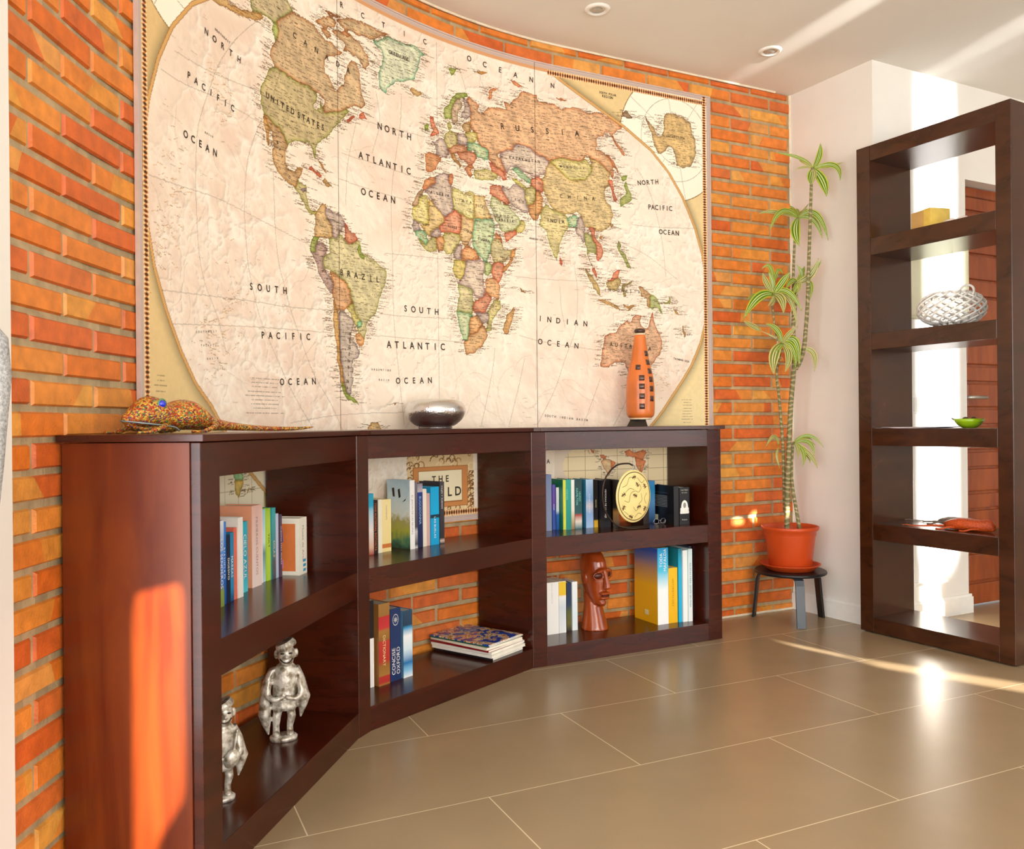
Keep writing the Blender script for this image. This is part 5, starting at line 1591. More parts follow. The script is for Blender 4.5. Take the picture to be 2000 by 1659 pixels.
# ------------------------------------------------------------------ on top of the bookcase
# beaded reptile ornament
def bead_mat():
    m, nt, b = nodes('glass_beads')
    tc = nt.nodes.new('ShaderNodeTexCoord')
    mp = nt.nodes.new('ShaderNodeMapping'); mp.inputs['Scale'].default_value = (1.0, 1.0, 1.0)
    nt.links.new(tc.outputs['Object'], mp.inputs['Vector'])
    vo = nt.nodes.new('ShaderNodeTexVoronoi'); vo.inputs['Scale'].default_value = 240
    nt.links.new(mp.outputs['Vector'], vo.inputs['Vector'])
    sp_ = nt.nodes.new('ShaderNodeSeparateXYZ'); nt.links.new(vo.outputs['Color'], sp_.inputs[0])
    nz = nt.nodes.new('ShaderNodeTexNoise'); nz.inputs['Scale'].default_value = 22; nt.links.new(tc.outputs['Object'], nz.inputs['Vector'])
    ad = nt.nodes.new('ShaderNodeMath'); ad.operation = 'MULTIPLY_ADD'; ad.inputs[1].default_value = .75
    m2 = nt.nodes.new('ShaderNodeMath'); m2.operation = 'MULTIPLY_ADD'; m2.inputs[1].default_value = .6; m2.inputs[2].default_value = -.18
    nt.links.new(nz.outputs['Fac'], m2.inputs[0]); nt.links.new(sp_.outputs[0], ad.inputs[0]); nt.links.new(m2.outputs[0], ad.inputs[2])
    rp = nt.nodes.new('ShaderNodeValToRGB'); rp.color_ramp.interpolation = 'CONSTANT'; el = rp.color_ramp.elements
    cols = ['5c3420', 'b03a1c', 'cc8c28', 'b8581c', 'd8b040', '5c7040', 'b04426', 'c89c48', '744058', '9a8458']
    while len(el) < len(cols): el.new(.5)
    for i, (e, c) in enumerate(zip(el, cols)): e.position = i / len(cols); e.color = srgb(c) + (1,)
    nt.links.new(ad.outputs[0], rp.inputs['Fac']); nt.links.new(rp.outputs['Color'], b.inputs['Base Color'])
    b.inputs['Roughness'].default_value = .25
    bp = nt.nodes.new('ShaderNodeBump'); bp.inputs['Strength'].default_value = .9; bp.inputs['Distance'].default_value = .003; bp.invert = True
    nt.links.new(vo.outputs['Distance'], bp.inputs['Height']); nt.links.new(bp.outputs['Normal'], b.inputs['Normal'])
    return m
M_BEAD = bead_mat()
M_WIRE = mat('grey_wire', '8c9494', .4, metal=.6)
def reptile(loc, rz, lab, k=1.0, M=M_BEAD, name='beaded_reptile', eye='2436d8'):
    """x along the body from snout (0) to tail tip, z up"""
    t = thing(name, lab, 'ornament', loc, rz)
    secs = [(.0, .030, .004, .004), (.012, .032, .014, .013), (.03, .040, .026, .024), (.055, .050, .036, .034), (.075, .051, .040, .035), (.095, .046, .040, .032), (.108, .040, .038, .027), (.12, .040, .040, .028), (.14, .043, .046, .034), (.165, .044, .050, .036), (.19, .040, .048, .033), (.215, .030, .040, .024), (.235, .023, .028, .018), (.26, .019, .022, .014), (.30, .016, .017, .011), (.35, .012, .012, .0085), (.42, .0085, .008, .0065), (.50, .007, .0065, .0055), (.55, .008, .005, .0045), (.592, .012, .0015, .0015)]
    bm = BM()
    loft(bm, [((x * k, .012 * math.sin(max(0, x - .25) * 11) * k, zc * k), (0, ry * k, 0), (0, 0, rz_ * k)) for x, zc, ry, rz_ in secs], 28)
    body = obj('body', bm, M, t, smooth=True)
    sb = body.modifiers.new('sub', 'SUBSURF'); sb.levels = 1; sb.render_levels = 1
    # open jaw with wire lip
    bm = BM()
    loft(bm, [((.012 * k, 0, .020 * k), (0, .006 * k, 0), (0, 0, .003 * k)), ((.04 * k, 0, .011 * k), (0, .024 * k, 0), (0, 0, .006 * k)), ((.08 * k, 0, .010 * k), (0, .034 * k, 0), (0, 0, .008 * k)), ((.115 * k, 0, .012 * k), (0, .032 * k, 0), (0, 0, .008 * k))], 24)
    obj('lower_jaw', bm, M, t, smooth=True)
    for s in (-1, 1):
        bm = BM()
        tube(bm, spline([(0, 0, .029 * k), (.03 * k, s * .027 * k, .024 * k), (.07 * k, s * .040 * k, .019 * k), (.105 * k, s * .041 * k, .014 * k), (.118 * k, s * .041 * k, .006 * k)], 6), .0022 * k, 8)
        obj('lip_wire', bm, M_WIRE, t, smooth=True)
        e = BM(); ellipsoid(e, (.078 * k, s * .033 * k, .066 * k), (.0095 * k, .0075 * k, .0085 * k)); eo = obj('eye', e, mat('blue_glass_bead', eye, .08, spec=.8, coat=.5), t, smooth=True)
        e = BM(); lathe(e, [(.0095 * k, -.001), (.0125 * k, 0), (.0095 * k, .002 * k)], 20, M=Matrix.Translation((.078 * k, s * .034 * k, .066 * k)) @ Matrix.Rotation(PI / 2, 4, 'X'), cap0=False, cap1=False); obj('eyelid', e, mat('green_bead', '5c9c6c', .3), t, smooth=True)
        for x in (.06, .20):
            bm = BM()
            tube(bm, spline([((x + .03) * k, s * .03 * k, .018 * k), ((x + .0) * k, s * .055 * k, .013 * k), ((x - .03) * k, s * .060 * k, .005 * k), ((x - .06) * k, s * .056 * k, .0035 * k)], 6), [.007 * k] * 6 + [.0055 * k] * 6 + [.0032 * k] * 7, 10)
            obj('leg', bm, M, t, smooth=True)
    return t
ra = Vector((-0.845, 1.815)); rb = Vector((-0.557, 2.325))
reptile((ra.x, ra.y, BH), math.atan2(rb.y - ra.y, rb.x - ra.x), 'multicoloured beaded reptile ornament with a bright blue eye and long tail on the bookcase top')

# hammered silver bowl
t = thing('silver_bowl', 'round hammered silver bowl on the middle of the bookcase top', 'bowl', (-.277, 3.035, BH))
m, nt, b = nodes('hammered_silver')
b.inputs['Metallic'].default_value = 1; b.inputs['Base Color'].default_value = (.72, .73, .75, 1); b.inputs['Roughness'].default_value = .24
tc = nt.nodes.new('ShaderNodeTexCoord'); vo = nt.nodes.new('ShaderNodeTexVoronoi'); vo.inputs['Scale'].default_value = 190
nt.links.new(tc.outputs['Object'], vo.inputs['Vector']); bp = nt.nodes.new('ShaderNodeBump'); bp.inputs['Strength'].default_value = .3; bp.inputs['Distance'].default_value = .002
nt.links.new(vo.outputs['Distance'], bp.inputs['Height']); nt.links.new(bp.outputs['Normal'], b.inputs['Normal'])
M_SILV = m
prof = [(.066, .010), (.078, .017), (.096, .033), (.107, .052), (.110, .066), (.107, .080), (.098, .093), (.084, .102), (.066, .106)]
bm = BM(); lathe(bm, [(p.x, p.z) for p in spline([(r, 0, z) for r, z in prof], 5)] + [(.064, .104), (.080, .098), (.100, .076), (.104, .062), (.090, .034), (.06, .016)], 64, cap0=False); obj('body', bm, M_SILV, t, smooth=True)
bm = BM(); lathe(bm, [(.060, 0), (.062, .003), (.060, .011), (.066, .0125)], 48); obj('foot_ring', bm, M_SILV, t, smooth=True)

# tall orange bottle with dark square inlays on a small stand
bx, by = up(2, .555, .155)
t = thing('inlaid_bottle', 'tall orange tapered bottle with dark square inlays on a small triangular stand', 'bottle', (bx, by, BH), math.radians(-8))
M_GOURD = mat('orange_calabash', 'd4702c', .35, var=.2, scale=9, bump=.15, bscale=60, coat=.2)
H_ = .385
bp_ = [(.046, .036), (.056, .044), (.0605, .06), (.0615, .10), (.0605, .16), (.0565, .21), (.049, .245), (.0405, .28), (.0335, .32), (.0275, .36), (.0235, .393)]
fine = [(p.x, p.z) for p in spline([(r, 0, z) for r, z in bp_], 5)]
bm = BM(); lathe(bm, fine, 48); obj('body', bm, M_GOURD, t, smooth=True)
bm = BM(); lathe(bm, [(.0235, .393), (.0248, .396), (.0235, .400)], 32); obj('neck_ring', bm, mat('cream_bone', 'e0cfae', .5), t, smooth=True)
bm = BM(); lathe(bm, [(.018, .400), (.0235, .407), (.0245, .414), (.020, .420)], 32); obj('stopper', bm, wood('stopper_wood', '1c0c06', '5c3420', (8, 8, 2), .4), t, smooth=True)
def rad_at(z):
    for (r0, z0), (r1, z1) in zip(fine, fine[1:]):
        if z0 <= z <= z1: return r0 + (r1 - r0) * (z - z0) / (z1 - z0)
    return .06
M_INL = mat('dark_horn_inlay', '4c332c', .25, var=.3, scale=60, coat=.3)
for ang, zs, hw in ((-84, (.085, .128, .170, .206), .0115), (-38, (.118, .160, .200, .236, .274, .312), .0115), (-101, (.252,), .0105)):
    for zc in zs:
        bm = BM()
        n = 5
        G_ = []
        for j in range(3):
            z = zc + (j - 1) * hw
            r = rad_at(z) + .0012
            da = hw / r
            G_.append([bm.verts.new((r * math.cos(math.radians(ang) + da * (2 * i / n - 1)), r * math.sin(math.radians(ang) + da * (2 * i / n - 1)), z)) for i in range(n + 1)])
        for A, B in zip(G_, G_[1:]):
            for i in range(n): bm.faces.new((A[i], A[i + 1], B[i + 1], B[i]))
        o = obj('square_inlay', bm, M_INL, t, smooth=True)
        so = o.modifiers.new('thick', 'SOLIDIFY'); so.thickness = .002; so.offset = -.5
bm = BM()
lathe(bm, [(.060, 0), (.058, .003), (.045, .027), (.047, .029)], 3, M=Matrix.Rotation(math.radians(-62), 4, 'Z'))
obj('stand', bm, mat('iron_stand', '3a342e', .45, metal=.5), t, bevel=.001)
bm = BM(); lathe(bm, [(.044, .029), (.049, .031), (.049, .034), (.045, .037)], 40); obj('collar', bm, mat('cream_bone', 'e0cfae', .5), t, smooth=True)

# ------------------------------------------------------------------ silver figurines in the left bay
def silver_old():
    m, nt, b = nodes('patinated_silver')
    tc = nt.nodes.new('ShaderNodeTexCoord'); nz = nt.nodes.new('ShaderNodeTexNoise'); nz.inputs['Scale'].default_value = 60; nz.inputs['Detail'].default_value = 6
    nt.links.new(tc.outputs['Object'], nz.inputs['Vector'])
    rp = nt.nodes.new('ShaderNodeValToRGB'); rp.color_ramp.elements[0].position = .35; rp.color_ramp.elements[1].position = .6
    rp.color_ramp.elements[0].color = srgb('7a6a50') + (1,); rp.color_ramp.elements[1].color = srgb('e2ddd4') + (1,)
    nt.links.new(nz.outputs['Fac'], rp.inputs['Fac']); nt.links.new(rp.outputs['Color'], b.inputs['Base Color'])
    b.inputs['Metallic'].default_value = .35; b.inputs['Roughness'].default_value = .36
    bp = nt.nodes.new('ShaderNodeBump'); bp.inputs['Strength'].default_value = .5; bp.inputs['Distance'].default_value = .003; nt.links.new(nz.outputs['Fac'], bp.inputs['Height']); nt.links.new(bp.outputs['Normal'], b.inputs['Normal'])
    return m
M_OLD = silver_old()
def figurine(loc, rz, lab, k=1.0, instrument=False):
    """standing robed figure, faces -y, ~0.265 m tall"""
    t = thing('silver_figurine', lab, 'figurine', loc, rz, )
    V = Vector
    bm = BM()
    S = lambda c, rx, ry: (V(c) * k, V((rx * k, 0, 0)), V((0, ry * k, 0)))
    # trunk
    loft(bm, [S((0, 0, .085), .034, .022), S((.001, 0, .105), .034, .024), S((.002, 0, .13), .032, .024), S((.003, 0, .16), .034, .025), S((.004, 0, .185), .033, .023), S((.004, 0, .197), .024, .018), S((.005, 0, .208), .013, .012)], 24)
    # tunic hem
    loft(bm, [S((0, 0, .078), .030, .021), S((0, 0, .086), .036, .025), S((.001, 0, .10), .034, .024)], 24)
    # legs
    for s, fx in ((-1, -.022), (1, .014)):
        tube(bm, [V(p) * k for p in ((s * .014, 0, .09), (s * .016 + fx * .2, -.003, .06), (fx, -.001, .035), (fx, -.002, .016))], [.0125 * k, .0115 * k, .009 * k, .0095 * k], 14)
        ellipsoid(bm, V((fx, -.010, .017)) * k, V((.010, .019, .007)) * k)
    # cloak folds on both sides
    for s in (-1, 1):
        L = .085 if s < 0 else .045
        loft(bm, [(V((s * .030, .004, .190)) * k, V((.010, 0, .003)) * k, V((0, .016, 0)) * k), (V((s * .044, .003, .16)) * k, V((.011, 0, 0)) * k, V((0, .020, 0)) * k), (V((s * .051, 0, .125)) * k, V((.0125, 0, 0)) * k, V((0, .021, 0)) * k), (V((s * .052, -.002, .175 - L - .02)) * k, V((.017, 0, 0)) * k, V((0, .019, 0)) * k), (V((s * .048, -.002, .155 - L - .025)) * k, V((.012, 0, 0)) * k, V((0, .013, 0)) * k), (V((s * .042, -.002, .135 - L - .035)) * k, V((.0025, 0, 0)) * k, V((0, .005, 0)) * k)], 18)
        # forearm held across the belt
        tube(bm, spline([V((s * .040, -.008, .16)) * k, V((s * .044, -.018, .128)) * k, V((s * .030, -.030, .115)) * k, V((s * .014, -.031, .117)) * k], 5), [.0095 * k] * 6 + [.008 * k] * 5 + [.007 * k] * 5, 12)
        ellipsoid(bm, V((s * .009, -.032, .118)) * k, V((.008, .006, .007)) * k)
    # head, ears, jaw, nose
    ellipsoid(bm, V((.006, -.004, .228)) * k, V((.0235, .023, .028)) * k)
    ellipsoid(bm, V((.006, -.013, .212)) * k, V((.019, .015, .014)) * k)
    for s in (-1, 1): ellipsoid(bm, V((.006 + s * .026, 0, .228)) * k, V((.006, .006, .0125)) * k)
    loft(bm, [(V((.006, -.022, .235)) * k, V((.003, 0, 0)) * k, V((0, .003, 0)) * k), (V((.006, -.027, .226)) * k, V((.0042, 0, 0)) * k, V((0, .0045, 0)) * k), (V((.006, -.029, .221)) * k, V((.0055, 0, 0)) * k, V((0, .004, 0)) * k)], 10)
    if instrument:
        ellipsoid(bm, V((.02, -.036, .115)) * k, V((.020, .010, .026)) * k, R=Matrix.Rotation(.5, 3, 'Y'))
        tube(bm, [V((.026, -.034, .135)) * k, V((.036, -.030, .19)) * k], .005 * k, 10)
    o = obj('body', bm, M_OLD, t)
    remesh(o, .0022 * k, 3)
    # belt, brow, smile, eyes, cap
    bm = BM(); tube(bm, [V((.001 + .0352 * math.cos(a), .0265 * math.sin(a) - .0, .113)) * k for a in [2 * PI * i / 28 for i in range(29)]], .0026 * k, 8); obj('belt', bm, M_OLD, t, smooth=True)
    bm = BM(); tube(bm, spline([V((-.011, -.0205, .219)) * k, V((-.002, -.0275, .2115)) * k, V((.006, -.0288, .2095)) * k, V((.014, -.0275, .2115)) * k, V((.023, -.0205, .219)) * k], 4), .0017 * k, 8); obj('smile', bm, mat('dark_patina', '3c342a', .5, metal=.4), t, smooth=True)
    for s in (-1, 1):
        bm = BM(); ellipsoid(bm, V((.006 + s * .0105, -.0248, .234)) * k, V((.0052, .003, .0026)) * k); obj('eye', bm, mat('dark_patina', '3c342a', .5, metal=.4), t, smooth=True)
    bm = BM()
    R = Matrix.Translation(V((.006, .0, .249)) * k) @ Matrix.Rotation(-.42, 4, 'Y')
    loft(bm, [(R @ V((0, 0, -.006 * k)), R.to_3x3() @ V((.027 * k, 0, 0)), V((0, .026 * k, 0))), (R @ V((0, 0, .002 * k)), R.to_3x3() @ V((.0285 * k, 0, 0)), V((0, .027 * k, 0))), (R @ V((0, 0, .013 * k)), R.to_3x3() @ V((.0245 * k, 0, 0)), V((0, .024 * k, 0)))], 24)
    obj('cap', bm, M_OLD, t, bevel=.001)
    bm = BM(); loft(bm, [(V((-.003, -.006, 0)) * k, V((.036, 0, 0)) * k, V((0, .028, 0)) * k), (V((-.003, -.006, .008)) * k, V((.037, 0, 0)) * k, V((0, .029, 0)) * k), (V((-.003, -.006, .012)) * k, V((.033, 0, 0)) * k, V((0, .025, 0)) * k)], 20); obj('base', bm, M_OLD, t, smooth=True)
    return t
fx, fy = up(0, .571, .134)
figurine((fx, fy, Z_BT), math.radians(17), 'silver standing figurine in a cloak and slanted cap, bottom shelf of the left bay', 1.02)
fx, fy = up(0, .196, .112)
figurine((fx, fy, Z_BT), math.radians(28), 'silver figurine holding an instrument, half hidden by the left post of the left bay', .86, True)

# ------------------------------------------------------------------ painted disc on a wire stand
gx, gy = up(2, .440, .050)
t = thing('painted_disc', 'cream oval disc painted with small lizards hanging from a curved dark wire stand', 'ornament', (gx, gy, Z_SH), urz(2) + math.radians(2))
M_CREAMD = mat('cream_gourd_skin', 'ecd890', .4, var=.08, scale=20)
RX, RZ_, CZ = .0885, .1095, .135
def disc_pt(u, v, y=0.0):
    d = u * u + v * v
    return Vector((u * RX, -.012 * math.sqrt(max(0, 1 - d)) - y, CZ + v * RZ_))
bm = BM()
ellipsoid(bm, (0, 0, CZ), (RX, .012, RZ_), nu=56, nv=36)
DISC = obj('disc', bm, M_CREAMD, t, smooth=True)
bm = BM()
n = 60
for r0, r1 in ((.895, .925),):
    A = [bm.verts.new(disc_pt(r0 * math.cos(2 * PI * i / n), r0 * math.sin(2 * PI * i / n), .0009)) for i in range(n)]
    B = [bm.verts.new(disc_pt(r1 * math.cos(2 * PI * i / n), r1 * math.sin(2 * PI * i / n), .0009)) for i in range(n)]
    for i in range(n): bm.faces.new((A[i], A[(i + 1) % n], B[(i + 1) % n], B[i]))
obj('rim_line', bm, mat('sepia_paint', '5c3c18', .6), DISC)
def uvline(bm, pts, w, closed=False):
    P = [(p.x, p.y) for p in spline([(a, b, 0) for a, b in pts], 6)]
    prev = None
    for i, (a, b) in enumerate(P):
        c, d = P[min(i + 1, len(P) - 1)]; e, f = P[max(i - 1, 0)]
        tx, ty = c - e, d - f
        l = math.hypot(tx, ty) or 1
        q = [bm.verts.new(disc_pt(a - ty / l * w, b + tx / l * w, .0010)), bm.verts.new(disc_pt(a + ty / l * w, b - tx / l * w, .0010))]
        if prev: bm.faces.new((prev[0], prev[1], q[1], q[0]))
        prev = q
for path in ([(-.7, .35), (-.45, .45), (-.3, .7), (-.1, .72)], [(.15, .7), (.4, .5), (.6, .6)], [(-.6, -.15), (-.35, -.2), (-.25, .1), (.0, .2), (.2, .15), (.35, .3), (.25, .45)], [(.35, .1), (.4, -.15), (.2, -.3)], [(-.1, -.4), (.05, -.55), (.2, -.45)], [(-.6, -.55), (-.35, -.7)], [(.0, -.8), (.2, -.65), (.4, -.7)], [(.7, .1), (.55, -.1), (.65, -.3)], [(-.55, .15), (-.3, .3), (-.05, .25)]):
    bm = BM(); uvline(bm, path, .011); obj('wavy_line', bm, mat('olive_paint', '8c8448', .6), DISC)
for (u, v, a) in ((.0, .72, .4), (.15, .42, -.9), (.6, .35, -1.0), (-.62, .08, .6), (.02, .02, -.3), (-.62, -.4, 1.3), (.25, -.4, .4), (.6, -.48, 1.2), (-.2, -.78, -.4)):
    bm = BM()
    ca, sa = math.cos(a), math.sin(a)
    L = lambda x, y: (u + (x * ca - y * sa), v + (x * sa + y * ca) * .82)
    for pts, w in (([L(-.14, .0), L(-.06, .02), L(.03, 0), (L(.09, 0))], .030), ([L(-.06, -.10), L(-.03, .0), L(-.05, .10)], .012), ([L(.05, -.10), L(.03, 0), L(.06, .10)], .012)):
        uvline(bm, pts, w)
    obj('painted_lizard', bm, mat('sepia_paint', '5c3c18', .6), DISC)
M_DKW = mat('dark_bronze_wire', '3c2c20', .4, metal=.6)
bm = BM()
arch = [(.005, .010, .262), (-.02, .012, .270), (-.075, .016, .262), (-.125, .018, .215), (-.142, .018, .15), (-.128, .016, .075), (-.085, .008, .022), (-.03, -.012, .0045), (.03, -.028, .0042), (.065, -.018, .0042), (.05, .012, .0042), (-.02, .028, .0042), (-.08, .012, .0055)]
tube(bm, spline(arch, 7), .0035, 10); obj('wire_stand', bm, M_DKW, t, smooth=True)
bm = BM(); tube(bm, spline([(.005, .010, .262), (.010, .002, .258), (.006, -.002, .247), (-.002, -.001, .243), (-.004, .002, .252)], 6), .0022, 8); obj('hook', bm, M_STEEL, t, smooth=True)
tx, ty = up(2, .618, .110)
t = thing('folded_spectacles', 'small folded wire spectacles lying beside the painted disc', 'spectacles', (tx, ty, Z_SH), urz(2))
for s in (-1, 1):
    bm = BM(); tube(bm, [(s * .018 + .013 * math.cos(2 * PI * i / 20), .0, .0145 + .0115 * math.sin(2 * PI * i / 20)) for i in range(21)], .0008, 6); obj('rim', bm, M_STEEL, t, smooth=True)
    bm = BM(); tube(bm, [(s * .031, .001, .018), (s * .03, .012, .006), (-s * .02, .013, .002)], .0007, 6); obj('temple', bm, M_STEEL, t, smooth=True)
bm = BM(); tube(bm, [(-.006, 0, .016), (0, -.002, .019), (.006, 0, .016)], .0008, 6); obj('bridge', bm, M_STEEL, t, smooth=True)

# ------------------------------------------------------------------ carved wooden head
hx, hy = up(2, .318, .160)
t = thing('carved_head', 'polished reddish wooden carved head with long neck on the bottom shelf of the right bay', 'sculpture', (hx, hy, Z_BT), math.radians(38))
M_HEAD = wood('polished_red_wood', '8a3410', 'b4521e', (2, 2, .6), rough=.2, coat=.4, ring=6)
bm = BM()
S = lambda x, y, z, a, b: ((x, y, z), (a, 0, 0), (0, b, 0))
# neck flaring to the foot, faces -y
loft(bm, [S(0, .004, .0, .058, .060), S(0, .004, .012, .056, .057), S(0, .008, .06, .046, .046), S(0, .014, .11, .038, .036), S(0, .02, .15, .034, .034)], 32)
# skull and face
loft(bm, [S(0, -.012, .100, .012, .018), S(0, -.016, .112, .024, .032), S(0, -.010, .135, .033, .046), S(0, .0, .165, .040, .058), S(0, .004, .205, .045, .064), S(0, .008, .245, .047, .066), S(0, .012, .285, .046, .062), S(0, .018, .312, .040, .052), S(0, .024, .330, .028, .036), S(0, .028, .338, .010, .014)], 32)
# brow ridge and long nose
loft(bm, [((0, -.058, .255), (.010, 0, 0), (0, .008, 0)), ((0, -.066, .225), (.010, 0, 0), (0, .012, 0)), ((0, -.074, .195), (.013, 0, 0), (0, .014, 0)), ((0, -.078, .180), (.016, 0, 0), (0, .013, 0)), ((0, -.070, .174), (.012, 0, 0), (0, .010, 0))], 16)
for s in (-1, 1):
    ellipsoid(bm, (s * .022, -.056, .250), (.024, .012, .008), R=Matrix.Rotation(s * .25, 3, 'Y'))
    ellipsoid(bm, (s * .046, .012, .215), (.008, .014, .026))
# lips
ellipsoid(bm, (0, -.060, .156), (.026, .018, .008)); ellipsoid(bm, (0, -.058, .138), (.025, .018, .008)); ellipsoid(bm, (0, -.044, .114), (.018, .016, .014))
o = obj('head', bm, M_HEAD, t); remesh(o, .0032, 5)
M_RECESS_SHADE = mat('recess_shade_colour', '4a160a', .4, var=.2)  # dark colour stands in for the shade of uncut eye and mouth hollows
for s in (-1, 1):
    bm = BM(); ellipsoid(bm, (s * .027, -.0465, .230), (.021, .0125, .0135), R=Matrix.Rotation(s * .35, 3, 'Z')); obj('eye', bm, M_RECESS_SHADE, t, smooth=True)
    bm = BM()
    R = Matrix.Rotation(s * .35, 3, 'Z')
    tube(bm, [Vector((s * .027, -.0465, .230)) + R @ Vector((.0225 * math.cos(2 * PI * i / 28), -.0095, .0150 * math.sin(2 * PI * i / 28))) for i in range(29)], .0024, 8)
    obj('eyelid', bm, M_HEAD, t, smooth=True)
bm = BM(); ellipsoid(bm, (0, -.0635, .147), (.021, .0125, .0055)); obj('mouth', bm, M_RECESS_SHADE, t, smooth=True)

# ------------------------------------------------------------------ things on the tall shelf
def on_shelf(name, lab, cat, tt, d, z, rz=0.0, group=None):
    return thing(name, lab, cat, (*sp(tt, d), z), SRZ + rz, group)
M_CARD = mat('tan_cardboard', 'd8ac68', .7, var=.08)
t = on_shelf('cardboard_box', 'small tan box standing on papers near the top of the tall shelf', 'box', .235, .175, 1.7385, math.radians(-16))
bm = BM(); box(bm, (-.058, -.05, 0), (.058, .05, .098)); obj('body', bm, M_CARD, t, bevel=.0015)
bm = BM(); box(bm, (.020, -.0503, .0005), (.0585, .0503, .0985)); obj('yellow_label', bm, mat('yellow_paper', 'f0cc60', .6), t)
t = on_shelf('paper_stack', 'few loose cream papers under the tan box', 'papers', .215, .150, 1.735, math.radians(4))
bm = BM(); box(bm, (-.10, -.11, 0), (.105, .105, .0016)); obj('sheet', bm, mat('cream_paper', 'ece0c4', .8), t)
bm = BM(); box(bm, (-.095, -.10, .0017), (.10, .10, .0032)); obj('sheet', bm, mat('cream_paper', 'ece0c4', .8), t)
for tt, rr, lab in ((.395, .020, 'pink white seashell left of the other on the upper board of the tall shelf'), (.450, .018, 'pink white seashell nearest the right post on the upper board of the tall shelf')):
    t = on_shelf('seashell', lab, 'shell', tt, .06, 1.735)
    bm = BM(); ellipsoid(bm, (0, 0, rr * .5), (rr * 1.3, rr, rr * .5)); ellipsoid(bm, (rr * .5, 0, rr * .6), (rr * .7, rr * .7, rr * .55)); o = obj('shell', bm, mat('shell_pink', 'ecd8cc', .35), t); remesh(o, .0025, 2)

# white woven basket ball
t = on_shelf('woven_basket', 'white openwork woven round basket on the middle board of the tall shelf', 'basket', .347, .143, 1.318)
M_CANE = mat('white_cane', 'f0ede8', .4, var=.05)
rn = random.Random(11)
BR, BZ = .128, .074
def sph(a, v):
    v = max(-1, min(1, v))
    c = (1 - abs(v) ** 2.4) ** .5
    return Vector((BR * c * math.cos(a), BR * c * math.sin(a), .083 + BZ * v))
for k in range(30):
    bm = BM()
    a0 = 2 * PI * k / 15 + rn.uniform(-.05, .05); dirn = 1 if k < 15 else -1
    pts = [sph(a0 + dirn * (1.9 * (i / 16)), -.93 + 1.76 * (i / 16)) for i in range(17)]
    pts = [p * 1.0 + (p - Vector((0, 0, .083))) * (.012 if dirn > 0 else -.012) for p in pts]
    tube(bm, pts, .0042, 8); obj('strand', bm, M_CANE, t, smooth=True)
for z, r in ((-.93, .0), (.82, .0)):
    bm = BM(); tube(bm, [sph(2 * PI * i / 30, z) for i in range(31)], .0055, 8); obj('ring', bm, M_CANE, t, smooth=True)
bm = BM(); tube(bm, [(BR * .62 + .03 * math.cos(2 * PI * i / 24), -.02, .142 + .026 * math.sin(2 * PI * i / 24)) for i in range(25)], .0048, 8); obj('loop_handle', bm, M_CANE, t, smooth=True)

# papers and small green bowl
t = on_shelf('paper_sheets', 'white printed papers lying across the lower middle board of the tall shelf', 'papers', .215, .115, .901, math.radians(-6))
for k, (dx, dy, a) in enumerate(((-.03, 0, .05), (.02, .012, -.12))):
    bm = BM()
    n = 14
    R = Matrix.Rotation(a, 4, 'Z')
    A = []
    for i in range(n + 1):
        u = i / n
        z = .0006 + k * .0022 + .004 * max(0, math.sin(u * 7 + k)) * (u > .15)
        A.append([bm.verts.new(R @ Vector((dx - .13 + .26 * u, dy - .10, z))), bm.verts.new(R @ Vector((dx - .13 + .26 * u, dy + .10, z)))])
    for P, Q in zip(A, A[1:]): bm.faces.new((P[0], Q[0], Q[1], P[1]))
    o = obj('sheet', bm, mat('white_paper', 'f2eef0' if k else 'e6dce8', .7), t, smooth=True)
    so = o.modifiers.new('thick', 'SOLIDIFY'); so.thickness = .0005
t = on_shelf('green_bowl', 'small lime green bowl holding dark dried pods on the tall shelf', 'bowl', .433, .12, .9012)
bm = BM(); lathe(bm, [(.022, 0), (.026, .001), (.040, .010), (.052, .024), (.058, .038), (.0565, .038), (.049, .025), (.036, .012), (.02, .006)], 40); obj('body', bm, mat('lime_glaze', '9cc41c', .2, coat=.4), t, smooth=True)
bm = BM(); tube(bm, [(-.052, 0, .030), (-.066, -.002, .036), (-.074, -.003, .041)], [.006, .004, .002], 8); obj('pointed_handle', bm, mat('dark_pod', '3c2a1a', .6), t, smooth=True)
for (x, y) in ((-.012, -.006), (.010, .012), (.024, -.010), (.0, -.022), (-.022, .014)):
    p = on_shelf('dried_pod', 'dark dried pod heaped in the small lime green bowl', 'pod', .433 + x, .12 + y, .9012 + .026, rn.uniform(0, 3), 'dried pods in the green bowl')
    bm = BM(); ellipsoid(bm, (0, 0, .010), (.015, .011, .0095), nu=12, nv=8); obj('pod', bm, mat('dark_pod', '3c2a1a', .6, var=.3, scale=80), p, smooth=True)

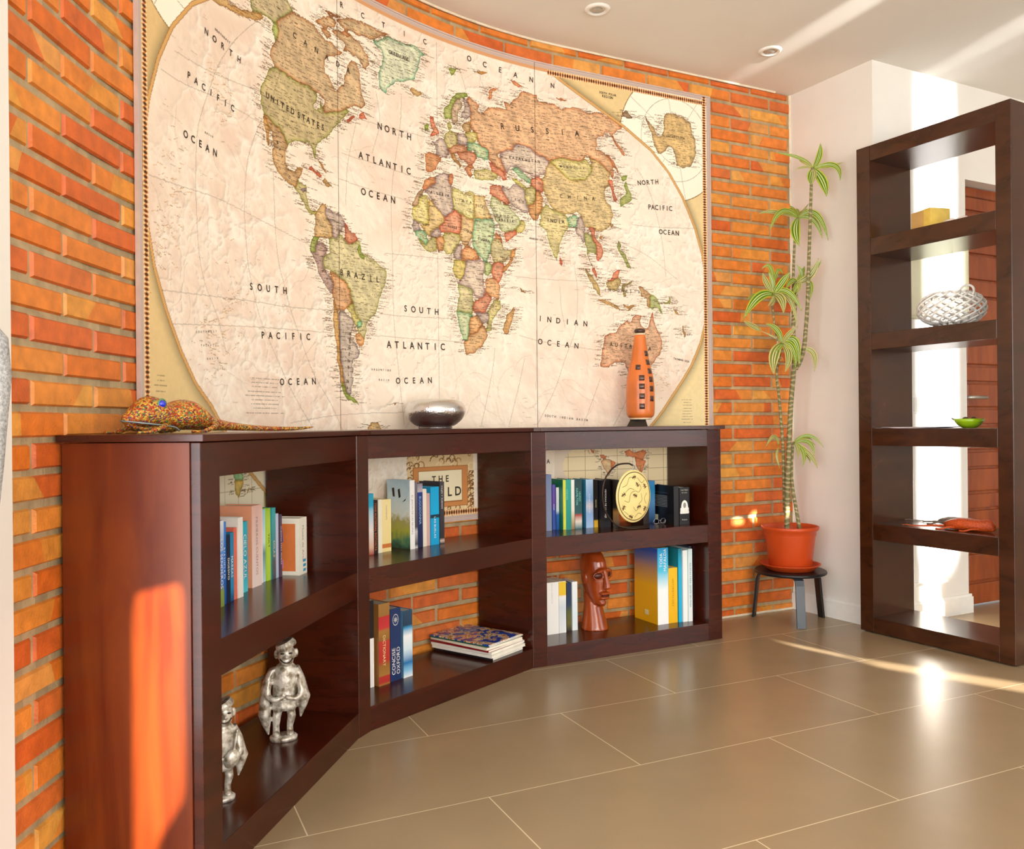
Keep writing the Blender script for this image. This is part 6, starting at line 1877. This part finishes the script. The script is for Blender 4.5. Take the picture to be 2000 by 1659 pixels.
# two lizard ornaments on the lower board
M_ORB = mat('orange_beads', 'c8501c', .35, var=.4, scale=220, bump=.6, bscale=300)
M_GRB = mat('grey_beads', '8c7a6c', .4, var=.4, scale=220, bump=.6, bscale=300)
def flat_lizard(lab, p0, d0, rz, M, Lb, zk, tail, nm):
    t = on_shelf(nm, lab, 'ornament', p0, d0, .484, rz)
    bm = BM()
    loft(bm, [((x * Lb, 0, zc * zk), (0, w, 0), (0, 0, h * zk)) for x, zc, w, h in ((0, .010, .006, .008), (.12, .013, .020, .012), (.3, .016, .028, .0155), (.5, .016, .030, .0155), (.7, .015, .026, .0145), (.85, .017, .020, .0165), (.94, .016, .016, .014), (1.0, .012, .005, .006))], 22)
    obj('body', bm, M, t, smooth=True)
    bm = BM(); tube(bm, spline(tail, 6), [max(.0012, .0055 * (1 - i / (6 * (len(tail) - 1))) ** .7) for i in range(6 * (len(tail) - 1) + 1)], 8); obj('tail', bm, M, t, smooth=True)
    for x in (.25, .72):
        for s in (-1, 1):
            bm = BM(); tube(bm, spline([(x * Lb, s * .018, .010), (x * Lb - .016, s * .044, .012), (x * Lb - .040, s * .052, .004), (x * Lb - .062, s * .050, .003)], 5), .0036, 8); obj('leg', bm, M, t, smooth=True)
    return t
flat_lizard('orange beaded lizard ornament lying on the lower board of the tall shelf', .345, .085, .12, M_ORB, .20, 1.6, [(.005, 0, .012), (-.04, -.010, .010), (-.08, -.020, .006), (-.12, -.028, .004), (-.15, -.026, .006), (-.165, -.030, .004)], 'orange_lizard')
flat_lizard('grey brown beaded lizard ornament with a long wavy tail behind the orange one', .235, .215, -.05, M_GRB, .17, 1.2, [(.005, 0, .010), (-.03, .012, .007), (-.06, -.010, .005), (-.09, .012, .004), (-.12, -.008, .004), (-.15, .010, .004), (-.17, .0, .003)], 'grey_lizard')
CANES = [
   ([(-0.014, 0.0, 0.03), (-0.01, 0.0, 0.208), (-0.004, 0.0, 0.353), (0.008, 0.0, 0.593), (0.024, 0.0, 0.774), (0.027, 0.0, 0.858), (0.027, 0.01, 0.98), (0.041, 0.02, 1.102), (0.044, 0.02, 1.199)], (0.0125, 0.0095)) ,
   ([(0.027, 0.0, 0.834), (0.034, 0.03, 0.982), (0.042, 0.05, 1.179), (0.049, 0.05, 1.35), (0.057, 0.05, 1.448), (0.072, 0.05, 1.508)], (0.0085, 0.0045)) ,
   ([(0.034, 0.0, 0.786), (0.049, -0.02, 0.823), (0.063, -0.03, 0.879), (0.073, -0.03, 0.975), (0.081, -0.03, 1.07), (0.088, -0.03, 1.238), (0.094, -0.03, 1.381), (0.1, -0.03, 1.524), (0.106, -0.03, 1.668), (0.111, -0.03, 1.725)], (0.0105, 0.006)) ,
   ([(0.036, -0.03, 0.033), (0.023, -0.02, 0.13), (0.011, -0.015, 0.216), (0.017, 0.02, 0.303), (0.026, 0.03, 0.412), (0.033, 0.03, 0.443)], (0.0085, 0.006)) ,
   ([(-0.014, 0.03, 0.109), (-0.017, 0.03, 0.279), (-0.02, 0.03, 0.424), (-0.032, 0.02, 0.558), (-0.047, 0.0, 0.671), (-0.062, -0.02, 0.75), (-0.055, -0.03, 0.833), (-0.04, -0.03, 0.899)], (0.008, 0.005)) ,
   ([(-0.045, -0.03, 0.832), (-0.06, -0.02, 0.929), (-0.074, -0.02, 1.025), (-0.081, -0.03, 1.124)], (0.0045, 0.004)) ,
]
LEAVES = [
   ((0.114, -0.03, 1.72), (0.149, -0.012, 1.781), (0.16, 0.0, 1.849), 0.0142, 0, 2) ,
   ((0.114, -0.03, 1.72), (0.152, 0.006, 1.77), (0.161, 0.03, 1.805), 0.01, 0, 2) ,
   ((0.114, -0.03, 1.72), (0.189, -0.06, 1.723), (0.234, -0.08, 1.733), 0.0075, 1, 2) ,
   ((0.114, -0.03, 1.72), (0.195, -0.078, 1.719), (0.208, -0.11, 1.639), 0.0125, 0, 2) ,
   ((0.114, -0.03, 1.72), (0.142, -0.072, 1.651), (0.149, -0.1, 1.57), 0.0209, 0, 2) ,
   ((0.114, -0.03, 1.72), (0.097, -0.048, 1.681), (0.091, -0.06, 1.637), 0.0167, 0, 2) ,
   ((0.114, -0.03, 1.72), (0.109, -0.06, 1.681), (0.089, -0.08, 1.633), 0.01, 1, 2) ,
   ((0.114, -0.03, 1.72), (0.064, 0.006, 1.781), (-0.049, 0.03, 1.815), 0.0075, 0, 2) ,
   ((0.114, -0.03, 1.72), (0.076, -0.006, 1.734), (0.044, 0.01, 1.725), 0.0053, 1, 2) ,
   ((0.114, -0.03, 1.72), (0.078, 0.0, 1.762), (0.069, 0.02, 1.776), 0.0083, 1, 2) ,
   ((0.07, 0.05, 1.508), (-0.023, 0.002, 1.53), (-0.091, -0.03, 1.43), 0.0125, 0, 1) ,
   ((0.07, 0.05, 1.508), (-0.047, 0.032, 1.535), (-0.128, 0.02, 1.522), 0.0092, 1, 1) ,
   ((0.07, 0.05, 1.508), (0.035, -0.01, 1.437), (0.039, -0.05, 1.354), 0.0225, 0, 1) ,
   ((0.07, 0.05, 1.508), (0.141, 0.014, 1.518), (0.19, -0.01, 1.385), 0.0134, 0, 1) ,
   ((0.07, 0.05, 1.508), (0.134, 0.032, 1.496), (0.173, 0.02, 1.402), 0.0117, 0, 1) ,
   ((0.07, 0.05, 1.508), (0.114, 0.062, 1.514), (0.161, 0.07, 1.502), 0.0067, 1, 1) ,
   ((0.07, 0.05, 1.508), (0.069, 0.098, 1.557), (0.053, 0.13, 1.59), 0.0075, 0, 1) ,
   ((0.07, 0.05, 1.508), (0.056, 0.098, 1.561), (0.039, 0.13, 1.555), 0.0075, 0, 1) ,
   ((0.07, 0.05, 1.508), (0.106, 0.086, 1.55), (0.144, 0.11, 1.596), 0.0058, 1, 1) ,
   ((0.07, 0.05, 1.508), (0.099, 0.086, 1.544), (0.139, 0.11, 1.568), 0.0083, 0, 1) ,
   ((0.07, 0.05, 1.508), (0.102, 0.074, 1.53), (0.131, 0.09, 1.531), 0.0067, 0, 1) ,
   ((0.07, 0.05, 1.508), (0.086, 0.098, 1.55), (0.087, 0.13, 1.574), 0.0075, 0, 1) ,
   ((-0.078, -0.03, 1.132), (-0.164, -0.09, 1.113), (-0.243, -0.13, 1.011), 0.0217, 0, 5) ,
   ((-0.078, -0.03, 1.132), (-0.157, -0.03, 1.133), (-0.202, -0.03, 1.107), 0.0076, 0, 5) ,
   ((-0.078, -0.03, 1.132), (-0.115, -0.048, 1.186), (-0.135, -0.06, 1.229), 0.0123, 1, 5) ,
   ((-0.078, -0.03, 1.132), (-0.08, -0.03, 1.185), (-0.1, -0.03, 1.241), 0.0113, 0, 5) ,
   ((-0.078, -0.03, 1.132), (-0.048, -0.066, 1.182), (-0.018, -0.09, 1.227), 0.016, 0, 5) ,
   ((-0.078, -0.03, 1.132), (-0.025, -0.072, 1.14), (0.032, -0.1, 1.045), 0.0132, 0, 5) ,
   ((-0.078, -0.03, 1.132), (-0.06, -0.09, 1.105), (-0.063, -0.13, 1.031), 0.0179, 1, 5) ,
   ((-0.078, -0.03, 1.132), (-0.019, -0.066, 1.115), (0.014, -0.09, 0.967), 0.0113, 1, 5) ,
   ((-0.078, -0.03, 1.132), (-0.077, 0.006, 1.263), (-0.116, 0.03, 1.26), 0.0094, 0, 5) ,
   ((-0.078, -0.03, 1.132), (-0.047, 0.006, 1.247), (-0.009, 0.03, 1.236), 0.0076, 0, 5) ,
   ((-0.078, -0.03, 1.132), (-0.086, -0.042, 1.108), (-0.111, -0.05, 1.074), 0.0057, 1, 5) ,
   ((-0.078, -0.03, 1.132), (-0.077, -0.042, 1.101), (-0.096, -0.05, 1.077), 0.0057, 1, 5) ,
   ((0.048, 0.02, 1.198), (0.1, -0.016, 1.223), (0.132, -0.04, 1.299), 0.017, 1, 0) ,
   ((0.048, 0.02, 1.198), (0.116, -0.004, 1.244), (0.152, -0.02, 1.293), 0.0094, 0, 0) ,
   ((0.048, 0.02, 1.198), (0.102, -0.01, 1.187), (0.092, -0.03, 1.106), 0.0104, 0, 0) ,
   ((0.048, 0.02, 1.198), (0.075, 0.02, 1.234), (0.049, 0.02, 1.281), 0.0113, 0, 0) ,
   ((0.048, 0.02, 1.198), (0.079, 0.032, 1.243), (0.094, 0.04, 1.277), 0.0094, 0, 0) ,
   ((0.048, 0.02, 1.198), (0.015, -0.01, 1.199), (-0.02, -0.03, 1.155), 0.0132, 0, 0) ,
   ((0.048, 0.02, 1.198), (0.042, 0.002, 1.174), (0.014, -0.01, 1.127), 0.0113, 0, 0) ,
   ((0.048, 0.02, 1.198), (0.057, 0.002, 1.181), (0.033, -0.01, 1.127), 0.0094, 1, 0) ,
   ((-0.039, -0.03, 0.903), (-0.094, -0.09, 0.847), (-0.11, -0.13, 0.754), 0.0236, 1, 4) ,
   ((-0.039, -0.03, 0.903), (-0.028, -0.09, 0.846), (-0.058, -0.13, 0.764), 0.016, 1, 4) ,
   ((-0.039, -0.03, 0.903), (-0.065, -0.042, 0.966), (-0.121, -0.05, 0.994), 0.0123, 0, 4) ,
   ((-0.039, -0.03, 0.903), (-0.065, -0.018, 0.931), (-0.134, -0.01, 0.967), 0.0042, 1, 4) ,
   ((-0.039, -0.03, 0.903), (-0.019, -0.06, 0.941), (0.014, -0.08, 0.978), 0.0113, 1, 4) ,
   ((-0.039, -0.03, 0.903), (0.011, -0.06, 0.911), (0.023, -0.08, 0.794), 0.017, 0, 4) ,
   ((-0.039, -0.03, 0.903), (-0.009, -0.072, 0.884), (0.003, -0.1, 0.797), 0.0151, 0, 4) ,
   ((-0.039, -0.03, 0.903), (-0.06, -0.06, 0.882), (-0.1, -0.08, 0.847), 0.0094, 0, 4) ,
   ((-0.131, 0.0, 0.968), (-0.168, -0.01, 0.989), (-0.215, -0.02, 1.011), 0.0113, 1, 4) ,
   ((0.05, -0.03, 0.876), (0.098, -0.054, 0.855), (0.097, -0.07, 0.768), 0.0123, 1, 2) ,
   ((0.05, -0.03, 0.876), (0.021, -0.048, 0.845), (0.013, -0.06, 0.785), 0.0113, 0, 2) ,
   ((0.034, 0.03, 0.44), (0.096, 0.006, 0.472), (0.159, -0.01, 0.415), 0.0076, 0, 3) ,
   ((0.034, 0.03, 0.44), (0.091, -0.006, 0.44), (0.106, -0.03, 0.375), 0.0098, 0, 3) ,
   ((0.034, 0.03, 0.44), (0.08, 0.048, 0.465), (0.133, 0.06, 0.449), 0.0076, 0, 3) ,
   ((0.034, 0.03, 0.44), (0.095, 0.042, 0.445), (0.142, 0.05, 0.425), 0.0076, 1, 3) ,
   ((0.034, 0.03, 0.44), (0.063, -0.012, 0.395), (0.048, -0.04, 0.329), 0.0098, 0, 3) ,
   ((0.034, 0.03, 0.44), (0.089, -0.012, 0.386), (0.118, -0.04, 0.321), 0.0109, 1, 3) ,
   ((0.034, 0.03, 0.44), (0.082, 0.006, 0.39), (0.093, -0.01, 0.342), 0.0087, 1, 3) ,
   ((0.034, 0.03, 0.44), (0.041, 0.0, 0.408), (0.034, -0.02, 0.369), 0.0087, 1, 3) ,
   ((-0.039, 0.03, 0.427), (-0.072, 0.0, 0.47), (-0.12, -0.03, 0.419), 0.008, 1, 3) ,
   ((-0.039, 0.03, 0.418), (-0.059, 0.0, 0.378), (-0.043, 0.0, 0.317), 0.005, 1, 3) ,
]
# ------------------------------------------------------------------ stool, saucer, pot, plant
PX, PY = 1.303, 3.950
st = thing('small_stool', 'low round black three legged stool in the corner under the plant', 'stool', (PX, PY, 0))
ZS = .238
bm = BM(); lathe(bm, [(.155, ZS - .016), (.163, ZS - .012), (.164, ZS - .004), (.160, ZS)], 56); obj('seat', bm, M_BLACK, st, smooth=False, bevel=.002)
for ang, m_ in ((-93, mat('grey_blue_leg', '3c4650', .3, var=.05)), (150, M_BLACK), (18, M_BLACK)):  # one leg greyer and lighter than the two black ones
    a = math.radians(ang)
    d = Vector((math.cos(a), math.sin(a), 0)); q = Vector((-d.y, d.x, 0))
    bm = BM()
    path = [(.085, ZS - .022), (.125, ZS - .022), (.145, ZS - .030), (.152, ZS - .05), (.158, ZS - .11), (.172, 0.0)]
    th = .011
    rows = []
    for i, (r, z) in enumerate(path):
        nx_ = (0, 1) if i < 2 else ((.6, .8) if i == 2 else (1, .1))
        o_ = d * r + Vector((0, 0, z)); n_ = d * nx_[0] * th / 2 + Vector((0, 0, nx_[1] * th / 2)) if i < len(path) - 1 else d * th / 2
        rows.append([bm.verts.new(o_ + n_ + q * .020), bm.verts.new(o_ + n_ - q * .020), bm.verts.new(o_ - n_ - q * .020), bm.verts.new(o_ - n_ + q * .020)])
    for A, B in zip(rows, rows[1:]):
        for k in range(4): bm.faces.new((A[k], A[(k + 1) % 4], B[(k + 1) % 4], B[k]))
    bm.faces.new(rows[0]); bm.faces.new(rows[-1][::-1])
    obj('leg', bm, m_, st, bevel=.0015)
M_TERRA = mat('orange_plastic_pot', 'cc4c1c', .38, var=.06, scale=8)
sa = thing('plant_saucer', 'wide terracotta coloured plastic saucer between pot and black stool', 'saucer', (PX, PY, ZS + .0005))
bm = BM(); lathe(bm, [(.098, 0), (.106, .003), (.130, .024), (.136, .028), (.137, .031), (.132, .031), (.126, .026), (.104, .007), (.05, .006)], 56); obj('dish', bm, M_TERRA, sa, smooth=True)
ZP = ZS + .0075
po = thing('plant_pot', 'orange terracotta plastic flower pot on the low black stool', 'plant pot', (PX, PY, ZP))
bm = BM(); lathe(bm, [(.092, 0), (.096, .004), (.113, .150), (.117, .160), (.119, .178), (.129, .184), (.131, .198), (.127, .200), (.123, .197), (.115, .176), (.108, .12)], 56); obj('body', bm, M_TERRA, po, smooth=True, bevel=0)
bm = BM(); tube(bm, [(.1155 * math.cos(2 * PI * i / 48), .1155 * math.sin(2 * PI * i / 48), .158) for i in range(49)], .0018, 6); obj('moulded_ring', bm, M_TERRA, po, smooth=True)
bm = BM(); lathe(bm, [(.11, .150), (.06, .156), (.01, .158)], 40, cap0=True); obj('soil', bm, mat('dark_soil', '2c2018', .9, var=.4, scale=90, bump=.8, bscale=120), po, smooth=True)

pl = thing('dracaena_plant', 'tall variegated dracaena with bare canes growing from the orange pot', 'potted plant', (PX, PY, ZP + .15))
M_CANEP = None
def cane_mat():
    m, nt, b = nodes('ringed_cane')
    tc = nt.nodes.new('ShaderNodeTexCoord'); wv = nt.nodes.new('ShaderNodeTexWave'); wv.bands_direction = 'Z'; wv.inputs['Scale'].default_value = 13; wv.inputs['Distortion'].default_value = 9; wv.inputs['Detail'].default_value = 3
    nt.links.new(tc.outputs['Object'], wv.inputs['Vector'])
    rp = nt.nodes.new('ShaderNodeValToRGB'); el = rp.color_ramp.elements; el.new(.5)
    for e, (p_, c_) in zip(el, ((0, '76744a'), (.7, '8a8454'), (.92, 'b8a684'))): e.position = p_; e.color = srgb(c_) + (1,)
    nt.links.new(wv.outputs['Fac'], rp.inputs['Fac']); nt.links.new(rp.outputs['Color'], b.inputs['Base Color']); b.inputs['Roughness'].default_value = .7
    bp = nt.nodes.new('ShaderNodeBump'); bp.inputs['Strength'].default_value = .6; bp.inputs['Distance'].default_value = .004; nt.links.new(wv.outputs['Fac'], bp.inputs['Height']); nt.links.new(bp.outputs['Normal'], b.inputs['Normal'])
    return m
M_CANEP = cane_mat()
def leaf_mat(name, mid, stripe, edge):
    m, nt, b = nodes(name)
    at = nt.nodes.new('ShaderNodeAttribute'); at.attribute_name = 'across'
    rp = nt.nodes.new('ShaderNodeValToRGB'); el = rp.color_ramp.elements
    st_ = [(0, mid), (.12, mid), (.17, stripe), (.30, stripe), (.38, mid), (.66, mid), (.78, edge), (1, edge)]
    while len(el) < len(st_): el.new(.5)
    for e, (p_, c_) in zip(el, st_): e.position = p_; e.color = srgb(c_) + (1,)
    nt.links.new(at.outputs['Fac'], rp.inputs['Fac']); nt.links.new(rp.outputs['Color'], b.inputs['Base Color'])
    b.inputs['Roughness'].default_value = .35
    return m
M_LEAF = leaf_mat('variegated_leaf', '4e7a16', 'd4da8c', 'b8c038')
M_LEAF2 = leaf_mat('pale_variegated_leaf', '6c7c30', 'e0d89c', 'd0c478')
ORG = Vector((PX, PY, ZP + .15))
def leaf(base, mid_, tip, w, par, m=M_LEAF, fold=.25):
    """leaf blade through base, mid, tip (relative to the plant origin); w = half width"""
    B, Md, T = Vector(base), Vector(mid_), Vector(tip)
    C = Md * 2 - (B + T) / 2
    n = 14
    me_v, me_f, ac = [], [], []
    view = Vector((-.31, -.95, -.0))
    for i in range(n + 1):
        u = i / n
        p = (1 - u) ** 2 * B + 2 * u * (1 - u) * C + u * u * T
        tg = ((C - B) * (1 - u) + (T - C) * u)
        tg = tg.normalized() if tg.length > 1e-6 else Vector((0, 0, 1))
        s_ = tg.cross(view)
        s_ = s_.normalized() if s_.length > 1e-4 else Vector((1, 0, 0))
        nn_ = s_.cross(tg).normalized()
        prof = (math.sin(PI * min(1, u * .94 + .06)) ** .75) * (1 if u < .5 else (1 - ((u - .5) / .5) ** 3 * .35))
        hw = w * max(.03, prof)
        for k in (-1, -.5, 0, .5, 1):
            me_v.append(p + s_ * hw * k - nn_ * hw * fold * (1 - abs(k)) )
            ac.append(abs(k))
    for i in range(n):
        for k in range(4):
            a = i * 5 + k
            me_f.append((a, a + 1, a + 6, a + 5))
    me = bpy.data.meshes.new('leaf')
    me.from_pydata([tuple(v) for v in me_v], [], me_f)
    at = me.attributes.new('across', 'FLOAT', 'POINT'); at.data.foreach_set('value', np.array(ac, np.float32))
    for p in me.polygons: p.use_smooth = True
    me.materials.append(m)
    o = bpy.data.objects.new('leaf', me); link(o, par)
    so = o.modifiers.new('thick', 'SOLIDIFY'); so.thickness = .0012
    return o
def cane(pts, r):
    P = spline([Vector(p) for p in pts], 6)
    R = [r[0] + (r[1] - r[0]) * i / (len(P) - 1) for i in range(len(P))]
    bm = BM(); tube(bm, P, R, 14); return obj('cane', bm, M_CANEP, pl, smooth=True)
CN = [cane(pts, r) for pts, r in CANES]
for b_, m_, t_, w_, k_, c_ in LEAVES: leaf(b_, m_, t_, w_, CN[c_], M_LEAF if k_ == 0 else M_LEAF2)

# ------------------------------------------------------------------ grey tweed chair at the left edge
M_TWEED = mat('grey_tweed', '8c8a88', .9, var=.35, scale=420, bump=.5, bscale=500)
ch = thing('tweed_chair', 'grey speckled fabric high backed chair just entering the frame at the left edge', 'chair', (-.662, .46, 0))
bm = BM()
sec = []
for z, hw, y in ((.50, .155, .245), (.56, .175, .25), (.66, .192, .26), (.78, .203, .275), (.90, .211, .285), (.98, .2145, .292), (1.015, .210, .295), (1.037, .190, .297), (1.052, .13, .298), (1.056, .06, .298)):
    sec.append(((0, y, z), (hw, 0, 0), (0, .026 if z < 1.04 else .014, 0)))
loft(bm, sec, 40); o = obj('backrest', bm, M_TWEED, ch, smooth=True)
bm = BM(); loft(bm, [((0, 0, .40), (.20, 0, 0), (0, .20, 0)), ((0, 0, .42), (.225, 0, 0), (0, .225, 0)), ((0, 0, .46), (.225, 0, 0), (0, .225, 0)), ((0, 0, .485), (.19, 0, 0), (0, .19, 0))], 40); obj('seat', bm, M_TWEED, ch, smooth=True)
bm = BM(); tube(bm, [(0, .20, .44), (0, .235, .47), (0, .245, .55)], .02, 12, flat=1.0); obj('back_support', bm, M_BLACK, ch, smooth=True)
for sx in (-1, 1):
    for sy in (-1, 1):
        bm = BM(); tube(bm, [(sx * .15, sy * .15, .42), (sx * .185, sy * .185, 0)], [.016, .011], 12); obj('leg', bm, wood('beech_leg', '9c6c3c', 'b8844c', (4, 4, 1), .4), ch, smooth=True)
